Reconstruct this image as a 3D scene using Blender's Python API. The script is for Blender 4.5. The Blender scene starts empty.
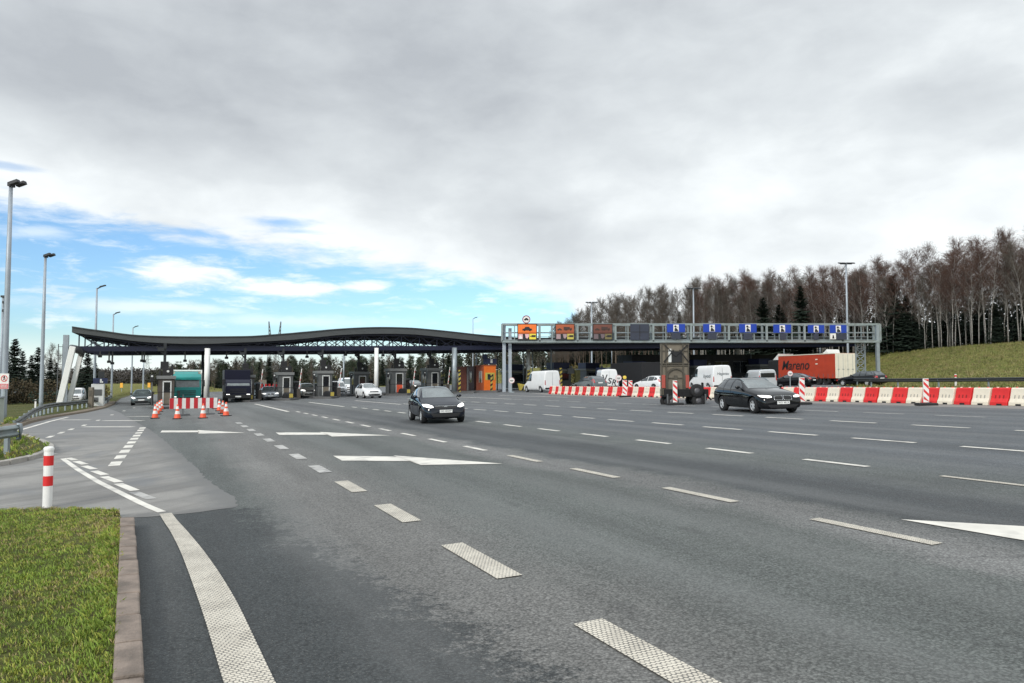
import bpy, bmesh, math, random
from mathutils import Vector, Matrix
from mathutils.bvhtree import BVHTree
random.seed(7)
SC = bpy.context.scene
COL = SC.collection
PI = math.pi
rad = math.radians

# ------------------------------------------------------------------ survey of the place
# The camera stands at the origin, 1.7 m up, looking along +Y; the road falls 2.6 % to the left.
F, CH, SL = 740.0, 1.7, 0.026
PIT = math.atan(36 / F)
CP, SP = math.cos(PIT), math.sin(PIT)
LA = rad(24.5)                                   # the carriageway runs 24.5 degrees left of the view
LD = Vector((-math.sin(LA), math.cos(LA), 0))    # along the road, away (u)
RD = Vector((math.cos(LA), math.sin(LA), 0))     # across the road, to the right (v)

def ray(px, py):
    a = (px - 512) / F; b = (341.5 - py) / F
    return Vector((a, CP - b * SP, SP + b * CP))
def G(px, py):
    d = ray(px, py); t = -CH / (d.z - SL * d.x)
    return Vector((d.x * t, d.y * t, CH + d.z * t))
def PY(px, py, y):
    d = ray(px, py); t = y / d.y
    return Vector((d.x * t, y, CH + d.z * t))
def PU(px, py, u):
    d = ray(px, py); t = u / (d.x * LD.x + d.y * LD.y)
    return Vector((d.x * t, d.y * t, CH + d.z * t))
def uv(p): return (p.x * LD.x + p.y * LD.y, p.x * RD.x + p.y * RD.y)
def smooth(t):
    t = max(0.0, min(1.0, t)); return t * t * (3 - 2 * t)
def plane(x): return SL * x
def W(u, v, dz=0.0):
    p = LD * u + RD * v
    return Vector((p.x, p.y, plane(p.x) + dz))
def softclamp(x, lo, hi):
    if x < lo: return lo - 14 * (1 - math.exp((x - lo) / 14.0))
    if x > hi: return hi + 14 * (1 - math.exp(-(x - hi) / 14.0))
    return x
def bank_foot(u): return 57 + 36 * smooth((u - 42) / 45.0)
def terrain_z(x, y):
    u = x * LD.x + y * LD.y; v = x * RD.x + y * RD.y
    z = SL * softclamp(x, -60, 80)
    v0 = bank_foot(u)
    z += 4.5 * smooth((v - v0) / (107.0 - v0)) + 0.02 * max(0, v - 107) * (1 if v < 300 else 0) 
    if v > v0: z += 0.22 * math.sin(u * .11 + v * .07) * smooth((v - v0) / 20)
    if -9.5 < v < v0 - 2 and u < 215: z -= 0.25
    elif v > 55: z += 0.03
    return z
def gz(p): return plane(p.x)

# ------------------------------------------------------------------ materials
def nodes_of(m):
    m.use_nodes = True
    nt = m.node_tree
    return nt, nt.nodes, nt.links
MATS = {}
def mat(name, col, rough=.6, metal=0.0, var=0.12, scale=3.0, bump=0.0, coat=0.0, spec=.5, emit=0.0, stretch=None, bscale=None, spot=None):
    if name in MATS: return MATS[name]
    m = bpy.data.materials.new(name); nt, N, Lk = nodes_of(m)
    b = N['Principled BSDF']
    b.inputs['Roughness'].default_value = rough
    b.inputs['Metallic'].default_value = metal
    b.inputs['Specular IOR Level'].default_value = spec
    b.inputs['Coat Weight'].default_value = coat
    b.inputs['Coat Roughness'].default_value = .03
    tc = N.new('ShaderNodeTexCoord')
    src = tc.outputs['Object']
    if stretch:
        mp = N.new('ShaderNodeMapping'); mp.inputs['Scale'].default_value = stretch
        Lk.new(src, mp.inputs['Vector']); src = mp.outputs['Vector']
    nz = N.new('ShaderNodeTexNoise'); nz.inputs['Scale'].default_value = scale; nz.inputs['Detail'].default_value = 6
    nz.inputs['Roughness'].default_value = .65
    Lk.new(src, nz.inputs['Vector'])
    mr = N.new('ShaderNodeMapRange'); mr.inputs['From Min'].default_value = .3; mr.inputs['From Max'].default_value = .7
    mr.inputs['To Min'].default_value = 1 - var; mr.inputs['To Max'].default_value = 1 + var
    Lk.new(nz.outputs['Fac'], mr.inputs['Value'])
    mx = N.new('ShaderNodeMix'); mx.data_type = 'RGBA'; mx.blend_type = 'MULTIPLY'; mx.inputs['Factor'].default_value = 1
    mx.inputs['A'].default_value = (*col, 1)
    Lk.new(mr.outputs['Result'], mx.inputs['B'])
    out = mx.outputs['Result']
    if spot:
        n2 = N.new('ShaderNodeTexNoise'); n2.inputs['Scale'].default_value = spot[1]; n2.inputs['Detail'].default_value = 5
        Lk.new(src, n2.inputs['Vector'])
        r2 = N.new('ShaderNodeMapRange'); r2.inputs['From Min'].default_value = .5; r2.inputs['From Max'].default_value = .68
        Lk.new(n2.outputs['Fac'], r2.inputs['Value'])
        m2 = N.new('ShaderNodeMix'); m2.data_type = 'RGBA'
        Lk.new(r2.outputs['Result'], m2.inputs['Factor']); Lk.new(out, m2.inputs['A']); m2.inputs['B'].default_value = (*spot[0], 1)
        out = m2.outputs['Result']
    Lk.new(out, b.inputs['Base Color'])
    if bump:
        nb = N.new('ShaderNodeTexNoise'); nb.inputs['Scale'].default_value = bscale or scale * 6; nb.inputs['Detail'].default_value = 4
        Lk.new(src, nb.inputs['Vector'])
        bp = N.new('ShaderNodeBump'); bp.inputs['Strength'].default_value = bump; bp.inputs['Distance'].default_value = .02
        Lk.new(nb.outputs['Fac'], bp.inputs['Height']); Lk.new(bp.outputs['Normal'], b.inputs['Normal'])
    if emit:
        b.inputs['Emission Color'].default_value = (*col, 1); b.inputs['Emission Strength'].default_value = emit
    MATS[name] = m
    return m

M = {}
M['galv'] = mat('galvanised steel', (.30, .34, .36), .45, .5, .15, 2)
M['galv_light'] = mat('painted pale steel', (.235, .275, .275), .5, .05, .12, 2, spot=((.20, .22, .21), 1.3))
M['pole'] = mat('lamp pole steel', (.34, .38, .42), .5, .25, .1, 1.5)
M['dark_metal'] = mat('dark lamp metal', (.03, .033, .036), .5, .2)
M['navy_steel'] = mat('navy painted truss steel', (.006, .009, .032), .5, .0, .2)
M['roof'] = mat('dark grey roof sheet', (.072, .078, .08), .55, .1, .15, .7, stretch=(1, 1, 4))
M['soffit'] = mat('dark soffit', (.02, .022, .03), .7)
M['white_paint'] = mat('white painted steel', (.84, .84, .81), .45, 0, .05, 1.2)
M['cap_grey'] = mat('grey steel bracket', (.12, .125, .13), .5, .2)
M['booth'] = mat('booth grey panel', (.092, .097, .097), .5, 0, .15, 1.5)
M['booth_brown'] = mat('booth weathered brown panel', (.07, .058, .048), .6, 0, .2, 1.5)
M['booth_band'] = mat('booth roof band', (.17, .175, .172), .5, 0, .1, 2)
M['frame_white'] = mat('white window frame', (.62, .63, .61), .4, 0, .06)
M['glass_dark'] = mat('dark glass', (.012, .014, .017), .06, 0, .05, spec=.6)
M['glass_car'] = mat('car glass', (.030, .038, .042), .03, 0, .05, spec=.9, coat=.6)
M['screen_glass'] = mat('windscreen glass', (.085, .105, .105), .04, 0, .45, 2.2, spec=.9, coat=.6)
M['black'] = mat('black plastic', (.012, .012, .013), .6)
M['rubber'] = mat('tyre rubber', (.014, .014, .015), .85)
M['under'] = mat('underbody black', (.008, .008, .009), .9)
M['rim'] = mat('alloy rim', (.60, .61, .62), .35, .25)
M['rim_dark'] = mat('steel rim', (.12, .12, .13), .5, .4)
M['chrome'] = mat('chrome', (.75, .76, .78), .15, 1.0, .02)
M['plate'] = mat('plate white', (.78, .79, .77), .5, 0, .05)
M['script'] = mat('grey script', (.16, .18, .19), .6, 0, .05)
M['ink'] = mat('black lettering', (.012, .012, .014), .6, 0, .05)
M['headlight'] = mat('lit headlamp', (1.0, .98, .92), .2, 0, 0, emit=1.5)
M['headlight_off'] = mat('headlamp lens', (.55, .58, .6), .12, .3, .05, coat=1)
M['tail'] = mat('tail lamp red', (.42, .02, .02), .25, 0, .05, coat=.8)
M['amber'] = mat('amber lamp', (.85, .42, .05), .3, 0, .05)
M['red_sheet'] = mat('red reflective sheet', (.62, .035, .035), .5, 0, .1, 4)
M['white_sheet'] = mat('white reflective sheet', (.74, .73, .70), .5, 0, .08, 4)
M['red_plastic'] = mat('red barrier plastic', (.70, .028, .028), .5, 0, .16, 2.2, spot=((.55, .05, .045), 2.5))
M['cream_plastic'] = mat('white barrier plastic', (.78, .71, .58), .5, 0, .1, 2.2, spot=((.62, .55, .43), 2.2))
M['orange_plastic'] = mat('cone orange', (.80, .105, .04), .5, 0, .08, 4)
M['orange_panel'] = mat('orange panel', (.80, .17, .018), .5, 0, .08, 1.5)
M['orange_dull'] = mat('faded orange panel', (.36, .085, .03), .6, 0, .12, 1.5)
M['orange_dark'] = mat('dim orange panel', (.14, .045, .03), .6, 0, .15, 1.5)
M['post_yellow'] = mat('dusty post yellow', (.42, .33, .06), .6, 0, .2, 3)
M['yellow'] = mat('sign yellow', (.80, .66, .05), .5, 0, .06)
M['yellow_dull'] = mat('faded sign yellow', (.50, .42, .08), .5, 0, .06)
M['blue_sign'] = mat('sign blue', (.006, .042, .34), .4, 0, .06)
M['navy_box'] = mat('navy box', (.016, .024, .07), .5, 0, .15)
M['panel_blank'] = mat('blank dark panel', (.028, .034, .055), .6, 0, .15, 1.2)
M['pink'] = mat('sign pink', (.70, .42, .44), .5, 0, .1)
M['teal'] = mat('teal lorry paint', (.0, .235, .215), .4, 0, .08, coat=.3)
M['navy'] = mat('navy lorry paint', (.005, .006, .02), .4, 0, .1, spec=.3)
M['trailer_red'] = mat('red trailer sheet', (.42, .044, .015), .55, 0, .14, 1.1, bump=.15)
M['cream_door'] = mat('cream trailer door', (.70, .66, .54), .5, 0, .08, 1.4)
M['sand_board'] = mat('weathered board', (.16, .138, .105), .7, 0, .25, 1.6)
M['sand_dark'] = mat('dark weathered board', (.075, .066, .05), .7, 0, .2, 1.6)
M['green_box'] = mat('dark green paint', (.012, .06, .045), .5, 0, .15)
M['concrete'] = mat('kerb concrete', (.22, .175, .142), .85, 0, .3, 6, bump=.5, bscale=60, spot=((.13, .105, .085), 4.0))
M['kerb_far'] = mat('pale kerb concrete', (.33, .31, .28), .85, 0, .2, 3)
M['island'] = mat('island concrete', (.10, .10, .10), .85, 0, .2, 1)
M['bark_birch'] = mat('birch bark', (.26, .245, .225), .8, 0, .35, 2.0, stretch=(1, 1, 3), spot=((.07, .06, .055), 2.6))
M['bark_brown'] = mat('brown bark', (.12, .09, .07), .9, 0, .3, 2.0)
M['twig'] = mat('birch twigs', (.098, .056, .043), .9, 0, .3, .4)
M['twig_grey'] = mat('grey twigs', (.10, .084, .070), .9, 0, .3, .4)
M['needle'] = mat('spruce needles', (.012, .024, .013), .8, 0, .5, .5)
M['needle_pine'] = mat('pine needles', (.03, .045, .022), .8, 0, .5, .5)
M['hedge'] = mat('russet hedge leaves', (.065, .05, .024), .8, 0, .5, .8)
M['ochre'] = mat('ochre bush', (.14, .11, .03), .8, 0, .4, .8)

def paint(name, col, metal=.2): return mat(name, col, .3, metal, .03, 2, spec=.0, coat=1.0)
M['car_black'] = paint('black car paint', (.004, .0045, .0055), 0)
M['car_blueblack'] = paint('blue black car paint', (.005, .008, .015), 0)
M['car_white'] = mat('white car paint', (.74, .75, .75), .4, 0, .05, 2, coat=.4)
M['car_silver'] = paint('silver car paint', (.30, .32, .34), .5)
M['car_grey'] = paint('grey car paint', (.13, .155, .16), .3)
M['car_pale'] = paint('pale silver car paint', (.50, .52, .53), .3)
M['car_beige'] = paint('pale beige car paint', (.33, .32, .29), .4)
M['car_ice'] = paint('pale blue car paint', (.42, .52, .58), .2)

# ------------------------------------------------------------------ mesh helpers
class MB:
    def __init__(s): s.v = []; s.f = []; s.m = []; s.uv = {}
    def add(s, vs, fs, mi=0):
        o = len(s.v); s.v += [tuple(p) for p in vs]
        for f in fs: s.f.append([i + o for i in f]); s.m.append(mi)
    def box(s, c, d, mi=0, rz=0.0, mtx=None):
        x, y, z = d[0] / 2, d[1] / 2, d[2] / 2
        P = [Vector(p) for p in ((-x, -y, -z), (x, -y, -z), (x, y, -z), (-x, y, -z), (-x, -y, z), (x, -y, z), (x, y, z), (-x, y, z))]
        if rz: P = [Matrix.Rotation(rz, 3, 'Z') @ p for p in P]
        if mtx: P = [mtx @ p for p in P]
        s.add([p + Vector(c) for p in P], [(0, 3, 2, 1), (4, 5, 6, 7), (0, 1, 5, 4), (1, 2, 6, 5), (2, 3, 7, 6), (3, 0, 4, 7)], mi)
    def bar(s, p, q, w, h=None, mi=0):
        p = Vector(p); q = Vector(q); h = h or w
        d = (q - p); l = d.length
        if l < 1e-6: return
        d.normalize()
        a = d.cross(Vector((0, 0, 1)))
        if a.length < 1e-3: a = Vector((1, 0, 0))
        a.normalize(); b = a.cross(d)
        P = []
        for e in (p, q):
            for sx, sy in ((-1, -1), (1, -1), (1, 1), (-1, 1)):
                P.append(e + a * (sx * w / 2) + b * (sy * h / 2))
        s.add(P, [(0, 1, 2, 3), (7, 6, 5, 4), (0, 4, 5, 1), (1, 5, 6, 2), (2, 6, 7, 3), (3, 7, 4, 0)], mi)
    def tube(s, pts, r, n=8, mi=0, cap=True):
        pts = [Vector(p) for p in pts]
        rs = r if isinstance(r, (list, tuple)) else [r] * len(pts)
        V = []
        ref = None
        for i, p in enumerate(pts):
            d = (pts[min(i + 1, len(pts) - 1)] - pts[max(i - 1, 0)]).normalized()
            a = d.cross(Vector((0, 0, 1))) if abs(d.z) < .95 else d.cross(Vector((0, 1, 0)))
            a.normalize(); b = d.cross(a)
            for k in range(n):
                t = 2 * PI * k / n
                V.append(p + (a * math.cos(t) + b * math.sin(t)) * rs[i])
        Fc = []
        for i in range(len(pts) - 1):
            for k in range(n):
                k2 = (k + 1) % n
                Fc.append((i * n + k, i * n + k2, (i + 1) * n + k2, (i + 1) * n + k))
        if cap:
            Fc.append(tuple(range(n))[::-1]); Fc.append(tuple((len(pts) - 1) * n + k for k in range(n)))
        s.add(V, Fc, mi)
    def lathe(s, prof, n=16, mi=0, c=(0, 0, 0), axis='Z'):
        V = []
        for r, z in prof:
            for k in range(n):
                t = 2 * PI * k / n
                if axis == 'Z': V.append((c[0] + r * math.cos(t), c[1] + r * math.sin(t), c[2] + z))
                else: V.append((c[0] + r * math.cos(t), c[1] + z, c[2] + r * math.sin(t)))
        Fc = []
        for i in range(len(prof) - 1):
            for k in range(n):
                k2 = (k + 1) % n
                q = (i * n + k, i * n + k2, (i + 1) * n + k2, (i + 1) * n + k)
                Fc.append(q if axis == 'Z' else q[::-1])
        s.add(V, Fc, mi)
    def prism(s, poly, t, mi=0, fn=None):
        # poly in (a, b); fn maps (a, b, depth) to a point
        n = len(poly)
        V = [fn(a, b, 0) for a, b in poly] + [fn(a, b, t) for a, b in poly]
        s.add(V, [tuple(range(n)), tuple(range(n, 2 * n))[::-1]] + [(i, n + i, n + (i + 1) % n, (i + 1) % n) for i in range(n)], mi)
    def sheet(s, poly, mi=0): s.add(poly, [tuple(range(len(poly)))], mi)
    def build(s, name, mats, parent=None, sm=False, bevel=0.0, recalc=True):
        me = bpy.data.meshes.new(name)
        me.from_pydata(s.v, [], s.f)
        if not isinstance(mats, (list, tuple)): mats = [mats]
        for m in mats: me.materials.append(m)
        for p, i in zip(me.polygons, s.m): p.material_index = i; p.use_smooth = sm
        if recalc:
            bm = bmesh.new(); bm.from_mesh(me); bmesh.ops.recalc_face_normals(bm, faces=bm.faces); bm.to_mesh(me); bm.free()
        o = bpy.data.objects.new(name, me); COL.objects.link(o)
        if parent: o.parent = parent
        if bevel:
            b = o.modifiers.new('bevel', 'BEVEL'); b.width = bevel; b.segments = 2; b.limit_method = 'ANGLE'; b.angle_limit = rad(40)
        return o

def tag(o, label=None, cat=None, group=None, kind=None):
    if label: o['label'] = label
    if cat: o['category'] = cat
    if group: o['group'] = group
    if kind: o['kind'] = kind
    return o
def thing(name, loc, rz=0.0, label=None, cat=None, group=None):
    o = bpy.data.objects.new(name, None); COL.objects.link(o); o.location = loc; o.rotation_euler = (0, 0, rz)
    o.empty_display_size = .2
    return tag(o, label, cat, group)
def struct(o): o['kind'] = 'structure'; return o
def copy_tree(o, parent=None):
    c = o.copy(); COL.objects.link(c)
    if parent: c.parent = parent
    for ch in list(o.children): copy_tree(ch, c)
    return c
def text_obj(body, size, name, m, parent, loc, rot, depth=.006, shear=0.0, bold=0.0, width=None):
    cu = bpy.data.curves.new(name, 'FONT'); cu.body = body; cu.size = size; cu.extrude = depth; cu.align_x = 'CENTER'; cu.align_y = 'CENTER'
    cu.shear = shear; cu.offset = bold
    t = bpy.data.objects.new(name, cu); COL.objects.link(t)
    dg = bpy.context.evaluated_depsgraph_get(); dg.update()
    me = bpy.data.meshes.new_from_object(t.evaluated_get(dg))
    bpy.data.objects.remove(t); bpy.data.curves.remove(cu)
    me.name = name
    if width and len(me.vertices):
        xs = [v.co.x for v in me.vertices]; k = width / max(1e-6, max(xs) - min(xs))
        for v in me.vertices: v.co.x *= k
    me.materials.clear(); me.materials.append(m)
    o = bpy.data.objects.new(name, me); COL.objects.link(o); o.parent = parent; o.location = loc; o.rotation_euler = rot
    return o

# ------------------------------------------------------------------ camera, sky and light
cam = bpy.data.cameras.new('Camera'); co = bpy.data.objects.new('Camera', cam); COL.objects.link(co)
co.location = (0, 0, CH); co.rotation_euler = (PI / 2 + PIT, 0, 0)
cam.sensor_width = 36; cam.lens = 36 * F / 1024; cam.clip_end = 6000; cam.clip_start = .05
SC.camera = co

SUN_EL, SUN_AZ = rad(30), rad(208)     # azimuth measured clockwise from +Y: behind the camera, to the left
w = bpy.data.worlds.new('World'); SC.world = w
nt, N, Lk = nodes_of(w)
for n in list(N): N.remove(n)
out = N.new('ShaderNodeOutputWorld')
sky = N.new('ShaderNodeTexSky'); sky.sky_type = 'NISHITA'; sky.sun_disc = False
sky.sun_elevation = SUN_EL; sky.sun_rotation = SUN_AZ; sky.air_density = 1.0; sky.dust_density = .6; sky.ozone_density = 1.5
bg1 = N.new('ShaderNodeBackground'); bg1.inputs['Strength'].default_value = .098
tint = N.new('ShaderNodeMix'); tint.data_type = 'RGBA'; tint.blend_type = 'MULTIPLY'; tint.inputs['Factor'].default_value = 1
tint.inputs['B'].default_value = (.72, .93, 1.13, 1)
Lk.new(sky.outputs[0], tint.inputs['A']); Lk.new(tint.outputs['Result'], bg1.inputs['Color'])
tc = N.new('ShaderNodeTexCoord'); sep = N.new('ShaderNodeSeparateXYZ'); Lk.new(tc.outputs['Generated'], sep.inputs[0])
def math_(op, a, b=None, clamp=False):
    n = N.new('ShaderNodeMath'); n.operation = op; n.use_clamp = clamp
    for i, x in enumerate((a, b)):
        if x is None: continue
        if isinstance(x, (int, float)): n.inputs[i].default_value = x
        else: Lk.new(x, n.inputs[i])
    return n.outputs[0]
def mrange(v, a, b, c=0.0, d=1.0, smoothstep=True):
    n = N.new('ShaderNodeMapRange'); n.interpolation_type = 'SMOOTHSTEP' if smoothstep else 'LINEAR'
    Lk.new(v, n.inputs['Value'])
    for k, x in zip(('From Min', 'From Max', 'To Min', 'To Max'), (a, b, c, d)): n.inputs[k].default_value = x
    return n.outputs['Result']
DEG = 180 / PI
az = math_('MULTIPLY', math_('ARCTAN2', sep.outputs['X'], sep.outputs['Y']), DEG)
el = math_('MULTIPLY', math_('ARCSINE', sep.outputs['Z']), DEG)
zz = math_('ADD', math_('MAXIMUM', sep.outputs['Z'], 0.0), .10)
cmb = N.new('ShaderNodeCombineXYZ')
Lk.new(math_('DIVIDE', sep.outputs['X'], zz), cmb.inputs[0]); Lk.new(math_('DIVIDE', sep.outputs['Y'], zz), cmb.inputs[1])
def noise(vec, scale, detail=6, rough=.55, dist=0.0):
    n = N.new('ShaderNodeTexNoise'); n.inputs['Scale'].default_value = scale; n.inputs['Detail'].default_value = detail
    n.inputs['Roughness'].default_value = rough; n.inputs['Distortion'].default_value = dist
    Lk.new(vec, n.inputs['Vector']); return n.outputs['Fac']
cm2 = N.new('ShaderNodeCombineXYZ')      # azimuth and elevation, flattened clouds
Lk.new(math_('MULTIPLY', az, .10), cm2.inputs[0]); Lk.new(math_('MULTIPLY', el, .42), cm2.inputs[1])
nA = noise(cm2.outputs[0], 1.0, 7, .6, .4)
nB = noise(cm2.outputs[0], 2.7, 7, .62, .3)
nC = noise(cmb.outputs[0], .55, 5, .5, .3)
nD = noise(cmb.outputs[0], 1.6, 5, .55, .2)
cm3 = N.new('ShaderNodeCombineXYZ')      # long slanting bands of the sheet
Lk.new(math_('ADD', math_('MULTIPLY', az, .022), math_('MULTIPLY', el, .03)), cm3.inputs[0]); Lk.new(math_('SUBTRACT', math_('MULTIPLY', el, .15), math_('MULTIPLY', az, .045)), cm3.inputs[1])
nE = noise(cm3.outputs[0], 1.15, 6, .55, .5)
nF = noise(cm3.outputs[0], 4.0, 6, .6, .4)
bc = N.new('ShaderNodeFloatCurve'); cv = bc.mapping.curves[0]
pts = [(-60, 12.0), (-38, 11.2), (-30, 10.3), (-20, 9.6), (-13, 8.6), (-7, 7.9), (-3, 7.3), (1, 6.6), (4.5, 5.2), (7.5, -2.0), (30, -6)]
mapx = lambda a: (a + 70) / 110.0
mapy = lambda e: (e + 10) / 30.0
while len(cv.points) < len(pts): cv.points.new(.5, .5)
for p, (a, e) in zip(cv.points, pts): p.location = (mapx(a), mapy(e)); p.handle_type = 'VECTOR'
bc.mapping.update()
Lk.new(mrange(az, -70, 40, 0, 1, False), bc.inputs['Value'])
bnd = math_('SUBTRACT', math_('MULTIPLY', bc.outputs[0], 30.0), 10.0)
wob = math_('ADD', math_('MULTIPLY', math_('SUBTRACT', nA, .5), 5.0), math_('MULTIPLY', math_('SUBTRACT', nB, .5), 3.2))
mask = mrange(math_('ADD', math_('SUBTRACT', el, bnd), wob), -.9, 1.3)
def blob(a0, e0, ra, re, amt, soft=.9):
    da = math_('DIVIDE', math_('SUBTRACT', az, a0), ra); de = math_('DIVIDE', math_('SUBTRACT', el, e0), re)
    d = math_('SQRT', math_('ADD', math_('MULTIPLY', da, da), math_('MULTIPLY', de, de)))
    d = math_('ADD', d, math_('MULTIPLY', math_('SUBTRACT', nB, .5), 2.0))
    return math_('MULTIPLY', mrange(d, 1.0 + soft * .3, 1.0 - soft), amt)
for b in (blob(-24.0, 7.3, 3.6, 1.15, 1.0, .6), blob(-17.0, 6.6, 4.2, .8, .95, .6), blob(-11.3, 6.9, 2.0, .55, .9, .6), blob(-33, 9.4, 2.5, .5, .5), blob(-27, 4.9, 8, .55, .6), blob(-16, 4.2, 9, .5, .4)):
    mask = math_('MAXIMUM', mask, b)
for b in (blob(-17.9, 11.4, 2.9, .42, .8, 1.0), blob(-16.2, 10.8, 2.2, .25, .6, 1.0), blob(-24, 10.2, 3.0, .30, .7, .9), blob(-34.5, 13.4, 2.0, .3, .5)):
    mask = math_('MULTIPLY', mask, math_('SUBTRACT', 1.0, b))
streak = math_('MULTIPLY', mrange(nB, .50, .72), .55)
mask = math_('MAXIMUM', mask, math_('MULTIPLY', streak, mrange(el, 14, 9)))
low = mrange(el, 3.6, .2)                                  # pale air just above the horizon
mask = math_('MAXIMUM', mask, math_('MULTIPLY', low, .65))
# brightness of the cloud sheet: pale near its edge, grey in its middle, brighter towards the zenith and the hidden sun
cm4 = N.new('ShaderNodeCombineXYZ'); Lk.new(math_('MULTIPLY', az, .055), cm4.inputs[0]); Lk.new(math_('MULTIPLY', el, .11), cm4.inputs[1]); cm4.inputs[2].default_value = 3.7
nG = noise(cm4.outputs[0], 1.0, 4, .45, .2); nH = noise(cm4.outputs[0], 3.2, 6, .55, .2)
shade = math_('ADD', math_('MULTIPLY', math_('SUBTRACT', nG, .5), .80), math_('MULTIPLY', math_('SUBTRACT', nH, .5), .42))
shade = math_('ADD', shade, math_('MULTIPLY', math_('SUBTRACT', nE, .5), .18))
rim = mrange(math_('SUBTRACT', el, math_('MAXIMUM', bnd, 4.5)), 7.0, 0.0)
tone = math_('ADD', math_('ADD', .44, math_('MULTIPLY', rim, .22)), shade)
tone = math_('ADD', tone, mrange(math_('SUBTRACT', el, bnd), .8, -1.5, 0, .22))
tone = math_('SUBTRACT', tone, math_('MULTIPLY', mrange(el, 13, 27), mrange(az, 30, -20, .06, .20)))
tone = math_('ADD', tone, math_('MULTIPLY', mrange(az, -2, 26, 0, .22), mrange(el, 24, 12)))
tone = math_('ADD', tone, math_('MULTIPLY', mrange(az, -4, -30, 0, .10), mrange(el, 12, 22, 0, -1.0)))
cr = N.new('ShaderNodeValToRGB')
cr.color_ramp.elements[0].position = .1; cr.color_ramp.elements[0].color = (.325, .348, .375, 1)
cr.color_ramp.elements[1].position = .95; cr.color_ramp.elements[1].color = (.775, .81, .815, 1)
e = cr.color_ramp.elements.new(.5); e.color = (.49, .52, .54, 1)
Lk.new(tone, cr.inputs['Fac'])
bg2 = N.new('ShaderNodeBackground'); Lk.new(cr.outputs['Color'], bg2.inputs['Color'])
zen = mrange(el, 29, 60, 1.0, 2.35)
Lk.new(zen, bg2.inputs['Strength'])
mixs = N.new('ShaderNodeMixShader'); Lk.new(mask, mixs.inputs['Fac']); Lk.new(bg1.outputs[0], mixs.inputs[1]); Lk.new(bg2.outputs[0], mixs.inputs[2])
Lk.new(mixs.outputs[0], out.inputs['Surface'])

sl = bpy.data.lights.new('Sun', 'SUN'); so = bpy.data.objects.new('Sun', sl); COL.objects.link(so)
sl.energy = 1.5; sl.angle = rad(14); sl.color = (1.0, .95, .88)
sd = Vector((math.sin(SUN_AZ) * math.cos(SUN_EL), math.cos(SUN_AZ) * math.cos(SUN_EL), math.sin(SUN_EL)))
so.rotation_euler = (-sd).to_track_quat('-Z', 'Y').to_euler(); so.location = sd * 60
SC.view_settings.view_transform = 'Standard'; SC.view_settings.look = 'None'; SC.view_settings.exposure = .64; SC.view_settings.gamma = 1
SC.cycles.use_denoising = True
SC.cycles.max_bounces = 6

# ------------------------------------------------------------------ ground and road
def lane_coords(N, Lk):
    g = N.new('ShaderNodeNewGeometry')
    mp = N.new('ShaderNodeMapping'); mp.vector_type = 'POINT'; mp.inputs['Rotation'].default_value = (0, 0, -LA)
    Lk.new(g.outputs['Position'], mp.inputs['Vector'])     # x = v (across), y = u (along)
    s = N.new('ShaderNodeSeparateXYZ'); Lk.new(mp.outputs['Vector'], s.inputs[0])
    return mp.outputs['Vector'], s.outputs['X'], s.outputs['Y']

def nt_tools(N, Lk):
    def mth(op, a, b=None, c=None, clamp=False):
        n = N.new('ShaderNodeMath'); n.operation = op; n.use_clamp = clamp
        for i, x in enumerate((a, b, c)):
            if x is None: continue
            if isinstance(x, (int, float)): n.inputs[i].default_value = x
            else: Lk.new(x, n.inputs[i])
        return n.outputs[0]
    def nz(vec, scale, detail=5, rough=.6, stretch=None):
        if stretch:
            m = N.new('ShaderNodeMapping'); m.inputs['Scale'].default_value = stretch; Lk.new(vec, m.inputs['Vector']); vec = m.outputs['Vector']
        n = N.new('ShaderNodeTexNoise'); n.inputs['Scale'].default_value = scale; n.inputs['Detail'].default_value = detail; n.inputs['Roughness'].default_value = rough
        Lk.new(vec, n.inputs['Vector']); return n.outputs['Fac']
    def mr(v, a, b, c=0.0, d=1.0, st='SMOOTHSTEP'):
        n = N.new('ShaderNodeMapRange'); n.interpolation_type = st; Lk.new(v, n.inputs['Value'])
        for k, x in zip(('From Min', 'From Max', 'To Min', 'To Max'), (a, b, c, d)): n.inputs[k].default_value = x
        return n.outputs['Result']
    def mix(f, a, b, blend='MIX'):
        n = N.new('ShaderNodeMix'); n.data_type = 'RGBA'; n.blend_type = blend
        if isinstance(f, (int, float)): n.inputs['Factor'].default_value = f
        else: Lk.new(f, n.inputs['Factor'])
        for k, x in (('A', a), ('B', b)):
            if isinstance(x, tuple): n.inputs[k].default_value = (*x, 1)
            else: Lk.new(x, n.inputs[k])
        return n.outputs['Result']
    return mth, nz, mr, mix

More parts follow.
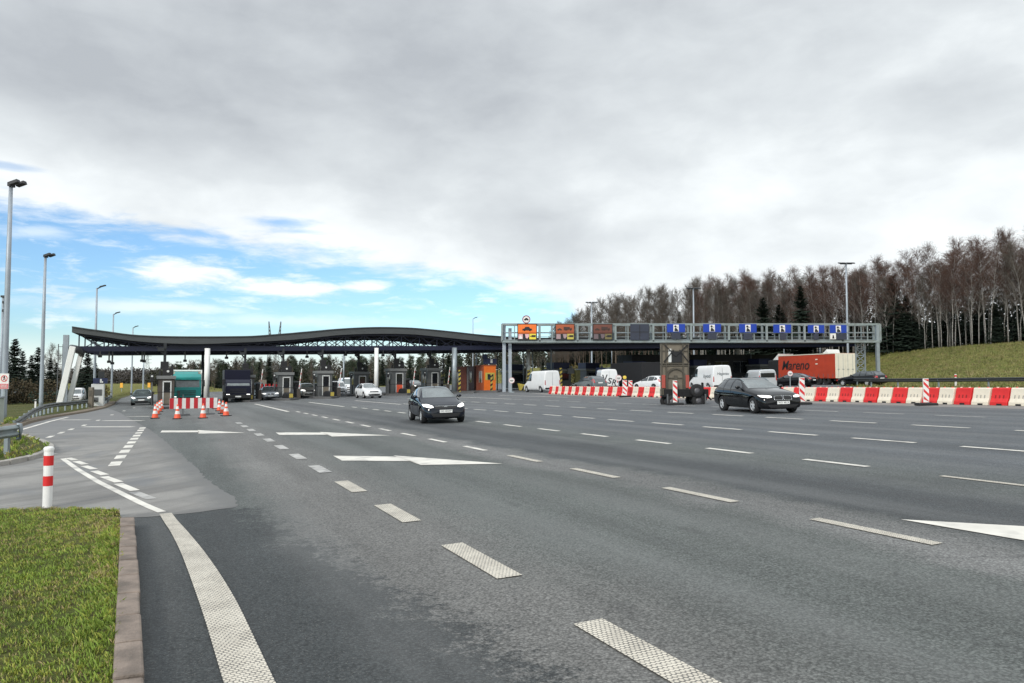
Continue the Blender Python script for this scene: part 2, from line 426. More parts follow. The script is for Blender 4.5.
def asphalt_mat():
    m = bpy.data.materials.new('worn asphalt'); nt, N, Lk = nodes_of(m); b = N['Principled BSDF']
    vec, v, u = lane_coords(N, Lk)
    mth, nz, mr, mix = nt_tools(N, Lk)
    n_big = nz(vec, .35, 4); n_mid = nz(vec, 1.6, 6, .7); n_fine = nz(vec, 38, 5, .85); n_streak = nz(vec, 1.3, 5, .65, (1, .07, 1)); n_grit = nz(vec, 95, 2, .8)
    base = mix(mr(v, 9.5, 13.5), (.116, .126, .118), (.108, .118, .126))
    vv = mth('ADD', v, mth('MULTIPLY', mth('SUBTRACT', n_mid, .5), 1.0))
    vb = mth('ADD', vv, mth('MULTIPLY', mth('SUBTRACT', n_big, .5), 1.6))
    # fresher dark strip to the right of the second line
    dk = mth('MULTIPLY', mr(vb, 6.9, 7.7), mr(vb, 10.8, 9.0))
    base = mix(mth('MULTIPLY', dk, .9), base, (.060, .066, .070))
    # dusty, driven-over strips
    d1 = mth('MULTIPLY', mr(vb, .8, 1.7), mr(vb, 4.2, 2.2)); d1 = mth('MULTIPLY', d1, .75)
    base = mix(d1, base, (.185, .178, .168))
    d2 = mth('MULTIPLY', mr(vb, 5.9, 6.5), mr(vb, 7.6, 6.9)); d2 = mth('MULTIPLY', d2, .8)
    base = mix(d2, base, (.182, .180, .174))
    far = mr(u, 16, 60)
    base = mix(mth('MULTIPLY', far, .5), base, (.165, .168, .168))
    # strip of new dark asphalt along the kerb, with a ragged edge
    edge = mth('ADD', mth('ADD', v, mth('MULTIPLY', u, .14)), mth('MULTIPLY', mth('SUBTRACT', nz(vec, 2.4, 8, .78), .5), 2.3))
    edge = mth('ADD', edge, mth('MULTIPLY', mth('SUBTRACT', nz(vec, 17, 5, .85), .5), 2.0))
    new = mth('MULTIPLY', mr(edge, 2.65, 2.3), mr(u, 11.05, 10.95))
    base = mix(mth('MULTIPLY', new, .93), base, (.044, .049, .050))
    # tracks along the lanes, stone grain
    tr = mr(n_streak, .3, .7, .78, 1.2, 'LINEAR')
    base = mix(1.0, base, tr, 'MULTIPLY')
    vs = N.new('ShaderNodeTexVoronoi'); vs.inputs['Scale'].default_value = 52; Lk.new(vec, vs.inputs['Vector'])
    ss = N.new('ShaderNodeSeparateColor'); Lk.new(vs.outputs['Color'], ss.inputs[0])
    stone = mth('MULTIPLY', mr(ss.outputs[0], 0, 1, .70, 1.32, 'LINEAR'), mr(vs.outputs['Distance'], .35, .75, 1.0, .55, 'LINEAR'))
    base = mix(1.0, base, stone, 'MULTIPLY')
    gr = mr(n_fine, .36, .64, .76, 1.28, 'LINEAR')
    base = mix(1.0, base, gr, 'MULTIPLY')
    sp = mr(n_grit, .60, .72)
    base = mix(mth('MULTIPLY', sp, .5), base, (.36, .35, .32))
    bl = mr(n_big, .3, .7, .90, 1.10, 'LINEAR'); base = mix(1.0, base, bl, 'MULTIPLY')
    # wheel tracks and the oily middle of every lane
    fl = mth('FRACT', mth('DIVIDE', mth('ADD', mth('SUBTRACT', v, 2.62), mth('MULTIPLY', mth('SUBTRACT', n_big, .5), .7)), 4.15))
    t1 = mr(mth('ABSOLUTE', mth('SUBTRACT', fl, .30)), .13, .03); t2 = mr(mth('ABSOLUTE', mth('SUBTRACT', fl, .70)), .13, .03); t3 = mr(mth('ABSOLUTE', mth('SUBTRACT', fl, .5)), .09, .0)
    wear = nz(vec, .8, 5, .65, (1, .12, 1))
    base = mix(mth('MULTIPLY', mth('MAXIMUM', t1, t2), mr(wear, .3, .7, .05, .34)), base, (.172, .174, .170))
    base = mix(mth('MULTIPLY', t3, mr(wear, .4, .7, .0, .42)), base, (.062, .063, .064))
    # dark oil drips and sealed cracks
    oil = mr(nz(vec, 2.8, 3, .5, (1, .25, 1)), .66, .74); base = mix(mth('MULTIPLY', oil, .30), base, (.06, .06, .06))
    vo = N.new('ShaderNodeTexVoronoi'); vo.feature = 'DISTANCE_TO_EDGE'; vo.inputs['Scale'].default_value = .16
    wv = N.new('ShaderNodeVectorMath'); wv.operation = 'ADD'
    nn = N.new('ShaderNodeTexNoise'); nn.inputs['Scale'].default_value = .9; nn.inputs['Detail'].default_value = 5; Lk.new(vec, nn.inputs['Vector'])
    Lk.new(vec, wv.inputs[0]); Lk.new(nn.outputs['Color'], wv.inputs[1]); Lk.new(wv.outputs[0], vo.inputs['Vector'])
    ck = mth('MULTIPLY', mr(vo.outputs['Distance'], .004, .0015), mr(n_big, .45, .6))
    base = mix(mth('MULTIPLY', ck, .3), base, (.04, .04, .042))
    Lk.new(base, b.inputs['Base Color'])
    b.inputs['Roughness'].default_value = .78; b.inputs['Specular IOR Level'].default_value = .35
    bp = N.new('ShaderNodeBump'); bp.inputs['Strength'].default_value = .5; bp.inputs['Distance'].default_value = .008
    Lk.new(mth('ADD', n_fine, mth('MULTIPLY', n_grit, .6)), bp.inputs['Height']); Lk.new(bp.outputs['Normal'], b.inputs['Normal'])
    return m

def apron_mat():
    m = bpy.data.materials.new('pale worn concrete asphalt'); nt, N, Lk = nodes_of(m); b = N['Principled BSDF']
    vec, v, u = lane_coords(N, Lk); mth, nz, mr, mix = nt_tools(N, Lk)
    n1 = nz(vec, .6, 6, .65); n2 = nz(vec, 60, 3, .7)
    base = mix(mr(n1, .35, .68), (.185, .178, .165), (.265, .255, .235))
    # rubber tracks of the turning traffic: rings round a point left of the apron
    du = mth('SUBTRACT', u, 25.0); dv = mth('SUBTRACT', v, -10.5)
    r = mth('SQRT', mth('ADD', mth('MULTIPLY', du, du), mth('MULTIPLY', dv, dv)))
    cb = N.new('ShaderNodeCombineXYZ'); Lk.new(r, cb.inputs[0]); Lk.new(mth('MULTIPLY', mth('ARCTAN2', dv, du), 1.6), cb.inputs[1])
    ring = nz(cb.outputs[0], 1.1, 6, .7)
    base = mix(mth('MULTIPLY', mr(ring, .48, .64), .55), base, (.115, .110, .102))
    base = mix(1.0, base, mr(n2, .25, .75, .8, 1.2, 'LINEAR'), 'MULTIPLY')
    base = mix(mth('MULTIPLY', mr(nz(vec, .9, 5, .6, (1, .5, 1)), .52, .66), .45), base, (.14, .15, .16))
    base = mix(mth('MULTIPLY', mr(u, 22, 42), .75), base, (.150, .152, .152))
    ed = mth('ADD', mth('ADD', v, mth('MULTIPLY', mth('SUBTRACT', u, 11.0), .077)), mth('MULTIPLY', mth('SUBTRACT', nz(vec, 2.0, 7, .75), .5), .9))
    base = mix(mth('MULTIPLY', mr(ed, .15, .85), .85), base, (.125, .125, .120))
    fr = mth('ADD', u, mth('MULTIPLY', mth('SUBTRACT', nz(vec, 3.0, 6, .7), .5), .8))
    base = mix(mth('MULTIPLY', mr(fr, 11.35, 10.95), .5), base, (.09, .09, .088))
    Lk.new(base, b.inputs['Base Color']); b.inputs['Roughness'].default_value = .75
    bp = N.new('ShaderNodeBump'); bp.inputs['Strength'].default_value = .35; bp.inputs['Distance'].default_value = .006
    Lk.new(n2, bp.inputs['Height']); Lk.new(bp.outputs['Normal'], b.inputs['Normal'])
    return m

def grass_mat(name, c1, c2, c3, sc=1.0):
    m = bpy.data.materials.new(name); nt, N, Lk = nodes_of(m); b = N['Principled BSDF']
    vec, v, u = lane_coords(N, Lk); mth, nz, mr, mix = nt_tools(N, Lk)
    n1 = nz(vec, .25 * sc, 6, .7); n2 = nz(vec, 1.7 * sc, 6, .75); n3 = nz(vec, 14 * sc, 4, .75)
    base = mix(mr(n1, .38, .64), c1, c2)
    base = mix(mth('MULTIPLY', mr(n2, .46, .62), .9), base, c3)
    base = mix(1.0, base, mr(n3, .25, .75, .55, 1.45, 'LINEAR'), 'MULTIPLY')
    Lk.new(base, b.inputs['Base Color']); b.inputs['Roughness'].default_value = .95; b.inputs['Specular IOR Level'].default_value = .15
    bp = N.new('ShaderNodeBump'); bp.inputs['Strength'].default_value = .9; bp.inputs['Distance'].default_value = .15 / sc
    Lk.new(mth('ADD', n2, n3), bp.inputs['Height']); Lk.new(bp.outputs['Normal'], b.inputs['Normal'])
    return m
M['asphalt'] = asphalt_mat(); M['apron'] = apron_mat()
M['bank'] = grass_mat('winter bank grass', (.17, .185, .045), (.23, .205, .07), (.070, .068, .026), .9)
M['lawn'] = grass_mat('lawn soil', (.085, .115, .025), (.13, .14, .04), (.07, .06, .028), 3.0)
M['verge'] = grass_mat('verge grass', (.085, .11, .03), (.14, .135, .05), (.07, .06, .03), 1.2)

def marking_mat():
    m = bpy.data.materials.new('studded road paint'); nt, N, Lk = nodes_of(m); b = N['Principled BSDF']
    mth, nz, mr, mix = nt_tools(N, Lk)
    uvn = N.new('ShaderNodeUVMap'); s = N.new('ShaderNodeSeparateXYZ'); Lk.new(uvn.outputs[0], s.inputs[0])
    # rows of thermoplastic studs: staggered drops, dark asphalt between
    row = mth('MULTIPLY', s.outputs['X'], 30.0); k = mth('FLOOR', row)
    off = mth('MULTIPLY', mth('MODULO', k, 2.0), .5)
    fx = mth('SUBTRACT', mth('FRACT', row), .5)
    fy = mth('SUBTRACT', mth('FRACT', mth('ADD', mth('MULTIPLY', s.outputs['Y'], 30.0), off)), .5)
    d = mth('SQRT', mth('ADD', mth('MULTIPLY', fx, fx), mth('MULTIPLY', fy, fy)))
    g = N.new('ShaderNodeNewGeometry')
    w1 = nz(g.outputs['Position'], 3.0, 6, .7); w2 = nz(g.outputs['Position'], 45, 4, .7)
    d = mth('ADD', d, mth('ADD', mth('MULTIPLY', mth('SUBTRACT', w2, .5), .5), mth('MULTIPLY', mth('SUBTRACT', w1, .5), .22)))
    gap = mr(d, .38, .50)
    base = mix(mr(w1, .35, .7), (.66, .61, .51), (.56, .51, .42))
    base = mix(mth('MULTIPLY', gap, .85), base, (.075, .073, .07))
    base = mix(mth('MULTIPLY', mr(w2, .58, .7), .45), base, (.20, .19, .17))
    Lk.new(base, b.inputs['Base Color']); b.inputs['Roughness'].default_value = .6
    bp = N.new('ShaderNodeBump'); bp.inputs['Strength'].default_value = .8; bp.inputs['Distance'].default_value = .006; bp.invert = True
    Lk.new(d, bp.inputs['Height']); Lk.new(bp.outputs['Normal'], b.inputs['Normal'])
    return m
M['studs'] = marking_mat()
M['mark'] = mat('plain road paint', (.68, .65, .58), .6, 0, .14, 1.5, spot=((.47, .45, .41), 2.6))
M['mark_worn'] = mat('worn road paint', (.42, .41, .385), .7, 0, .25, 2.5, spot=((.22, .215, .21), 6.0))

# terrain: one sheet to the horizon
def axis_vals(a, b, dense):
    out = set()
    x = 0.0; st = dense
    while x < b: out.add(round(x, 3)); x += st; st *= 1.06
    out.add(b); x = 0.0; st = dense
    while x > a: out.add(round(x, 3)); x -= st; st *= 1.06
    out.add(a)
    return sorted(out)
us = axis_vals(-300, 2500, 3.0)
vs_ = sorted(set(axis_vals(-2200, 2200, 4.0) + [-9.52, -9.48] + [53 + 2 * k for k in range(35)]))
mb = MB()
for u in us:
    for v in vs_:
        p = LD * u + RD * v
        mb.v.append((p.x, p.y, terrain_z(p.x, p.y)))
nv = len(vs_)
for i in range(len(us) - 1):
    for j in range(nv - 1):
        a = i * nv + j; mb.f.append((a, a + nv, a + nv + 1, a + 1)); mb.m.append(0)
struct(mb.build('ground', M['bank'], sm=True))
# road sheet
mb = MB()
uu = [-12 + 2.0 * k for k in range(0, 112)]
vv2 = [-30, -20, -12, -6, -3, 0, 6, 12, 20, 30, 40, 55.2]
for u in uu:
    for v in vv2: mb.v.append(tuple(W(u, v, 0)))
for i in range(len(uu) - 1):
    for j in range(len(vv2) - 1):
        a = i * len(vv2) + j; mb.f.append((a, a + len(vv2), a + len(vv2) + 1, a + 1)); mb.m.append(0)
struct(mb.build('road', M['asphalt']))
mb = MB(); us2 = [30 + 3 * k for k in range(0, 60)]
for u in us2:
    for k in range(5):
        v = 55.0 + (max(55.3, bank_foot(u) - 1.7) - 55.0) * k / 4; mb.v.append(tuple(W(u, v, .002 if k else 0)))
for i in range(len(us2) - 1):
    for k in range(4): a = i * 5 + k; mb.f.append((a, a + 5, a + 6, a + 1)); mb.m.append(0)
struct(mb.build('plaza', M['asphalt']))
def ground_poly(name, pts, m, dz):
    b = MB(); b.sheet([W(u, v, dz) for u, v in pts]); o = b.build(name, m)
    return struct(o)
ap = [(10.95, -30), (10.95, -.5), (10.85, -.1), (10.88, .35), (11.0, .8), (11.6, .88), (14, .62), (18, .36), (23, -.02), (29, -.5), (34, -.95), (46, -2.2), (58, -3.4), (70, -5), (70, -12), (40, -30)]
rj = random.Random(12); ap2 = []
for i, q in enumerate(ap):
    q2 = ap[(i + 1) % len(ap)]; ap2.append(q); n_ = int((Vector(q2) - Vector(q)).length / .16) if 0 < i < 12 else 0
    for k in range(1, n_): t = k / n_; ap2.append((q[0] + (q2[0] - q[0]) * t + rj.gauss(0, .02), q[1] + (q2[1] - q[1]) * t + rj.gauss(0, .022)))
ground_poly('turning_area', ap2, M['apron'], .004)
ground_poly('barrier_strip', [(10, 29.2), (24, 29.3), (40, 29.5), (55, 30.8), (68, 32.8), (68, 34.6), (55, 33.0), (40, 31.8 + .6), (24, 32.6), (10, 32.9)], mat('pale concrete strip', (.20, .19, .175), .8, 0, .15, 1), .004)

# markings
def strip(name, path, wd, m, dz=.009, taper=None):
    """a painted line along (u, v) points, with its own running uv"""
    me = bpy.data.meshes.new(name); V = []; Fc = []; UV = []; l = 0
    for i, (u, v) in enumerate(path):
        a = Vector(path[max(i - 1, 0)]); c = Vector(path[min(i + 1, len(path) - 1)])
        d = (c - a).normalized(); n = Vector((-d.y, d.x))
        if i: l += (Vector(path[i]) - Vector(path[i - 1])).length
        for s in (-1, 1):
            wq = taper(u) if taper else wd; q = Vector((u, v)) + n * (s * wq / 2); V.append(tuple(W(q.x, q.y, dz))); UV.append((l, s * wd / 2))
    for i in range(len(path) - 1): Fc.append((2 * i, 2 * i + 1, 2 * i + 3, 2 * i + 2))
    me.from_pydata(V, [], Fc); ul = me.uv_layers.new(name='UVMap')
    for p in me.polygons:
        for li in p.loop_indices: ul.data[li].uv = UV[me.loops[li].vertex_index]
        p.material_index = 0
    bm = bmesh.new(); bm.from_mesh(me); bmesh.ops.recalc_face_normals(bm, faces=bm.faces)
    for f in bm.faces:
        if f.normal.z < 0: f.normal_flip()
    bm.to_mesh(me); bm.free()
    me.materials.append(m)
    o = bpy.data.objects.new(name, me); COL.objects.link(o); return struct(o)
def dashes(v, u0, per, n, ln, wd, m, jit=0.0, vf=None):
    for k in range(n):
        u = u0 + per * k
        vv = vf(u) if vf else v
        vv += random.uniform(-jit, jit)
        v2 = vf(u + ln) if vf else vv
        strip('lane_marking', [(u - ln / 2, vv), (u + ln / 2, v2 if vf else vv)], wd, m)
dashes(2.63, 3.78, 2.76, 2, 1.45, .235, M['studs']); dashes(2.63, 9.36, 2.76, 2, 1.4, .235, M['studs'])
dashes(2.63, 14.88, 2.85, 8, 1.35, .23, M['mark_worn'])
dashes(6.66, 2.75, 2.82, 2, 1.5, .16, M['studs']); dashes(6.68, 8.4, 2.82, 3, 1.5, .16, M['studs']); dashes(6.68, 16.85, 2.82, 11, 1.4, .14, M['mark'])
dashes(10.84, 4.3, 2.8, 2, 1.3, .13, M['studs']); dashes(10.9, 9.85, 2.8, 15, 1.42, .16, M['mark'], .03)
dashes(15.1, 6.7, 2.78, 17, 1.7, .16, M['mark'], .03)
dashes(19.7, 8.2, 2.95, 16, 1.75, .16, M['mark'], .03)
dashes(24.1, 10.6, 2.95, 15, 1.75, .16, M['mark_worn'], .03)
dashes(-1.16, 18.85, 1.72, 10, 1.0, .23, M['mark'])
for v0, a, b_ in ((6.25, 46, 67), (10.6, 51, 66), (14.6, 51, 66), (19.7, 53, 67), (24.1, 53, 67), (28.6, 52, 66)):
    strip('lane_marking', [(a, v0), (b_, v0 + .1)], .2, M['mark'])
# thick studded edge line sweeping past the kerb, and the thin line over the turning area
edge = [(3.0, .50), (4.5, .425), (6.3, .345), (8.05, .225), (9.4, .10), (10.3, .0), uv(G(165.5, 514))]
fine = []
for i in range(len(edge) - 1):
    q0, q1, q2, q3 = (Vector(edge[max(i - 1, 0)]), Vector(edge[i]), Vector(edge[i + 1]), Vector(edge[min(i + 2, len(edge) - 1)]))
    for k in range(8):
        t = k / 8; q = .5 * ((2 * q1) + (q2 - q0) * t + (2 * q0 - 5 * q1 + 4 * q2 - q3) * t * t + (3 * q1 - q0 - 3 * q2 + q3) * t ** 3); fine.append((q.x, q.y))
fine.append(edge[-1])
strip('edge_marking', fine, .27, M['studs'], taper=lambda u: .26 - .11 * smooth((u - 6.0) / 4.9))
strip('edge_marking', [uv(G(162, 512.5)), uv(G(151, 508)), uv(G(141, 503.5)), (15.3, -1.19), (18, -1.8), (21.1, -2.44)], .11, M['mark'])
for x, y, x2, y2 in ((68, 458.3, 75, 460.3), (76, 461.6, 85, 464.6), (84, 466.2, 94, 469.4), (94, 471.3, 105, 475.2), (104, 477, 119, 482.5), (118, 484, 135, 491), (134, 492.5, 152, 499.5)):
    strip('edge_marking', [uv(G(x, y)), uv(G(x2, y2))], .15, M['mark'] if x < 130 else M['mark_worn'])
for k, (x, y) in enumerate(((50, 437), (61, 433), (71, 429.5), (84, 425.5), (98, 420.5), (112, 415), (124, 411), (134, 408))):
    u, v = uv(G(x, y)); strip('edge_marking', [(u - .5, v), (u + .6, v)], .17, M['mark'])
strip('edge_marking', [uv(G(*p)) for p in ((2, 466), (30, 459.5), (46, 456), (57, 453.5))], .10, M['mark_worn'])
strip('edge_marking', [uv(G(*p)) for p in ((19, 430.5), (33, 426.5), (50, 421.5), (68, 417.2))], .18, M['mark'])
for a, b_, wd in (((84, 427), (133, 427), .35), ((103, 420.8), (143, 420.8), .35), ((60, 420), (90, 420), .3), ((128, 416.5), (150, 416.5), .3)):
    strip('bar_marking', [uv(G(*a)), uv(G(*b_))], wd, M['mark'])
# merge arrows
A_SH = [(17.33, 3.36), (16.14, 4.54), (15.04, 4.56), (16.11, 3.32)]; A_HD = [(16.45, 4.55), (13.45, 5.93), (14.25, 4.50)]
def arrow(du, dv, k=1.0):
    mb = MB(); c = Vector((15.6, 4.4))
    f = lambda q: W((q[0] - c.x) * k + c.x + du, (q[1] - c.y) * k + c.y + dv, .009)
    pts = [A_SH[0], A_SH[1], A_HD[0], A_HD[1], A_HD[2], A_SH[2], A_SH[3]]
    mb.add([f(q) for q in pts], [(0, 1, 5, 6), (2, 3, 4), (1, 2, 4, 5)])
    struct(mb.build('arrow_marking', M['mark']))
arrow(0, 0); arrow(9.35, 0, 1.12); arrow(14.3, -3.7, 1.05)
mb = MB(); mb.sheet([W(*q, .009) for q in ((5.79, 7.40), (3.1, 9.55), (2.6, 9.0), (3.55, 7.52))]); struct(mb.build('arrow_marking', M['mark']))

# lawn with kerb at the near left
def ring(pts, closed=False):
    return pts
def Gz(px, py, z):
    d = ray(px, py); t = (z - CH) / (d.z - SL * d.x); return Vector((d.x * t, d.y * t, 0))
kerb_line = [(1.5, -.235)] + [uv(Gz(x, y, .13)) for x, y in ((129, 720), (128.6, 683), (128.6, 640), (128.5, 600), (128.3, 560), (127.8, 535), (127.3, 517))]
lawn_front = [uv(G(*p)) for p in ((119, 517.5), (104, 516.5), (82, 516), (47, 516), (0, 517), (-60, 522), (-160, 535))]
lawn_pts = [(u, v - .075) for u, v in kerb_line] + lawn_front[1:] + [(4, -13), (-3, -9), (-3, -.4)]
b = MB(); b.sheet([W(u, v, .10) for u, v in lawn_pts])
struct(b.build('lawn', M['lawn']))
mb = MB()                                                   # soil edge under the lawn
for i in range(len(lawn_front) - 1):
    p, q = lawn_front[i], lawn_front[i + 1]
    mb.add([W(*p, .10), W(*q, .10), W(q[0] + .05, q[1] + .02, -.02), W(p[0] + .05, p[1] + .02, -.02)], [(0, 1, 2, 3)])
struct(mb.build('lawn_edge', M['lawn']))
# kerb stones, each about half a metre, with joints
mb = MB()
def along(path, s):
    for i in range(len(path) - 1):
        a, c = Vector(path[i]), Vector(path[i + 1]); l = (c - a).length
        if s <= l: return a + (c - a) * (s / l), (c - a).normalized()
        s -= l
    return Vector(path[-1]), (Vector(path[-1]) - Vector(path[-2])).normalized()
def path_len(p): return sum((Vector(p[i + 1]) - Vector(p[i])).length for i in range(len(p) - 1))
def kerb(path, step, wd, h, name, m, gap=.012):
    k = MB(); s = 0; T = path_len(path); rnd = random.Random(3)
    while s < T - .1:
        a, d = along(path, s + gap); c, d2 = along(path, min(T, s + step - gap)); n = Vector((-d.y, d.x))
        hh = h + rnd.uniform(-.006, .006); j = rnd.uniform(-.006, .006)
        P = []
        for q in (a, c):
            for o_, z in ((-wd / 2, -.05), (wd / 2 + j, -.05), (wd / 2 + j, hh - .008), (-wd / 2, hh)):
                e = q + n * o_; P.append(W(e.x, e.y, z))
        k.add(P, [(0, 1, 2, 3), (7, 6, 5, 4), (0, 4, 5, 1), (1, 5, 6, 2), (2, 6, 7, 3), (3, 7, 4, 0)])
        s += step
    return struct(k.build(name, m, bevel=.014))
kerb(kerb_line, .62, .155, .135, 'kerb', M['concrete'])
# verge on the far left with its curved kerb
left_kerb = [uv(G(*p)) for p in ((-60, 474), (0, 466.5), (30, 460), (47, 454), (52, 449.5), (44, 444), (28, 439), (18, 435.5))]
kerb(left_kerb, .8, .16, .12, 'kerb', M['kerb_far'])
left_edge = left_kerb + [(38, -6.3), (45, -6.6), (52, -6.5), (60, -5.6), (70, -5.2), (85, -5.4), (100, -6.2), (130, -7.5), (215, -9)]
b = MB()
inner = [(u, v - .06) for u, v in left_edge]
outer = [(u, -9.55 if v > -8 else v - 2) for u, v in left_edge]
V = []
for (u, v) in inner: V.append(W(u, v, .10))
for (u, v) in inner: V.append(W(u, min(v - 1.5, -9.6), .06))
for (u, v) in inner: V.append(W(u - 2, -45, .05))
n = len(inner)
b.add(V, [(i, i + 1, n + i + 1, n + i) for i in range(n - 1)] + [(n + i, n + i + 1, 2 * n + i + 1, 2 * n + i) for i in range(n - 1)])
struct(b.build('verge', M['verge']))
b = MB()
for i in range(len(left_edge) - 1):
    p, q = left_edge[i], left_edge[i + 1]
    if p[0] > 33: b.add([W(*p, -.02), W(*q, -.02), W(q[0], q[1] - .06, .10), W(p[0], p[1] - .06, .10)], [(0, 1, 2, 3)])
struct(b.build('verge_edge', mat('verge soil', (.13, .10, .07), .9)))
ground_poly('dirt_strip', [(u, v - .10) for u, v in left_edge if u > 30 and u < 101] + [(u, v - .9) for u, v in reversed(left_edge) if 30 < u < 101], mat('dirt', (.16, .125, .09), .9, 0, .3, 2), .104)

# grass blades of the lawn: nobody could count them
def blades(name, area, n, hmin, hmax, mats, z0, seed, wd=.004):
    rnd = random.Random(seed); V = []; Fc = []; mi = []
    poly = area
    def inside(x, y):
        c = False; j = len(poly) - 1
        for i in range(len(poly)):
            xi, yi = poly[i]; xj, yj = poly[j]
            if (yi > y) != (yj > y) and x < (xj - xi) * (y - yi) / (yj - yi) + xi: c = not c
            j = i
        return c
    x0, x1 = min(p[0] for p in poly), max(p[0] for p in poly); y0, y1 = min(p[1] for p in poly), max(p[1] for p in poly)
    k = 0
    while k < n:
        cu, cv = rnd.uniform(x0, x1), rnd.uniform(y0, y1)
        if not inside(cu, cv): continue
        h0 = rnd.uniform(hmin, hmax); mm = rnd.random()
        pt = math.sin(cu * 2.1 + math.sin(cv * 3.3) * 1.3) + math.sin(cv * 2.7 + cu)
        for _ in range(9):
            u = cu + rnd.gauss(0, .022); v = cv + rnd.gauss(0, .022)
            if not inside(u, v): continue
            h = h0 * rnd.uniform(.6, 1.2); a = rnd.uniform(0, 2 * PI); l = rnd.uniform(.2, 1.1) * h
            p = W(u, v, z0); ca, sa = math.cos(a), math.sin(a)
            o = len(V); w2 = wd * rnd.uniform(.7, 1.4)
            V += [(p.x - sa * w2, p.y + ca * w2, p.z), (p.x + sa * w2, p.y - ca * w2, p.z), (p.x + ca * l * .45 + sa * w2 * .6, p.y + sa * l * .45 - ca * w2 * .6, p.z + h * .7), (p.x + ca * l, p.y + sa * l, p.z + h)]
            Fc += [(o, o + 1, o + 2), (o, o + 2, o + 3)]
            q = mm + rnd.uniform(-.2, .2) + pt * .14
            i = 0 if q < .50 else (1 if q < .82 else 2); mi += [i, i]; k += 1
    me = bpy.data.meshes.new(name); me.from_pydata(V, [], Fc)
    for m in mats: me.materials.append(m)
    me.polygons.foreach_set('material_index', mi)
    o = bpy.data.objects.new(name, me); COL.objects.link(o); o['kind'] = 'stuff'
    return o
GB = [mat('blade green', (.175, .255, .030), .7, 0, .3, 1.5), mat('blade yellow green', (.30, .325, .05), .7, 0, .3, 1.5), mat('blade straw', (.33, .265, .12), .8, 0, .3, 1.5)]
tag(blades('grass', [(3.2, -3.5)] + [(u, v - .07) for u, v in kerb_line[1:]] + [(u + .06, v) for u, v in lawn_front[0:6]] + [(8, -7.5)], 120000, .014, .034, GB, .10, 4, .0030), 'short mown winter grass of the lawn behind the kerb', 'grass')
tag(blades('grass', [left_kerb[k] for k in range(0, 8)] + [(38, -6.9), (52, -7.5), (52, -14), (18, -16)], 22000, .06, .16, GB, .08, 5, .012), 'rough verge grass below the left guard rail', 'grass')
kb = [(u, v + .03) for u, v in kerb_line[1:]] + [(u, v - .22) for u, v in reversed(kerb_line[1:])]
kb = [(u, v - .09) for u, v in kb]
tag(blades('grass', kb, 2600, .025, .06, GB, .10, 8, .0032), 'longer grass leaning over the kerb stones', 'grass')
def tufts(name, n, seed):
    r = random.Random(seed); V = []; Fc = []; mi = []
    for _ in range(n):
        u = r.uniform(14, 92); v = r.uniform(bank_foot(u) - 2, 106); p = LD * u + RD * v; z = terrain_z(p.x, p.y); h0 = r.uniform(.07, .24) * (1.5 if r.random() < .12 else 1); mm = r.random()
        for _ in range(6):
            a = r.uniform(0, 2 * PI); x, y = p.x + r.gauss(0, .22), p.y + r.gauss(0, .22); h = h0 * r.uniform(.5, 1.2); w = r.uniform(.02, .05); o = len(V)
            V += [(x - math.sin(a) * w, y + math.cos(a) * w, z - .03), (x + math.sin(a) * w, y - math.cos(a) * w, z - .03), (x + math.cos(a) * h * .6, y + math.sin(a) * h * .6, z + h)]; Fc.append((o, o + 1, o + 2)); mi.append(0 if mm < .4 else (1 if mm < .72 else 2))
    me = bpy.data.meshes.new(name); me.from_pydata(V, [], Fc)
    for q in (mat('bank blade green', (.125, .145, .034), .8, 0, .3, .3), mat('bank blade olive', (.19, .185, .055), .8, 0, .3, .3), mat('bank blade straw', (.21, .175, .075), .8, 0, .3, .3)): me.materials.append(q)
    me.polygons.foreach_set('material_index', mi)
    o = bpy.data.objects.new(name, me); COL.objects.link(o); o['kind'] = 'stuff'; return o
tag(tufts('bank_grass', 15000, 17), 'tufted winter grass covering the bank on the right', 'grass')
# ------------------------------------------------------------------ vehicles
def catmull(p):  return p
BEAM = {}
def loft(stations, lv=2):
    """a closed smooth hull from stations (x, zbot, zbelt, ztop, wbelt, wtop), front first"""
    bm = bmesh.new(); rings = []
    for (x, zb, zl, zt, wl, wt) in stations:
        zm = zb + (zl - zb) * .5
        half = [(0, zb), (wl * .80, zb), (wl * .97, zb + (zl - zb) * .16), (wl, zm), (wl * .985, zl), (wt, zt - .035), (wt * .72, zt), (0, zt + .02)]
        pts = half + [(-a, b) for a, b in half[-2:0:-1]]
        rings.append([bm.verts.new((x, a, b)) for a, b in pts])
    n = len(rings[0])
    for i in range(len(rings) - 1):
        for k in range(n):
            k2 = (k + 1) % n
            bm.faces.new((rings[i][k], rings[i + 1][k], rings[i + 1][k2], rings[i][k2]))
    h = n // 2
    for r in (rings[0], rings[-1]):
        for k in range(h):                                   # caps as a ladder of quads
            a, b2 = r[k], r[k + 1]; c, d = r[(n - k - 1) % n], r[(n - k) % n]
            vs = []
            for q in (a, b2, c, d):
                if q not in vs: vs.append(q)
            if len(vs) > 2: bm.faces.new(vs)
    bmesh.ops.recalc_face_normals(bm, faces=bm.faces)
    me = bpy.data.meshes.new('hull'); bm.to_mesh(me); bm.free()
    o = bpy.data.objects.new('hull', me); COL.objects.link(o)
    md = o.modifiers.new('s', 'SUBSURF'); md.levels = lv; md.render_levels = lv
    return o
def bake(o):
    bpy.context.view_layer.update()
    dg = bpy.context.evaluated_depsgraph_get()
    me = bpy.data.meshes.new_from_object(o.evaluated_get(dg))
    return me

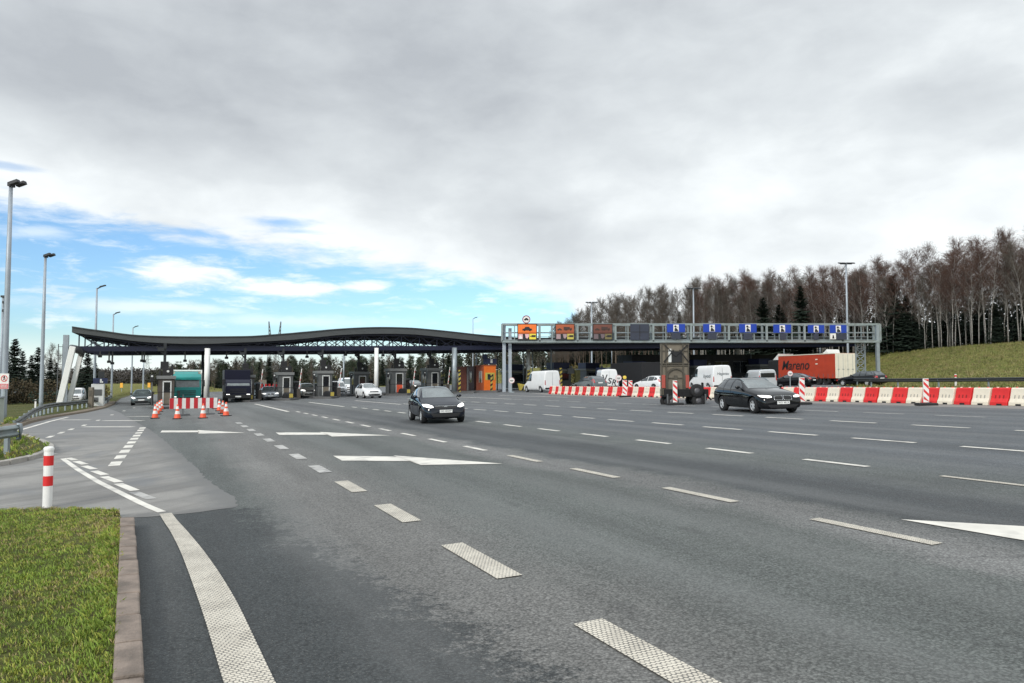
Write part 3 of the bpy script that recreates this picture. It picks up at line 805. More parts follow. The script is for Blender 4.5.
def patch(bvh, poly, direction, m, name, parent, off=.006, cut=.10, far=6.0, both=False):
    """a pane or lamp cut from the body's own surface: poly is outlined in the plane across 'direction' and laid on the body"""
    d = Vector(direction)
    bm = bmesh.new()
    if abs(d.x) > .5: P = [Vector((-d.x * far, a, b)) for a, b in poly]
    elif abs(d.y) > .5: P = [Vector((a, -d.y * far, b)) for a, b in poly]
    else: P = [Vector((a, b, far)) for a, b in poly]
    f = bm.faces.new([bm.verts.new(p) for p in P])
    bmesh.ops.triangulate(bm, faces=[f])
    for _ in range(5):
        es = [e for e in bm.edges if e.calc_length() > cut]
        if not es: break
        bmesh.ops.subdivide_edges(bm, edges=es, cuts=1)
        bmesh.ops.triangulate(bm, faces=bm.faces[:])
    for v in bm.verts:
        h, nrm, ix, ds = bvh.ray_cast(v.co, d)
        if h is None:
            h, nrm, ix, ds = bvh.find_nearest(v.co + d * far)
        if nrm.dot(d) > 0: nrm = -nrm
        v.co = h + nrm * off
    for fc in bm.faces:
        fc.smooth = True
        fc.normal_update()
        if fc.normal.dot(d) > 0: fc.normal_flip()
    me = bpy.data.meshes.new(name); bm.to_mesh(me); bm.free()
    me.materials.append(m)
    o = bpy.data.objects.new(name, me); COL.objects.link(o); o.parent = parent
    return o

def wheel_parts(root, x, y, r, wd, rimm, spokes=5):
    t = MB(); s = 1 if y > 0 else -1
    prof = [(r * .62, -wd / 2), (r * .93, -wd / 2), (r, -wd / 2 + .03), (r, wd / 2 - .03), (r * .93, wd / 2), (r * .62, wd / 2), (r * .60, wd / 2 - .05), (r * .60, -wd / 2 + .05), (r * .62, -wd / 2)]
    t.lathe(prof, 24, 0, (0, 0, 0), 'Y')
    w_ = t.build('wheel', M['rubber'], root, True); w_.location = (x, y, r)
    k = MB()
    ro = wd / 2 * s
    k.lathe([(.02, ro - s * .045), (r * .60, ro - s * .05)], 24, 1, (0, 0, 0), 'Y')
    k.lathe([(r * .55, ro - s * .03), (r * .63, ro - s * .012), (r * .63, ro - s * .04)], 24, 0, (0, 0, 0), 'Y')
    k.lathe([(.0, ro - s * .012), (r * .15, ro - s * .018), (r * .15, ro - s * .045)], 14, 0, (0, 0, 0), 'Y')
    for i in range(spokes):
        a = 2 * PI * i / spokes + .3
        p = Vector((math.cos(a) * r * .1, ro - s * .026, math.sin(a) * r * .1)); q = Vector((math.cos(a) * r * .60, ro - s * .022, math.sin(a) * r * .60))
        sd_ = Vector((-math.sin(a), 0, math.cos(a)))
        w1, w2 = r * .10, r * .14
        P = [p + sd_ * w1, p - sd_ * w1, q - sd_ * w2, q + sd_ * w2]
        k.add(P + [v - Vector((0, s * .02, 0)) for v in P], [(0, 1, 2, 3), (0, 4, 5, 1), (2, 6, 7, 3), (1, 5, 6, 2), (3, 7, 4, 0)], 0)
    k.build('rim', [rimm, M['under']], w_, False)
    return w_

HATCH = dict(L=4.34, W=1.84, H=1.50, st=[
    (2.20, .28, .46, .60, .55, .42), (2.12, .22, .58, .74, .78, .62), (1.95, .19, .70, .84, .89, .70), (1.55, .18, .83, .92, .93, .74), (1.05, .18, .92, 1.02, .94, .76),
    (.90, .18, .935, 1.06, .94, .76), (.45, .18, .95, 1.27, .94, .69), (.10, .18, .96, 1.42, .94, .66), (-.25, .18, .97, 1.50, .94, .65), (-.9, .18, .985, 1.51, .935, .64),
    (-1.45, .19, 1.0, 1.45, .92, .62), (-1.80, .21, 1.0, 1.30, .90, .63), (-2.02, .24, .97, 1.06, .87, .66), (-2.14, .28, .82, .90, .82, .64), (-2.20, .34, .60, .68, .68, .5)],
    ax=(1.36, -1.29), r=.325,
    ws=[(-.70, 1.04), (.70, 1.04), (.565, 1.435), (-.565, 1.435)], rw=[(-.60, 1.08), (.60, 1.08), (.52, 1.38), (-.52, 1.38)],
    sw=[[(.62, .99), (.55, 1.10), (.08, 1.355), (-.30, 1.42), (-.32, .995)], [(-.40, .995), (-.38, 1.425), (-.95, 1.425), (-1.22, 1.395), (-1.22, 1.02)], [(-1.28, 1.03), (-1.28, 1.385), (-1.62, 1.26), (-1.70, 1.10)]],
    hl=[(.50, .66), (.62, .64), (.84, .70), (.86, .79), (.70, .79), (.53, .72)], tl=[(.62, .84), (.82, .84), (.74, 1.16), (.62, 1.20)],
    gr=[(-.42, .60), (.42, .60), (.45, .70), (-.45, .70)], gr2=[(-.52, .27), (.52, .27), (.62, .42), (-.62, .42)], pl=.50, plr=.74)
WAGON = dict(L=4.63, W=1.83, H=1.43, st=[
    (2.34, .24, .46, .58, .60, .45), (2.27, .19, .58, .74, .80, .62), (2.10, .17, .70, .83, .88, .70), (1.6, .17, .80, .91, .91, .74), (1.0, .17, .88, .985, .915, .76),
    (.82, .17, .90, 1.02, .915, .76), (.35, .17, .915, 1.23, .915, .68), (.0, .17, .925, 1.37, .915, .65), (-.4, .17, .935, 1.43, .915, .64), (-1.2, .17, .95, 1.43, .91, .63),
    (-1.75, .18, .96, 1.38, .90, .61), (-2.05, .20, .965, 1.22, .88, .63), (-2.22, .23, .94, 1.02, .86, .66), (-2.31, .27, .80, .88, .82, .64), (-2.36, .32, .58, .66, .68, .5)],
    ax=(1.50, -1.31), r=.325,
    ws=[(-.69, 1.00), (.69, 1.00), (.56, 1.365), (-.56, 1.365)], rw=[(-.58, 1.02), (.58, 1.02), (.50, 1.30), (-.50, 1.30)],
    sw=[[(.52, .955), (.44, 1.07), (.0, 1.30), (-.40, 1.36), (-.42, .965)], [(-.50, .965), (-.48, 1.365), (-1.08, 1.355), (-1.14, .985)], [(-1.20, .99), (-1.16, 1.35), (-1.72, 1.29), (-1.98, 1.14), (-1.98, 1.06)]],
    hl=[(.46, .645), (.62, .635), (.82, .67), (.84, .735), (.62, .725), (.47, .70)], tl=[(.50, .80), (.84, .80), (.82, .96), (.50, .96)],
    gr=[(-.36, .55), (-.03, .55), (-.03, .72), (-.36, .70)], gr2=[(-.50, .23), (.50, .23), (.66, .36), (-.66, .36)], pl=.44, plr=.72, kidney=True)
SEDAN = dict(WAGON); SEDAN.update(L=4.6, H=1.43, st=WAGON['st'][:9] + [(-.9, .17, .95, 1.40, .91, .62), (-1.35, .18, .96, 1.24, .90, .64), (-1.75, .19, .965, 1.06, .89, .70), (-2.15, .22, .94, 1.02, .86, .70), (-2.30, .27, .80, .90, .82, .64), (-2.36, .32, .58, .66, .68, .5)],
    sw=[WAGON['sw'][0], [(-.50, .965), (-.48, 1.36), (-.88, 1.32), (-1.35, 1.13), (-1.38, 1.03)]], rw=[(-.60, 1.06), (.60, 1.06), (.52, 1.30), (-.52, 1.30)])
SUV = dict(L=4.5, W=1.86, H=1.66, st=[
    (2.26, .32, .56, .72, .62, .48), (2.2, .27, .70, .88, .82, .66), (2.05, .25, .84, .98, .90, .74), (1.5, .25, .95, 1.05, .93, .77), (1.05, .25, 1.02, 1.13, .935, .78),
    (.9, .25, 1.04, 1.17, .935, .78), (.45, .25, 1.05, 1.44, .935, .71), (.15, .25, 1.06, 1.60, .935, .69), (-.3, .25, 1.07, 1.66, .935, .68), (-1.2, .25, 1.08, 1.66, .93, .67),
    (-1.75, .26, 1.09, 1.60, .92, .66), (-2.05, .27, 1.09, 1.36, .90, .68), (-2.2, .30, 1.05, 1.14, .88, .70), (-2.27, .34, .88, .98, .84, .66), (-2.30, .40, .66, .76, .7, .55)],
    ax=(1.38, -1.32), r=.36,
    ws=[(-.72, 1.15), (.72, 1.15), (.60, 1.58), (-.60, 1.58)], rw=[(-.62, 1.16), (.62, 1.16), (.56, 1.53), (-.56, 1.53)],
    sw=[[(.62, 1.09), (.52, 1.24), (.12, 1.50), (-.33, 1.58), (-.35, 1.10)], [(-.42, 1.10), (-.40, 1.585), (-1.0, 1.58), (-1.06, 1.12)], [(-1.12, 1.12), (-1.10, 1.575), (-1.65, 1.51), (-1.85, 1.30), (-1.85, 1.20)]],
    hl=[(.46, .80), (.62, .78), (.88, .84), (.90, .94), (.66, .94), (.48, .90)], tl=[(.62, .92), (.86, .92), (.80, 1.30), (.66, 1.32)],
    gr=[(-.42, .70), (.42, .70), (.45, .84), (-.45, .84)], gr2=[(-.55, .36), (.55, .36), (.62, .52), (-.62, .52)], pl=.58, plr=.92)
def van_spec(L=5.0, Wd=1.95, H=2.3, hood=.95):
    h2 = L / 2; c = h2 - hood; zh = min(1.25, H * .55); zb = .24
    wl = Wd / 2
    return dict(L=L, W=Wd, H=H, st=[
        (h2, .30, .52, .66, wl * .70, wl * .55), (h2 - .06, .25, .68, .84, wl * .90, wl * .72), (h2 - .2, zb, .84, .98, wl * .97, wl * .80), (c + .15, zb, zh - .16, zh - .04, wl, wl * .82), (c, zb, zh - .13, zh + .03, wl, wl * .83),
        (c - .35, zb, zh - .1, zh + (H - zh) * .55, wl, wl * .80), (c - .68, zb, zh - .08, H - .10, wl, wl * .82), (c - 1.0, zb, zh, H, wl, wl * .86), (c - 1.05, zb, zh, H, wl, wl * .87),
        (-h2 + .25, zb, zh, H, wl, wl * .87), (-h2 + .10, zb, zh, H, wl, wl * .87), (-h2 + .05, .26, zh, H - .02, wl * .99, wl * .86), (-h2 + .02, .28, zh, H - .06, wl * .97, wl * .84), (-h2, .32, zh, H - .10, wl * .94, wl * .82)],
        ax=(c + .05, -h2 + 1.05), r=.335,
        ws=[(-wl * .84, zh + .04), (wl * .84, zh + .04), (wl * .74, H - .22), (-wl * .74, H - .22)], rw=None,
        sw=[[(c - .15, zh + .02), (c - .30, zh + .28), (c - .62, H - .30), (c - 1.25, H - .30), (c - 1.25, zh)]],
        hl=[(wl * .55, .74), (wl * .92, .78), (wl * .92, .98), (wl * .62, .90)], tl=[(wl * .84, .80), (wl * .95, .80), (wl * .92, 1.30), (wl * .84, 1.30)],
        gr=[(-wl * .5, .68), (wl * .5, .68), (wl * .5, .82), (-wl * .5, .82)], gr2=[(-wl * .6, .34), (wl * .6, .34), (wl * .65, .50), (-wl * .65, .50)], pl=.55, plr=.62)
MINIVAN = van_spec(4.4, 1.83, 1.84, 1.0)
BODYCACHE = {}
def vehicle(spec, key, name, label, cat, pos, d, paintm, group=None, lit=True, rim='rim', near=False, plate_txt=None, rear_pane=True, mirrors=True, extra=None):
    """d: heading, world vector of the vehicle's front"""
    rz = math.atan2(d[1], d[0])
    root = thing(name, pos, rz, label, cat, group)
    L, Wd, H, r = spec['L'], spec['W'], spec['H'], spec['r']
    # roll with the cross fall of the road
    fw = Vector((d[0], d[1], plane(d[0]) if True else 0)).normalized()
    side = Vector((-fw.y, fw.x, 0)).normalized(); side.z = SL * side.x; side.normalize(); up = fw.cross(side).normalized(); side = up.cross(fw)
    root.rotation_euler = Matrix((fw, side, up)).transposed().to_euler()
    if key not in BODYCACHE:
        h = loft(spec['st'], 2 if not near else 3)
        me = bake(h)
        xs = [v.co.x for v in me.vertices]; ys = [v.co.y for v in me.vertices]; zs = [v.co.z for v in me.vertices]
        kx = L / (max(xs) - min(xs)); ky = Wd / (max(ys) - min(ys)); kz = (H - .17) / (max(zs) - min(zs)); zm = min(zs)
        cx = (max(xs) + min(xs)) / 2
        for v in me.vertices: v.co = ((v.co.x - cx) * kx, v.co.y * ky, (v.co.z - zm) * kz + .17)
        bm = bmesh.new(); bm.from_mesh(me); bvh = BVHTree.FromBMesh(bm); bm.free()
        cut = MB()
        for x in spec['ax']:
            for s in (-1, 1):
                y0, y1 = s * (Wd / 2 - .34), s * (Wd / 2 + .2)
                lo, hi = min(y0, y1), max(y0, y1)
                cut.lathe([(.0001, lo), (r + .055, lo), (r + .055, hi), (.0001, hi)], 28, 0, (x, 0, r + .015), 'Y')
        c = cut.build('cutter', M['under'])
        bm = bmesh.new(); bm.from_mesh(c.data); bmesh.ops.remove_doubles(bm, verts=bm.verts, dist=.0005); bmesh.ops.recalc_face_normals(bm, faces=bm.faces); bm.to_mesh(c.data); bm.free()
        h.modifiers.clear(); old = h.data; h.data = me; bpy.data.meshes.remove(old)
        me.materials.clear(); me.materials.append(paintm); me.materials.append(M['under'])
        md = h.modifiers.new('b', 'BOOLEAN'); md.operation = 'DIFFERENCE'; md.solver = 'EXACT'; md.object = c; md.material_mode = 'INDEX' if hasattr(md, 'material_mode') else md.material_mode
        res = bake(h)
        for p in res.polygons:
            q = p.center
            arch = any(abs(math.hypot(q.x - x, q.z - r - .015) - (r + .055)) < .02 and abs(q.y) > Wd / 2 - .36 for x in spec['ax']) or (abs(abs(q.y) - (Wd / 2 - .34)) < .01 and any(math.hypot(q.x - x, q.z - r - .015) < r + .06 for x in spec['ax']))
            under = q.z < .20
            p.material_index = 1 if (arch or under) else 0
            p.use_smooth = not arch
        bpy.data.objects.remove(h); bpy.data.objects.remove(c)
        res.name = 'body'
        BODYCACHE[key] = (res, bvh)
    res, bvh = BODYCACHE[key]
    me = res.copy(); me.name = 'body'
    me.materials.clear(); me.materials.append(paintm); me.materials.append(M['under'])
    body = bpy.data.objects.new('body', me); COL.objects.link(body); body.parent = root
    ct = .07 if near else .16
    patch(bvh, spec['ws'], (-1, 0, 0), M['screen_glass'], 'windscreen', root, .006, ct)
    if rear_pane and spec['rw']: patch(bvh, spec['rw'], (1, 0, 0), M['glass_car'], 'rear_window', root, .006, ct)
    for poly in spec['sw']:
        patch(bvh, poly, (0, -1, 0), M['glass_car'], 'side_window', root, .006, ct)
        patch(bvh, poly[::-1], (0, 1, 0), M['glass_car'], 'side_window', root, .006, ct)
    lm = M['headlight'] if lit else M['headlight_off']
    for s in (-1, 1):
        patch(bvh, [(a * s, b) for a, b in spec['hl']], (-1, 0, 0), lm, 'headlight', root, .008, ct * .8)
        patch(bvh, [(a * s, b) for a, b in spec['tl']], (1, 0, 0), M['tail'], 'tail_light', root, .008, ct * .8)
    if spec.get('kidney'):
        for s in (-1, 1): 
            patch(bvh, [(a * s, b) for a, b in spec['gr']], (-1, 0, 0), M['black'], 'grille', root, .010, ct)
            rim_ = [(a * s, b) for a, b in spec['gr']]
            g = MB()
            for i in range(4):
                a, b_ = rim_[i], rim_[(i + 1) % 4]
                pa = bvh.ray_cast(Vector((6, a[0], a[1])), Vector((-1, 0, 0)))[0]; pb = bvh.ray_cast(Vector((6, b_[0], b_[1])), Vector((-1, 0, 0)))[0]
                if pa and pb: g.bar(pa + Vector((.01, 0, 0)), pb + Vector((.01, 0, 0)), .022)
            g.build('grille_frame', M['chrome'], root)
    else:
        patch(bvh, spec['gr'], (-1, 0, 0), M['black'], 'grille', root, .008, ct)
        if near:
            g = MB(); z = max(b for a, b in spec['gr']) + .012
            for i in range(8):
                ya, yb = -.44 + .11 * i, -.44 + .11 * (i + 1)
                pa = bvh.ray_cast(Vector((6, ya, z)), Vector((-1, 0, 0)))[0]; pb = bvh.ray_cast(Vector((6, yb, z)), Vector((-1, 0, 0)))[0]
                g.bar(pa + Vector((.008, 0, 0)), pb + Vector((.008, 0, 0)), .02, .035)
            pa = bvh.ray_cast(Vector((6, 0, z - .02)), Vector((-1, 0, 0)))[0]
            g.lathe([(.0, .0), (.06, .0), (.06, .012), (0, .012)], 16, 0, (0, 0, 0), 'Y')
            k0 = len(g.v) - 64
            for i in range(k0, len(g.v)):
                v = g.v[i]; g.v[i] = (pa.x + .01 + v[1], v[0] * 1.25, pa.z + v[2] * .6)
            g.build('chrome_trim', M['chrome'], root)
    patch(bvh, spec['gr2'], (-1, 0, 0), M['black'], 'lower_grille', root, .006, ct)
    # door shut lines, sills and handles
    if near:
        for x in (spec['sw'][0][0][0] + .12, spec['sw'][0][-1][0] - .03, spec['sw'][1][-1][0] if len(spec['sw']) > 2 else -1.1):
            for s in (-1, 1):
                g = MB(); z0, z1 = .33, .97
                prev = None
                for i in range(9):
                    z = z0 + (z1 - z0) * i / 8
                    h_, n_, _, _ = bvh.ray_cast(Vector((x, s * 6, z)), Vector((0, -s, 0)))
                    if h_ is None: continue
                    q = h_ + n_ * .002
                    if prev: g.bar(prev, q, .012, .006)
                    prev = q
                g.build('door_seam', M['under'], root)
        for x in (spec['sw'][0][-1][0] + .16, spec['sw'][1][2][0] + .02):
            for s in (-1, 1):
                h_, n_, _, _ = bvh.ray_cast(Vector((x, s * 6, .80)), Vector((0, -s, 0)))
                hb = MB(); hb.box(h_ + Vector((0, s * .012, 0)), (.19, .03, .028)); hb.build('door_handle', paintm, root, bevel=.008)
    for zz, dr in ((spec['pl'], 1), (spec['plr'], -1)):
        h_, n_, _, _ = bvh.ray_cast(Vector((dr * 6, 0, zz)), Vector((-dr, 0, 0)))
        if h_ is None: continue
        pb = MB(); pb.box(h_ + Vector((dr * .015, 0, 0)), (.02, .52, .115)); pl_ = pb.build('number_plate', M['plate'], root)
        if plate_txt and dr == 1:
            text_obj(plate_txt, .10, 'lettering', M['ink'], pl_, h_ + Vector((.027, 0, 0)), (PI / 2, 0, PI / 2), .001, width=.44)
    for x in spec['ax']:
        for s in (-1, 1): wheel_parts(root, x, s * (Wd / 2 - .125), r, .215, M[rim])
    if mirrors:
        mx = spec['sw'][0][0][0] - .12; mz = spec['sw'][0][0][1] + .05
        for s in (-1, 1):
            h_, n_, _, _ = bvh.ray_cast(Vector((mx, s * 6, mz)), Vector((0, -s, 0)))
            mm = MB(); mm.bar(h_ - Vector((0, s * .03, 0)), h_ + Vector((.0, s * .09, .02)), .06, .04)
            mm.lathe([(.0, -.05), (.06, -.045), (.085, .0), (.07, .05), (.0, .06)], 10)
            k0 = len(mm.v) - 50
            for i in range(k0, len(mm.v)):
                v = mm.v[i]; mm.v[i] = (h_.x + .0 + v[2] * 1.1, h_.y + s * .15 + v[1] * 1.25, h_.z + .045 + v[0] * .9)
            mm.build('mirror', paintm if near else M['black'], root, True)
    if extra: extra(root, bvh)
    return root
def head(azdeg): a = rad(azdeg); return (-math.sin(a), -math.cos(a))      # coming towards us, seen under this azimuth
def away(azdeg): a = rad(azdeg); return (math.sin(a), math.cos(a))
def at(px, y):                                                          # ground point on this column of the picture, y metres ahead
    d = ray(px, 380); x = d.x / d.y * y
    return Vector((x, y, plane(x)))

def roof_rails(root, bvh):
    for s in (-1, 1):
        g = MB(); prev = None
        for i in range(13):
            x = .15 - 1.95 * i / 12
            h_, n_, _, _ = bvh.ray_cast(Vector((x, s * .56, 4)), Vector((0, 0, -1)))
            if h_ is None: continue
            q = h_ + Vector((0, 0, .035 if 0 < i < 12 else .005))
            if prev: g.bar(prev, q, .03, .03)
            prev = q
        g.build('roof_rail', M['galv'], root)
def chrome_rails(root, bvh): roof_rails(root, bvh)
def antenna(root, bvh):
    h_, n_, _, _ = bvh.ray_cast(Vector((-.1, 0, 4)), Vector((0, 0, -1)))
    g = MB(); g.tube([h_, h_ + Vector((-.12, 0, .17))], [.012, .006], 6); g.build('antenna', M['black'], root)
    h_, n_, _, _ = bvh.ray_cast(Vector((6, -.52, 1.09)), Vector((-1, 0, 0)))
def both(root, bvh): roof_rails(root, bvh); antenna(root, bvh)

p = G(435.5, 420.9)
focus = vehicle(HATCH, 'hatch_near', 'hatchback_car', 'dark blue black hatchback with lit headlamps coming towards the viewer on the open lanes', 'car', p, head(-17.5), M['car_blueblack'], lit=True, near=True, plate_txt='GD 405KP', extra=antenna)
focus.scale = (.945, .945, .945)
p = G(755.5, 411.3)
vehicle(WAGON, 'wagon_near', 'estate_car', 'black estate car with twin chrome rimmed grille driving past the red and white barrier blocks', 'car', p, head(-9.0), M['car_black'], lit=True, near=True, plate_txt='WX 4819', extra=roof_rails)
vehicle(HATCH, 'hatch_far', 'hatchback_car', 'small grey car coming towards the viewer left of the leftmost grey toll booth', 'car', at(143, 71.5), head(-24), M['car_grey'])
vehicle(SEDAN, 'sedan_far', 'saloon_car', 'silver saloon with red load behind its roof in the lane right of the navy lorry', 'car', at(269.5, 79.5), head(-22), M['car_silver'])
vehicle(MINIVAN, 'minivan', 'van', 'pale ice blue van close beside the silver saloon in the toll lanes', 'van', at(257.5, 86), head(-24), M['car_ice'])
vehicle(SUV, 'suv_far', 'suv', 'pale beige four wheel drive car waiting between two grey toll booths', 'car', at(307, 85.5), head(-24), M['car_beige'])
vehicle(MINIVAN, 'minivan', 'van', 'small white van in the toll lane left of the white hatchback', 'van', at(338.5, 104), head(-23), M['car_white'], lit=False)
vehicle(van_spec(5.4, 2.0, 2.4), 'van_tall', 'van', 'tall white van far behind the small white van in the toll lane', 'van', at(347, 126), head(-24), M['car_white'], lit=False)
vehicle(HATCH, 'hatch_far', 'hatchback_car', 'white hatchback just leaving its toll lane below the central white column', 'car', at(368.5, 75.5), head(-27), M['car_white'], lit=False)
vehicle(SUV, 'suv_far', 'suv', 'dark four wheel drive car with lit lamps behind the blue black hatchback', 'car', at(415.5, 113), head(-23), M['car_black'])
# parked on the left
vehicle(SUV, 'suv_far', 'suv', 'dark car parked behind the russet hedge at the left edge', 'car', at(20, 96), (.9, .2), M['car_black'], lit=False)
vehicle(HATCH, 'hatch_far', 'hatchback_car', 'grey car parked behind the dark green containers near the hedge', 'car', at(31, 104), (.8, -.5), M['car_grey'], lit=False)
vehicle(MINIVAN, 'minivan', 'van', 'white parked van seen between the two slanted white legs of the canopy', 'van', at(77, 98), (.4, -.9), M['car_white'], lit=False)
# right of the barrier, driving away
vt = van_spec(5.3, 2.0, 2.35, .9)
def van_rear(texts):
    def fn(root, bvh):
        for zz in (1.25,):
            g = MB()
            for s in (-1, 1):
                h_, n_, _, _ = bvh.ray_cast(Vector((-6, s * .42, 1.3)), Vector((1, 0, 0)))
            g.box((-vt['L'] / 2 - .005, 0, 1.25), (.02, .015, 1.7)); g.build('rear_door_seam', M['cap_grey'], root)
            k = MB(); k.box((-vt['L'] / 2 - .03, 0, .42), (.1, 1.8, .16)); k.build('rear_bumper', M['black'], root, bevel=.02)
        for (body, size, loc, rot, wd, sh) in texts: text_obj(body, size, 'lettering', M['ink'] if body in 'VSR' else M['script'], root, loc, rot, .004, sh, .012 if body in 'VSR' else .001, wd)
    return fn
RB = -vt['L'] / 2 - .02
REAR = (PI / 2, 0, -PI / 2)
LEFT = (PI / 2, 0, PI)
vehicle(vt, 'van_delivery', 'van', 'large white van facing away at the far end of the barrier blocks', 'van', at(541.5, 82.5), away(-25), M['car_white'], lit=False, extra=van_rear([]))
vehicle(vt, 'van_delivery', 'van', 'white van with VSR in big slanting black letters across its rear doors', 'van', at(605.8, 85), away(-2), M['car_white'], lit=False,
        extra=van_rear([('V', 1.15, (RB, .55, 1.30), (PI / 2, 0, -PI / 2), .60, .1), ('S', .90, (RB, .0, 1.02), (PI / 2, .2, -PI / 2), .46, .1), ('R', .90, (RB, -.50, .84), (PI / 2, .2, -PI / 2), .50, .1)]))
vehicle(vt, 'van_delivery', 'van', 'white van with grey script on its side and rear doors behind the board trailer', 'van', at(709.5, 71.5), away(-12), M['car_white'], lit=False,
        extra=van_rear([('Hagenau', .36, (RB, -.05, 1.55), REAR, 1.2, .25), ('kyoti', .5, (-1.5, vt['W'] / 2 + .01, 1.35), (PI / 2, 0, PI), 1.5, .25)]))
vehicle(SUV, 'suv_far', 'suv', 'greenish grey four wheel drive car facing away left of the VSR van', 'car', at(590, 79), away(-24), M['car_grey'], lit=False)
vehicle(HATCH, 'hatch_far', 'hatchback_car', 'white hatchback facing away in front of the black box lorry', 'car', at(652, 76), away(-30), M['car_white'], lit=False)
vehicle(MINIVAN, 'minivan', 'van', 'silver people carrier with dark rear window behind the black estate car', 'van', at(757, 70), away(-8), M['car_pale'], lit=False)
def side_panes(root, bvh): pass
vehicle(SEDAN, 'sedan_far', 'saloon_car', 'dark saloon facing left behind the barrier below the red trailer', 'car', at(792, 73), away(-42), M['car_black'], lit=False)
vehicle(WAGON, 'wagon_far', 'estate_car', 'black estate car with red tail lamps behind the barrier right of the red trailer', 'car', at(862, 72), away(-24), M['car_black'], lit=False, extra=roof_rails)
for o in [o for o in COL.objects if o.get('label', '').startswith('silver people carrier')]:
    g = MB(); h = MINIVAN['L'] / 2; g.box((-h - .012, 0, 1.30), (.03, 1.35, .42)); g.build('rear_window', M['glass_dark'], o, bevel=.012)

# ---- lorries
def lorry_wheels(root, xs, Wd, r=.48):
    for x in xs:
        for s in (-1, 1):
            wheel_parts(root, x, s * (Wd / 2 - .16), r, .30, M['rim_dark'], 6)
def lorry(label, pos, d, cabm, boxm, Wd, H, cabL=1.9, boxL=6.5, stripes=False, name='lorry', cabH=None, frame=None):
    rz = math.atan2(d[1], d[0]); root = thing(name, pos, rz, label, 'lorry')
    root.rotation_euler = (math.atan(SL) * 0, 0, rz)
    cabH = cabH or H - .5
    b = MB(); w2 = Wd / 2
    prof = [(0, .55), (cabL - .05, .55), (cabL, .8), (cabL, 1.55), (cabL - .22, cabH - .25), (cabL - .55, cabH), (0, cabH)]
    b.prism(prof, Wd - .06, 0, lambda a, c, t: (a, -w2 + .03 + t, c)); b.build('cab', cabm, root, bevel=.06)
    g = MB(); zc0, zc1 = 1.62, min(cabH - .35, 2.35)
    g.add([(cabL + .004 - .22 * (z - 1.55) / (cabH - 1.8), y, z) for y, z in ((-w2 + .16, zc0), (w2 - .16, zc0), (w2 - .2, zc1), (-w2 + .2, zc1))], [(0, 1, 2, 3)])
    for v in range(4): g.v[v] = (g.v[v][0] + .012, g.v[v][1], g.v[v][2])
    g.add([(x - .03, y, z) for x, y, z in g.v], [(3, 2, 1, 0)])
    g.f += [[0, 4, 5, 1], [2, 6, 7, 3]]; g.m += [0, 0]
    g.build('windscreen', M['screen_glass'], root)
    k = MB()
    for z in (.95, 1.12, 1.29): k.box((cabL + .012, 0, z), (.03, Wd * .62, .07))
    k.build('grille', M['black'], root)
    for s in (-1, 1):
        h = MB(); h.box((cabL + .01, s * (w2 - .28), .72), (.05, .32, .18)); h.build('headlight', M['headlight'], root, bevel=.03)
        m_ = MB(); m_.box((cabL - .1, s * (w2 + .16), 1.95), (.1, .20, .55)); m_.bar((cabL - .1, s * (w2 - .05), 2.2), (cabL - .1, s * (w2 + .16), 2.1), .04); m_.build('mirror', M['black'], root, bevel=.02)
        sw = MB(); sw.box((cabL - .75, s * (w2 - .028), 1.9), (.75, .02, .6)); sw.build('side_window', M['glass_dark'], root)
    bp = MB(); bp.box((cabL - .05, 0, .58), (.3, Wd - .05, .36)); bp.build('bumper', M['black'], root, bevel=.04)
    pb = MB(); pb.box((cabL + .108, 0, .58), (.015, .52, .12)); pb.build('number_plate', M['plate'], root)
    c = MB(); c.box((-boxL / 2 - .1, 0, (H + .95) / 2), (boxL, Wd, H - .95)); c.build('cargo_box', boxm, root, bevel=.03)
    if frame:
        f = MB()
        for s in (-1, 1):
            f.box((-.085, s * (w2 + .005), (H + .95) / 2), (.14, .12, H - .9))
        f.box((-.085, 0, H + .03), (.16, Wd + .13, .12)); f.build('box_frame', frame, root)
    if stripes:
        f = MB(); k_ = 9
        for s in (-1, 1):
            for i in range(k_): f.box((.03, s * (w2 - .02), 1.1 + (H - 1.2) * (i + .5) / k_), (.05, .10, (H - 1.2) / k_ * .5))
        f.build('marker_strip', M['white_sheet'], root)
    ch = MB(); ch.box((-boxL / 2, 0, .78), (boxL + cabL, .9, .22)); ch.box((-boxL / 2, 0, .55), (boxL * .5, Wd - .2, .3)); ch.build('chassis', M['under'], root)
    lorry_wheels(root, (cabL - .75, -boxL + 1.6), Wd)
    return root
pt = at(186.5, 66)
r_ = lorry('teal fronted lorry with pale box edge waiting behind the striped barrier board', pt, head(-24), M['teal'], M['cream_door'], 2.42, 3.05, frame=M['white_paint'], stripes=True, cabH=2.75)
d_ = MB(); d_.prism([(-.05, 2.72), (1.2, 2.72), (.35, 2.98), (-.05, 2.98)], 1.9, 0, lambda a, c, t: (a, -.95 + t, c)); d_.build('wind_deflector', M['teal'], r_, bevel=.04)
v_ = MB(); v_.box((1.925, 0, 2.34), (.10, 2.0, .20)); v_.build('sun_visor', M['teal'], r_, bevel=.03)
pt = at(237.5, 73)
r_ = lorry('navy lorry with tall dark box and lit headlamps beside the left white column', pt, head(-23), M['navy'], M['navy'], 2.40, 3.15, cabH=2.2)
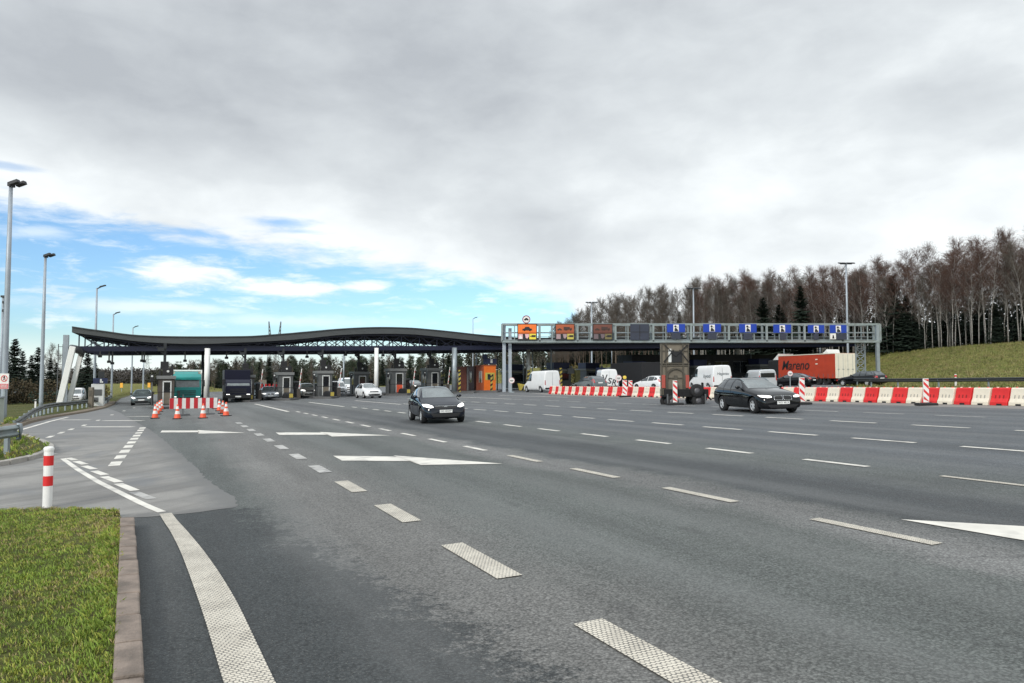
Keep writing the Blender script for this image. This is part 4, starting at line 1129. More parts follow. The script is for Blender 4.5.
# black box lorry and white cab among the right lanes
pt = at(622, 92)
lorry('pale grey lorry cab facing the viewer at the toll lanes beside a black box', pt, head(-20), M['car_grey'], M['navy_box'], 2.2, 2.6, boxL=5.0, cabH=2.5, name='lorry')
def box_truck(label, px0, px1, ytop, ybot, y0, y1, mats):
    a = PY(px0, ytop, y0); b2 = PY(px1, ytop, y1)
    d = Vector((a.x - b2.x, a.y - b2.y, 0)); L = d.length; d.normalize()
    z0 = plane((a.x + b2.x) / 2)
    root = thing('lorry', (b2.x, b2.y, z0), math.atan2(d.y, d.x), label, 'lorry')
    h = (a.z + b2.z) / 2 - z0; hb = max(.6, PY(px0, ybot, y0).z - z0)
    return root, L, h, hb
root, L_, h_, hb_ = box_truck('black box lorry standing behind the white hatchback and barrier lamp', 628, 661, 363, 383, 92, 84, None)
b = MB(); b.box((L_ / 2, 1.2, (h_ + .8) / 2), (L_, 2.4, h_ - .8)); b.build('cargo_box', mat('black tarpaulin', (.011, .011, .013), .7, 0, .2), root, bevel=.03)
b = MB(); b.box((L_ / 2, 1.2, .62), (L_ + 1.5, 1.0, .25)); b.build('chassis', M['under'], root)
b = MB(); b.prism([(L_ + .2, .55), (L_ + 2.0, .55), (L_ + 2.0, 1.5), (L_ + 1.75, 2.5), (L_ + .2, 2.6)], 2.3, 0, lambda a, c, t: (a, .05 + t, c)); b.build('cab', M['car_grey'], root, bevel=.06)
for x in (1.0, 2.1, L_ + 1.0):
    for y in (.25, 2.15): wheel_parts(root, x, y if y > 1 else y, .48, .3, M['rim_dark'], 6)

# ---- red semitrailer with its lettering
a = PY(778, 356, 89.5); bR = PY(835, 353, 79.5)
d = Vector((a.x - bR.x, a.y - bR.y, 0)); LT = d.length; d.normalize()
zg = plane(bR.x) - .02
tr = thing('semitrailer', (bR.x, bR.y, zg), math.atan2(d.y, d.x), 'long red curtain trailer lettered Mareno with cream rear doors behind the barrier', 'trailer')
TW = 2.5; top = bR.z - zg; bot = .72
# local axes: x forward, y to the left; left side at y = 0, body on the right (y < 0)
b = MB(); b.box((LT / 2, -TW / 2, (top + bot) / 2), (LT - .06, TW, top - bot)); body = b.build('cargo_box', M['trailer_red'], tr, bevel=.03)
b = MB()
for s in (-1, 1):
    b.box((-.015, -TW / 2 + s * TW / 4, (top + bot) / 2), (.06, TW / 2 - .02, top - bot - .04))
rd = b.build('rear_door', M['cream_door'], tr, bevel=.012)
b = MB()
for y in (-.35, -.95, -1.55, -2.15): b.tube([(-.055, y, bot + .1), (-.055, y, top - .12)], .014, 6)
for y in (-.35, -.95, -1.55, -2.15): b.box((-.075, y, bot + 1.0), (.05, .22, .05))
b.build('lock_bar', M['galv'], rd)
b = MB(); b.box((LT / 2, .012, top - .03), (LT, .05, .09)); b.build('side_rail', M['cream_door'], tr)
b = MB()
for i in range(13): b.box((LT * (i + .5) / 13, .012, bot + .30), (.05, .02, .42))
b.build('strap', M['cap_grey'], tr)
b = MB(); b.box((LT / 2, -TW / 2, bot - .12), (LT, 1.0, .22)); b.box((LT * .45, -.06, bot - .32), (LT * .42, .06, .5)); b.box((.15, -TW / 2, .52), (.12, TW, .14)); b.build('chassis', M['under'], tr)
for x in (1.6, 2.9, 4.2):
    for y in (-.18, -TW + .18): wheel_parts(tr, x, y, .48, .36, M['rim_dark'], 6)
for y in (-.25, -TW + .25):
    b = MB(); b.box((-.03, y, .52), (.06, .3, .14)); b.build('tail_light', M['tail'], tr)
sidetxt = text_obj('Mareno', 1.55, 'lettering', M['ink'], tr, (LT * .68, .03, (top + bot) / 2 + .12), (PI / 2, 0, PI), .006, .28, .012, width=LT * .50)
b = MB()
for z in (top - .62, top - 1.12): b.box((LT * .30, .02, z), (.34, .03, .12))
b.build('side_sticker', M['cream_door'], tr)
b = MB(); b.box((LT + 1.2, -TW / 2, 1.75), (2.1, 2.3, 2.3)); b.build('cab', M['black'], tr, bevel=.08)
b = MB(); b.prism([(LT + .2, top - .5), (LT + 1.4, top - .5), (LT + .25, top + .25)], 2.1, 0, lambda a_, c, t: (a_, -TW + .2 + t, c)); b.build('wind_deflector', M['white_paint'], tr, bevel=.03)
for y in (-.25, -TW + .25): wheel_parts(tr, LT + 1.3, y, .48, .3, M['rim_dark'], 6)
# the lorry on the lane beyond, of which only the pale deflector shows
pb_ = PY(834, 352, 96)
r2 = thing('lorry', (pb_.x, pb_.y, plane(pb_.x)), math.atan2(LD.y, LD.x), 'lorry hidden behind the red trailer with only its pale wind deflector showing', 'lorry')
hh = pb_.z - plane(pb_.x)
b = MB(); b.prism([(-.2, hh - .6), (1.3, hh - .6), (.2, hh + .35)], 2.2, 0, lambda a_, c, t: (a_, -1.1 + t, c)); b.build('wind_deflector', M['white_paint'], r2, bevel=.03)
b = MB(); b.box((.6, 0, (hh - .6 + .6) / 2 + .3), (2.2, 2.4, hh - 1.2)); b.build('cab', M['car_grey'], r2, bevel=.06)
lorry_wheels(r2, (1.0, -.2), 2.4)
#@@PART3
# ------------------------------------------------------------------ toll canopy (stands square across the road)
U0, U1 = 84.0, 98.0                       # front and back edge, along the road
CV0 = uv(PU(72, 350, U0))[1]
can = thing('toll_canopy', (0, 0, 0), LA, 'wave roofed dark canopy on white columns spanning the toll lanes', 'toll canopy')
base_c = W(U0, CV0); can.location = base_c
RI = Matrix.Rotation(-LA, 3, 'Z')
def lc(p): return RI @ (Vector(p) - base_c)       # world point to canopy space (x = across, y = along)
top_px = [(72, 327), (85, 329), (100, 331), (130, 335), (160, 336.6), (200, 337), (250, 336.6), (275, 334.8), (300, 332.6), (340, 329.2), (376, 327.6), (410, 328.2), (430, 329.8), (450, 331.8), (480, 335), (500, 336.6), (520, 338.2)]
bot_px = [(72, 332.3), (85, 334.3), (100, 336.3), (130, 340.5), (160, 343), (200, 344), (250, 342.2), (275, 340.8), (300, 339), (340, 335), (376, 333.8), (410, 334.2), (430, 335.8), (450, 338), (480, 341), (500, 342.6), (520, 344)]
tp = [lc(PU(x, y, U0)) for x, y in top_px]; bp_ = [lc(PU(x, y, U0)) for x, y in bot_px]
# flat continuation of the roof over the right lanes, behind the gantry
vR = uv(PU(868, 350, U0))[1] - CV0
zc = lambda x: base_c.z + 0
tail = 9
for k in range(1, tail + 1):
    t = k / tail; x = tp[16].x + (vR - tp[16].x) * t
    sag = tp[16].z + SL * math.cos(LA) * (x - tp[16].x)
    tp.append(Vector((x, 0, sag))); bp_.append(Vector((x, 0, sag - .68)))
def curve_at(pts, x):
    for i in range(len(pts) - 1):
        if pts[i].x <= x <= pts[i + 1].x:
            t = (x - pts[i].x) / max(1e-6, pts[i + 1].x - pts[i].x)
            m0 = pts[i - 1] if i else pts[i]; m3 = pts[i + 2] if i + 2 < len(pts) else pts[i + 1]
            a, b, c, d = m0.z, pts[i].z, pts[i + 1].z, m3.z
            return b + .5 * t * (c - a + t * (2 * a - 5 * b + 4 * c - d + t * (3 * (b - c) + d - a)))
    return pts[0].z if x < pts[0].x else pts[-1].z
D_ = U1 - U0
xs = [tp[0].x + (tp[-1].x - tp[0].x) * i / 150 for i in range(151)]
rf = MB()
for x in xs:
    zt, zb = curve_at(tp, x), curve_at(bp_, x)
    rf.v += [(x, 0, zb), (x, 0, zt), (x, D_, zt), (x, D_, zb)]
for i in range(150):
    a = i * 4
    for k in range(4):
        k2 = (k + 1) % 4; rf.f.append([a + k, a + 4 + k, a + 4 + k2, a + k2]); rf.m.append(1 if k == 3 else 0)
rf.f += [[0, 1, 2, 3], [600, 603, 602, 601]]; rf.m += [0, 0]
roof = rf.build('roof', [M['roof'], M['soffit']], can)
g = MB()
for i in range(0, 150):
    x0, x1 = xs[i], xs[i + 1]
    g.bar((x0, -.05, curve_at(tp, x0) + .02), (x1, -.05, curve_at(tp, x1) + .02), .12, .10)
g.build('roof_edge', mat('roof edge trim', (.05, .055, .06), .5), roof)
# bottom chord follows the cross fall, from the picture
ch0, ch1 = lc(PU(75, 349.6, U0)), lc(PU(440, 348.6, U0))
def chord_z(x): return ch0.z + (ch1.z - ch0.z) * (x - ch0.x) / (ch1.x - ch0.x) if x < ch1.x else ch1.z + SL * math.cos(LA) * (x - ch1.x)
for yy in (.8, 6.2, 12.6):
    t = MB(); x = .5; k = 0; step = 2.2
    xe = tp[-1].x - .5
    nb = int((xe - x) / step)
    for i in range(nb + 1):
        xa = x + step * i; za = chord_z(xa); zt = curve_at(bp_, xa) - .1
        xb = xa + step; zb = chord_z(xb); zt2 = curve_at(bp_, min(xb, xe)) - .1
        zt = max(zt, za + .1); zt2 = max(zt2, zb + .1)
        t.bar((xa, yy, za), (xa, yy, zt), .11)
        if i < nb:
            t.bar((xa, yy, za + .1), (xb, yy, zb + .1), .26, .52); t.bar((xa, yy, zt), (xb, yy, zt2), .16, .16)
            if zt - za > .55:
                t.bar((xa, yy, za), (xb, yy, zt2), .075)
                t.bar((xb, yy, zb), (xa, yy, zt), .075)
    t.build('truss', M['navy_steel'], can)
b = MB()
for i in range(int((tp[-1].x - 2) / 4.86)):
    x = .5 + 4.86 * i
    b.bar((x, .8, chord_z(x)), (x, 12.6, chord_z(x)), .12, .2); b.bar((x, .8, chord_z(x)), (x + 4.86, 6.2, chord_z(x + 4.86)), .07)
b.build('cross_beam', M['navy_steel'], can)
b = MB(); xq = [1.0 + 2.0 * i for i in range(int((ch1.x + 12) / 2))]
for x in xq: b.bar((x, 13.6, chord_z(x) - .1), (x + 2, 13.6, chord_z(x + 2) - .1), .3, .28)
b.build('cable_tray', M['galv_light'], can)
def column(px, y, w, m=None, u=U0 + .1, name='column', base=None):
    p = PU(px, 350, u); q = lc(p); zt = chord_z(q.x) + .1
    zb = lc((p.x, p.y, plane(p.x))).z
    r = w / F * p.y / 2
    c = MB(); c.tube([(q.x, q.y, zb), (q.x, q.y, zt)], r, 20); o = c.build(name, m or M['white_paint'], can, True)
    f = MB(); f.lathe([(r * 1.25, 0), (r * 1.25, .12), (r, .14)], 20, 0, (q.x, q.y, zb)); f.build('column_foot', M['galv'], o)
    return q
column(207.5, 0, 5.2); column(376.5, 0, 4.2); column(528.3, 0, 3.6, u=90); column(737.5, 0, 4.6, u=93)
column(454.5, 0, 5.2, M['galv'], u=U0 + .2); column(203.0, 0, 2.6, M['soffit'], u=90)
for px in (660, 820): column(px, 0, 2.2, M['galv'], u=96)
# slanted white legs at the left end
def slant(pt, pb, wpx, u, m):
    a = PU(pt[0], pt[1], u); t = (pb[0], pb[1]); bq = PU(t[0], t[1], u); bq.z = plane(bq.x) - .15
    w = wpx / F * a.y
    c = MB(); c.bar(lc(a), lc(bq), w, w * .8); return c.build('slanted_leg', m, can, bevel=.03)
slant((73.0, 346.5), (58.5, 407), 6.6, U0 - .6, M['white_paint']); slant((81.5, 352), (67.5, 406), 5.4, U0 + 1.6, M['white_paint'])
c = MB(); A1 = lc(PU(71, 347.5, U0 - .6)); A2 = lc(PU(75.5, 349, U0)); A3 = lc(PU(81.5, 351.5, U0 + 1.2)); A4 = lc(PU(81.5, 356.5, U0 + 1.6))
c.tube([A1, A2, A3, A4], [.30, .36, .36, .22], 10); c.build('leg_bracket', M['cap_grey'], can, True)
p = PU(66.3, 335, U0 + 1); q = lc(p)
c = MB(); c.box((q.x, q.y, (q.z + 0) / 2), (.48, .48, q.z)); c.build('drain_tower', M['pole'], can)
# lattice frame beside it
p0 = PU(58.5, 344, U0 + 5); p1 = PU(63.0, 344, U0 + 5); zb = plane(p0.x)
lf = thing('lattice_mast', (p0.x, p0.y, zb), LA, 'thin open ladder mast at the left end of the canopy', 'mast')
w_ = (p1 - p0).length; h_ = p0.z - zb
c = MB()
for x in (0, w_): c.bar((x, 0, 0), (x, 0, h_), .08)
for i in range(7): c.bar((0, 0, h_ * (i + .7) / 7), (w_, 0, h_ * (i + .7) / 7), .06)
c.build('mast_frame', M['cap_grey'], lf)

# signal lamps hanging under the canopy
hang = [(109, 362.5, 'paired grey lamp left of the leftmost booth'), (112.3, 364, 'second of the paired grey lamps near the leftmost booth'), (142, 361.5, 'lamp over the leftmost open lane'), (144.2, 362, 'lamp beside the lamp over the leftmost open lane'),
        (185, 361.5, 'lamp above the teal lorry'), (226.5, 358.5, 'lamp above the navy lorry'), (307, 357.5, 'lamp above the pale beige four wheel drive car'), (345.5, 355.5, 'lamp above the tall white van'), (383, 356, 'lamp right of the central white column'), (100, 357, 'slanting floodlight under the canopy\'s left end')]
for px, py, lb in hang:
    p = PU(px, py, U0 + 3); q = lc(p); zt = chord_z(q.x)
    t = thing('hanging_lamp', (p.x, p.y, p.z), LA, 'dark hanging ' + lb, 'lamp', 'lamps hanging from the canopy')
    hgt = zt - q.z
    c = MB(); c.bar((0, 0, .15), (.0, 0, hgt), .14); c.build('rod', M['cap_grey'], t)
    c = MB(); c.box((0, 0, .08), (.36, .3, .26)); c.build('lamp_housing', M['dark_metal'], t, bevel=.03)

# ------------------------------------------------------------------ toll islands and booths
def island(px, u0, u1, wd, h=.18):
    v = uv(PU(px, 390, u0 + 3))[1]; b = MB()
    P = []
    outl = [(u0, v - wd * .2), (u0 - .5, v), (u0, v + wd * .2), (u0 + 2, v + wd / 2), (u1, v + wd / 2), (u1, v - wd / 2), (u0 + 2, v - wd / 2)]
    n = len(outl)
    b.add([W(*q, -.05) for q in outl] + [W(*q, h) for q in outl], [tuple(range(n, 2 * n))] + [(i, (i + 1) % n, n + (i + 1) % n, n + i) for i in range(n)])
    struct(b.build('traffic_island', M['island'])); return v
booth_list = []
def booth(px, u, wd, hgt, label, body='booth', post=True, band='booth_band', colour_front=None, extra_box=None, isl=True, top=True, dp=2.6, ent='door'):
    p = PU(px, 390, u); p.z = plane(p.x) + (.15 if isl else 0)
    if isl: island(px, u - 5.5, u + 9, wd + .9)
    t = thing('toll_booth', p, LA, label, 'booth', 'toll booths under the canopy')
    bm_ = M[body]
    b = MB(); w2 = wd / 2
    b.box((0, dp / 2, hgt * .44), (wd, dp, hgt * .88)); b.build('booth_body', bm_, t, bevel=.03)
    b = MB(); b.box((0, dp / 2, hgt * .94), (wd + .22, dp + .3, hgt * .11)); b.box((0, dp / 2, hgt * .885), (wd + .12, dp + .2, .03)); b.build('booth_roof', M[band], t, bevel=.02)
    # front door: pale frame, dark pane, lower panel
    dw, d0, d1 = wd * .46, .12, hgt * .80
    f = MB()
    for x in (-dw / 2, dw / 2): f.box((x + wd * .06, -.02, (d0 + d1) / 2), (.09, .06, d1 - d0))
    f.box((wd * .06, -.02, d1), (dw + .09, .06, .10)); fr = f.build('door_frame', M['frame_white'], t)
    f = MB(); f.box((wd * .06, -.008, (1.05 + d1) / 2), (dw - .09, .03, d1 - 1.10)); f.build('pane', M['glass_dark'], fr)
    f = MB(); f.box((wd * .06, -.008, .58), (dw - .09, .03, .9)); f.build('lower_panel', M[colour_front] if colour_front else M['sand_board'], fr)
    for s in (-1, 1):
        f = MB(); f.box((s * (w2 + .008), dp * .45, 1.65), (.03, dp * .55, 1.0)); f.build('side_window', M['glass_dark'], t)
    if top:
        k = MB(); k.box((.12, .3, hgt + .32), (wd * .66, .35, .62)); k.box((-.15, .5, hgt + .86), (.62, .4, .62)); k.bar((.42, .25, hgt), (.42, .25, hgt + .95), .14); k.box((-wd * .38, .35, hgt + .2), (.2, .3, .4)); k.build('signal_box', M['black'], t, bevel=.03)
        k = MB(); k.lathe([(.0, 0), (.10, 0), (.10, .03), (0, .03)], 12, 0, (.12, .09, hgt + .36), 'Y'); k.build('signal_lens', M['frame_white'], t)
    if post:
        q = lc(p); hz = chord_z(q.x) - q.z
        k = MB(); k.bar((-.15, 1.0, hgt), (-.15, 1.0, hz), .22); k.bar((-.15, 1.0, hz - 1.1), (-.75, .6, hz - .35), .1); k.box((-.45, .7, hz - .55), (.5, .3, .3)); k.build('camera_post', M['dark_metal'], t)
    b = MB(); b.bar((-w2 - .35, -.6, 0), (-w2 - .35, -.6, 1.15), .12); b.bar((w2 + .35, -.6, 0), (w2 + .35, -.6, 1.15), .12); b.bar((w2 + .35, -.6, 1.1), (-w2 - .35, -.6, 1.1), .05); b.build('guard_hoop', M['black'], t)
    booth_list.append(t); return t
booth(166, 67.5, 1.25, 2.45, 'brown leftmost toll booth beside the teal lorry', 'booth_brown', post=True, dp=2.2)
booth(247, 81, 1.45, 2.55, 'weathered toll booth with orange lower panel between navy lorry and silver saloon', 'booth_brown', colour_front='orange_plastic')
booth(285.5, 82, 1.55, 2.75, 'grey toll booth left of the pale beige four wheel drive car')
booth(325, 83.5, 1.60, 2.85, 'grey toll booth right of the pale beige four wheel drive car')
booth(361.5, 90, 1.75, 2.75, 'grey toll booth directly left of the central white column')
booth(398.5, 86.5, 1.80, 3.0, 'grey toll booth with bright orange lower panel above the blue black hatchback', colour_front='orange_plastic')
booth(434, 88, 1.75, 3.0, 'grey toll booth left of the grey steel column')
names_ = ['the brown leftmost booth', 'the booth right of the navy lorry', 'the booth left of the pale beige car', 'the booth right of the pale beige car', 'the booth left of the central white column', 'the booth right of the central white column', 'the booth left of the grey steel column']
for i, bt in enumerate(booth_list):
    wd = (.9, 1.0, 1.05, 1.1, 1.15, 1.2, 1.15)[i]; bl = Vector(bt.location)
    q = bl + RD * (wd + .25) + LD * (1.4 if i else 3.5)
    t = thing('payment_terminal', q, LA, 'dark payment terminal at ' + names_[i], 'terminal', 'payment terminals on the islands')
    b = MB(); b.box((0, 0, .8), (.5, .7, 1.6)); b.build('terminal_body', M['black'], t, bevel=.03)
    b = MB(); b.box((0, -.36, 1.2), (.34, .03, .4)); b.build('screen', M['glass_dark'], t); b = MB(); b.box((0, -.02, 1.72), (.6, .8, .14)); b.build('rain_hood', M['cap_grey'], t)
    q = bl - RD * (wd + .15) - LD * .2
    t = thing('traffic_light', q, LA, 'slim lane light before ' + names_[i], 'traffic light', 'lane lights at the booths')
    b = MB(); b.bar((0, 0, 0), (0, 0, 2.1), .10); b.build('post', M['cap_grey'], t); b = MB(); b.box((0, -.04, 2.25), (.26, .2, .62)); hd_ = b.build('light_housing', M['black'], t, bevel=.03)
    b = MB(); b.lathe([(0, 0), (.08, 0), (.08, .02), (0, .02)], 12, 0, (0, -.16, 2.40), 'Y'); b.build('lens', M['frame_white'], hd_)
    q = bl + RD * (wd + .1) - LD * 1.6
    if i == 0: continue
    t = thing('lane_barrier', q, LA, 'raised striped boom at ' + names_[i], 'lane barrier', 'lane barriers at the booths')
    b = MB(); b.box((0, 0, .5), (.34, .4, 1.0)); b.build('drive_box', M['booth_brown'], t, bevel=.03)
    b = MB(); b.bar((0, -.05, .95), (.25, -.05, 3.1), .08); b.build('boom', M['white_sheet'], t)
    b = MB(); [b.bar((.25 * s_, -.1, .95 + 2.15 * s_), (.25 * (s_ + .11), -.1, .95 + 2.15 * (s_ + .11)), .085, .03) for s_ in (.1, .4, .7)]; b.build('red_stripes', M['red_sheet'], t)
    q = bl - LD * 4.2
    t = thing('island_nose', q, LA, 'dark impact nose before ' + names_[i], 'island nose', 'dark island noses before the booths')
    b = MB(); b.prism([(-.55, 0), (.55, 0), (.5, .45), (.3, .62), (-.3, .62), (-.5, .45)], 2.4, 0, lambda a_, c_, d: (a_ * (.55 + .2 * d), d, c_)); b.build('nose_body', M['black'], t, bevel=.05)
    b = MB(); b.box((0, -.02, .34), (.36, .03, .4)); b.build('nose_plate', M['post_yellow'], t)
# orange booths
def orange_booth(px0, px1, u, ytop, label, mfront, mside, win):
    p = PU(px0, 390, u); q = PU(px1, 390, u); wd = (q - p).length; p = (p + q) / 2; p.z = plane(p.x) + .12
    ht = PU((px0 + px1) / 2, ytop, u).z - p.z
    t = thing('toll_booth', p, LA, label, 'booth', 'toll booths under the canopy')
    b = MB(); b.box((0, 1.4, ht / 2), (wd, 2.6, ht)); b.build('booth_body', mside, t, bevel=.02)
    f = MB(); f.box((0, .07, ht * .5), (wd + .02, .06, ht)); fr = f.build('front_panel', mfront, t)
    if win:
        k = MB(); k.box((.0, .03, ht * .58), (wd * .8, .05, ht * .30)); k.build('pane', M['yellow_dull'], fr)
        k = MB(); k.box((.06, .0, ht * .56), (wd * .5, .04, ht * .22)); k.build('pane_shade', M['glass_dark'], fr)
    f = MB(); f.box((-wd / 2 - .01, 1.2, ht * .55), (.04, .9, ht * .42)); sw = f.build('side_window', M['glass_dark'], t)
    f = MB(); f.box((-wd / 2 - .02, .75, ht * .55), (.05, .05, ht * .46)); f.box((-wd / 2 - .02, 1.2, ht * .79), (.05, .95, .05)); f.box((-wd / 2 - .02, 1.65, ht * .55), (.05, .05, ht * .46)); f.build('window_frame', M['frame_white'], sw)
    b = MB(); b.box((0, 1.4, ht + .06), (wd + .15, 2.8, .12)); b.build('booth_roof', mside, t)
    return t, ht, wd
island(486, 80, 100, 3.0); island(463, 80, 100, 2.2)
t, ht, wd = orange_booth(484.2, 495.8, 86, 366, 'bright orange toll booth with yellow pane and duller side beside the gantry leg', M['orange_panel'], M['orange_dull'], True)  # front bright orange, sides and roof a duller orange
k = MB(); k.box((.1, .3, ht + .6), (wd * 1.1, .3, .7)); k.box((-.5, .5, ht + 1.2), (.6, .3, .6)); k.build('signal_box', M['navy_box'], t, bevel=.03)
k = MB(); k.box((.25, .13, ht + .65), (.28, .04, .5)); k.build('signal_lens', M['frame_white'], t)
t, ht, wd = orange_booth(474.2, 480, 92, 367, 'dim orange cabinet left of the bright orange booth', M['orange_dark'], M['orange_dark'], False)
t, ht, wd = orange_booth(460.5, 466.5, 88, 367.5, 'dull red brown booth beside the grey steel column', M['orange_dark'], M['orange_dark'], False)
k = MB(); k.box((wd * .75, .25, ht / 2), (.22, .2, ht)); k.build('booth_corner', M['booth_band'], t)
# booths of the right lanes, in the shade below the canopy
def dark_booth(px, u, wd, hgt, label, yellow=False):
    p = PU(px, 390, u); p.z = plane(p.x) + .1
    t = thing('toll_booth', p, LA, label, 'booth', 'toll booths under the canopy')
    b = MB(); b.box((0, 1.5, hgt * .4), (wd, 3, hgt * .8)); b.build('booth_body', M['booth'], t)
    b = MB(); b.box((0, 1.5, hgt * .86), (wd + .3, 3.3, hgt * .09)); b.build('booth_roof', M['booth_band'], t)
    b = MB(); b.box((0, 1.5, hgt * 1.06), (wd * .95, 2.4, hgt * .3)); b.build('roof_unit', M['navy_box'], t, bevel=.03)
    b = MB(); b.box((0, -.01, hgt * .52), (wd * .7, .05, hgt * .34)); b.build('pane', M['glass_dark'], t)
    b = MB(); b.box((wd * .42, -.3, hgt * .80), (wd * .42, .12, hgt * .26)); b.lathe([(0, 0), (.2, .02), (.2, .3), (0, .34)], 10, 0, (wd * .45, -.3, hgt * .93)); b.build('lane_sign', M['booth_band'], t)
    if yellow:
        b = MB(); b.box((wd * .8, -.4, hgt * .45), (wd * .3, .3, hgt * .8)); b.build('machine', mat('ochre machine', (.22, .20, .07), .5, 0, .2), t, bevel=.03)
for px, u, lb, yl in ((518, 98, 'dark shaded booth between the gantry leg and the white van', False), (563, 91, 'shaded booth with navy roof unit behind the white van with striped post', True), (594, 97, 'shaded booth with navy roof unit behind the VSR van', True),
                      (641, 90, 'dark shaded booth behind the black box lorry', False), (702, 89, 'shaded booth behind the white script van', True), (767, 89, 'shaded booth with pale lane sign behind the silver people carrier', True)):
    dark_booth(px, u, 2.6, 2.9, lb, yl)
# dark depth of the right lanes: dark wall added to stand for the shade under the canopy
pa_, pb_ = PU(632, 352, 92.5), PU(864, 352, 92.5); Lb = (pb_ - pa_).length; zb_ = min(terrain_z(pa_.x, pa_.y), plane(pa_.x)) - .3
sb = thing('shade_backdrop', (pa_.x, pa_.y, zb_), LA, 'long dark wall added for the deep shade under the canopy behind the right toll lanes', 'backdrop')
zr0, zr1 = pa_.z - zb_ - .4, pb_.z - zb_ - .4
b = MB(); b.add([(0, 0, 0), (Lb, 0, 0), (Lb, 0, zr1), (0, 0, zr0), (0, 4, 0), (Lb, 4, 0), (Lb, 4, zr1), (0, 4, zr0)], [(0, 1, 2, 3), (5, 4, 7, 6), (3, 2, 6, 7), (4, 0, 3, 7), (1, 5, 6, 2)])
wl_ = b.build('wall', mat('painted shade wall', (.022, .023, .025), .7, 0, .4, .5), sb)
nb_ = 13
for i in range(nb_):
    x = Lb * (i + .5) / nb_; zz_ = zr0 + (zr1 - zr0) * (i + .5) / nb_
    b = MB(); b.box((x, -.03, zz_ - 2.0), (Lb / nb_ * .7, .06, 1.7)); w__ = b.build('window', M['glass_dark'], sb)  # window panes made up for the added wall
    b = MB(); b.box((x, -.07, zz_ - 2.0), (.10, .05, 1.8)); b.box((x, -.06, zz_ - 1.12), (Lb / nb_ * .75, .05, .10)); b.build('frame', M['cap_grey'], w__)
# ticket machine with blue sign at the left
p = PU(97.5, 390, 76); p.z = plane(p.x) + .1
t = thing('ticket_machine', p, LA, 'pale ticket cabinet with small blue sign beside the guard rail end', 'ticket machine')
ht = PU(97, 384, 76).z - p.z
b = MB(); b.box((0, .6, ht / 2), (1.0, 1.2, ht)); b.build('cabinet', M['frame_white'], t, bevel=.03)
b = MB(); b.box((.05, -.02, ht * .62), (.6, .05, .55)); b.box((-.1, -.02, ht * .3), (.35, .05, .4)); b.build('keypad', M['booth'], t)
b = MB(); b.box((.2, 0, ht + .28), (1.15, .08, .5)); bs = b.build('sign_board', M['navy_box'], t)
b = MB(); b.box((.25, -.06, ht + .28), (.14, .03, .34)); b.box((.33, -.06, ht + .18), (.2, .03, .14)); b.build('symbol', M['frame_white'], bs)
b = MB(); b.box((.25, .2, ht + .85), (.45, .35, .55)); b.build('signal_box', M['dark_metal'], t)
p = PU(91, 405, 71); p.z = plane(p.x)
t = thing('height_post', p, 0, 'beige square post in front of the pale ticket cabinet', 'post')
b = MB(); b.box((0, 0, .9), (.35, .3, 1.8)); b.build('post_body', M['sand_board'], t, bevel=.03)
b = MB(); b.box((0, -.16, 1.3), (.2, .03, .5)); b.build('plate', M['sand_dark'], t)

# ------------------------------------------------------------------ sign gantry
GY = 88.0
gx0, gx1 = PY(502, 330, GY).x, PY(880, 330, GY).x
zt, zb = PY(512, 324.2, GY).z, PY(512, 341.5, GY).z
ga = thing('sign_gantry', (gx0, GY, plane(gx0)), 0, 'pale steel sign gantry with open lattice beam over the right lanes', 'gantry')
o = Vector((gx0, GY, plane(gx0)))
W_ = gx1 - gx0; Zt, Zb = zt - o.z, zb - o.z
b = MB()
for y in (0, 1.6):
    b.bar((0, y, Zt), (W_, y, Zt), .20, .20); b.bar((0, y, Zb), (W_, y, Zb), .22, .26)
    n_ = 30
    for i in range(n_ + 1):
        x = W_ * i / n_; b.bar((x, y, Zb), (x, y, Zt), .11 if i % 3 else .22)
for i in range(11):
    x = W_ * i / 10
    b.bar((x, 0, Zt), (x, 1.6, Zt), .14); b.bar((x, 0, Zb), (x, 1.6, Zb), .14)
    if i < 10: b.bar((x, 0, Zb), (x + W_ / 10, 1.6, Zb), .09); b.bar((x, 0, Zt), (x + W_ / 10, 1.6, Zt), .09)
b.build('lattice_beam', M['galv_light'], ga)
b = MB(); b.box((W_ / 2, .8, Zb + .22), (W_, 1.1, .06)); b.bar((0, 1.45, Zb + 1.1), (W_, 1.45, Zb + 1.1), .07); b.bar((0, .2, Zb + 1.1), (W_, .2, Zb + 1.1), .07); b.bar((0, 1.45, Zb + .65), (W_, 1.45, Zb + .65), .05)
b.build('walkway', M['galv'], ga)
for x, dz in ((.25, 0), (.95, 0)):
    b = MB(); b.box((x, .4 + x * .8, (Zt - .4) / 2 if x > .5 else Zt / 2), (.40, .40, (Zt - .4) if x > .5 else Zt)); b.build('leg', M['pole'], ga)
zr = plane(gx1) - o.z
b = MB(); b.box((W_ - .3, .1, (Zt + zr) / 2), (.36, .36, Zt - zr)); b.build('leg', M['galv'], ga)
b = MB()
for x in (W_ - 2.2, W_ - 1.1):
    b.bar((x, 1.6, zr), (x, 1.6, Zb), .14)
for i in range(6):
    z0 = zr + (Zb - zr) * i / 6; z1 = zr + (Zb - zr) * (i + 1) / 6
    b.bar((W_ - 2.2, 1.6, z0), (W_ - 1.1, 1.6, z1), .09); b.bar((W_ - 1.1, 1.6, z0), (W_ - 2.2, 1.6, z1), .09); b.bar((W_ - 2.2, 1.6, z1), (W_ - 1.1, 1.6, z1), .09)
b.build('lattice_leg', M['galv'], ga)

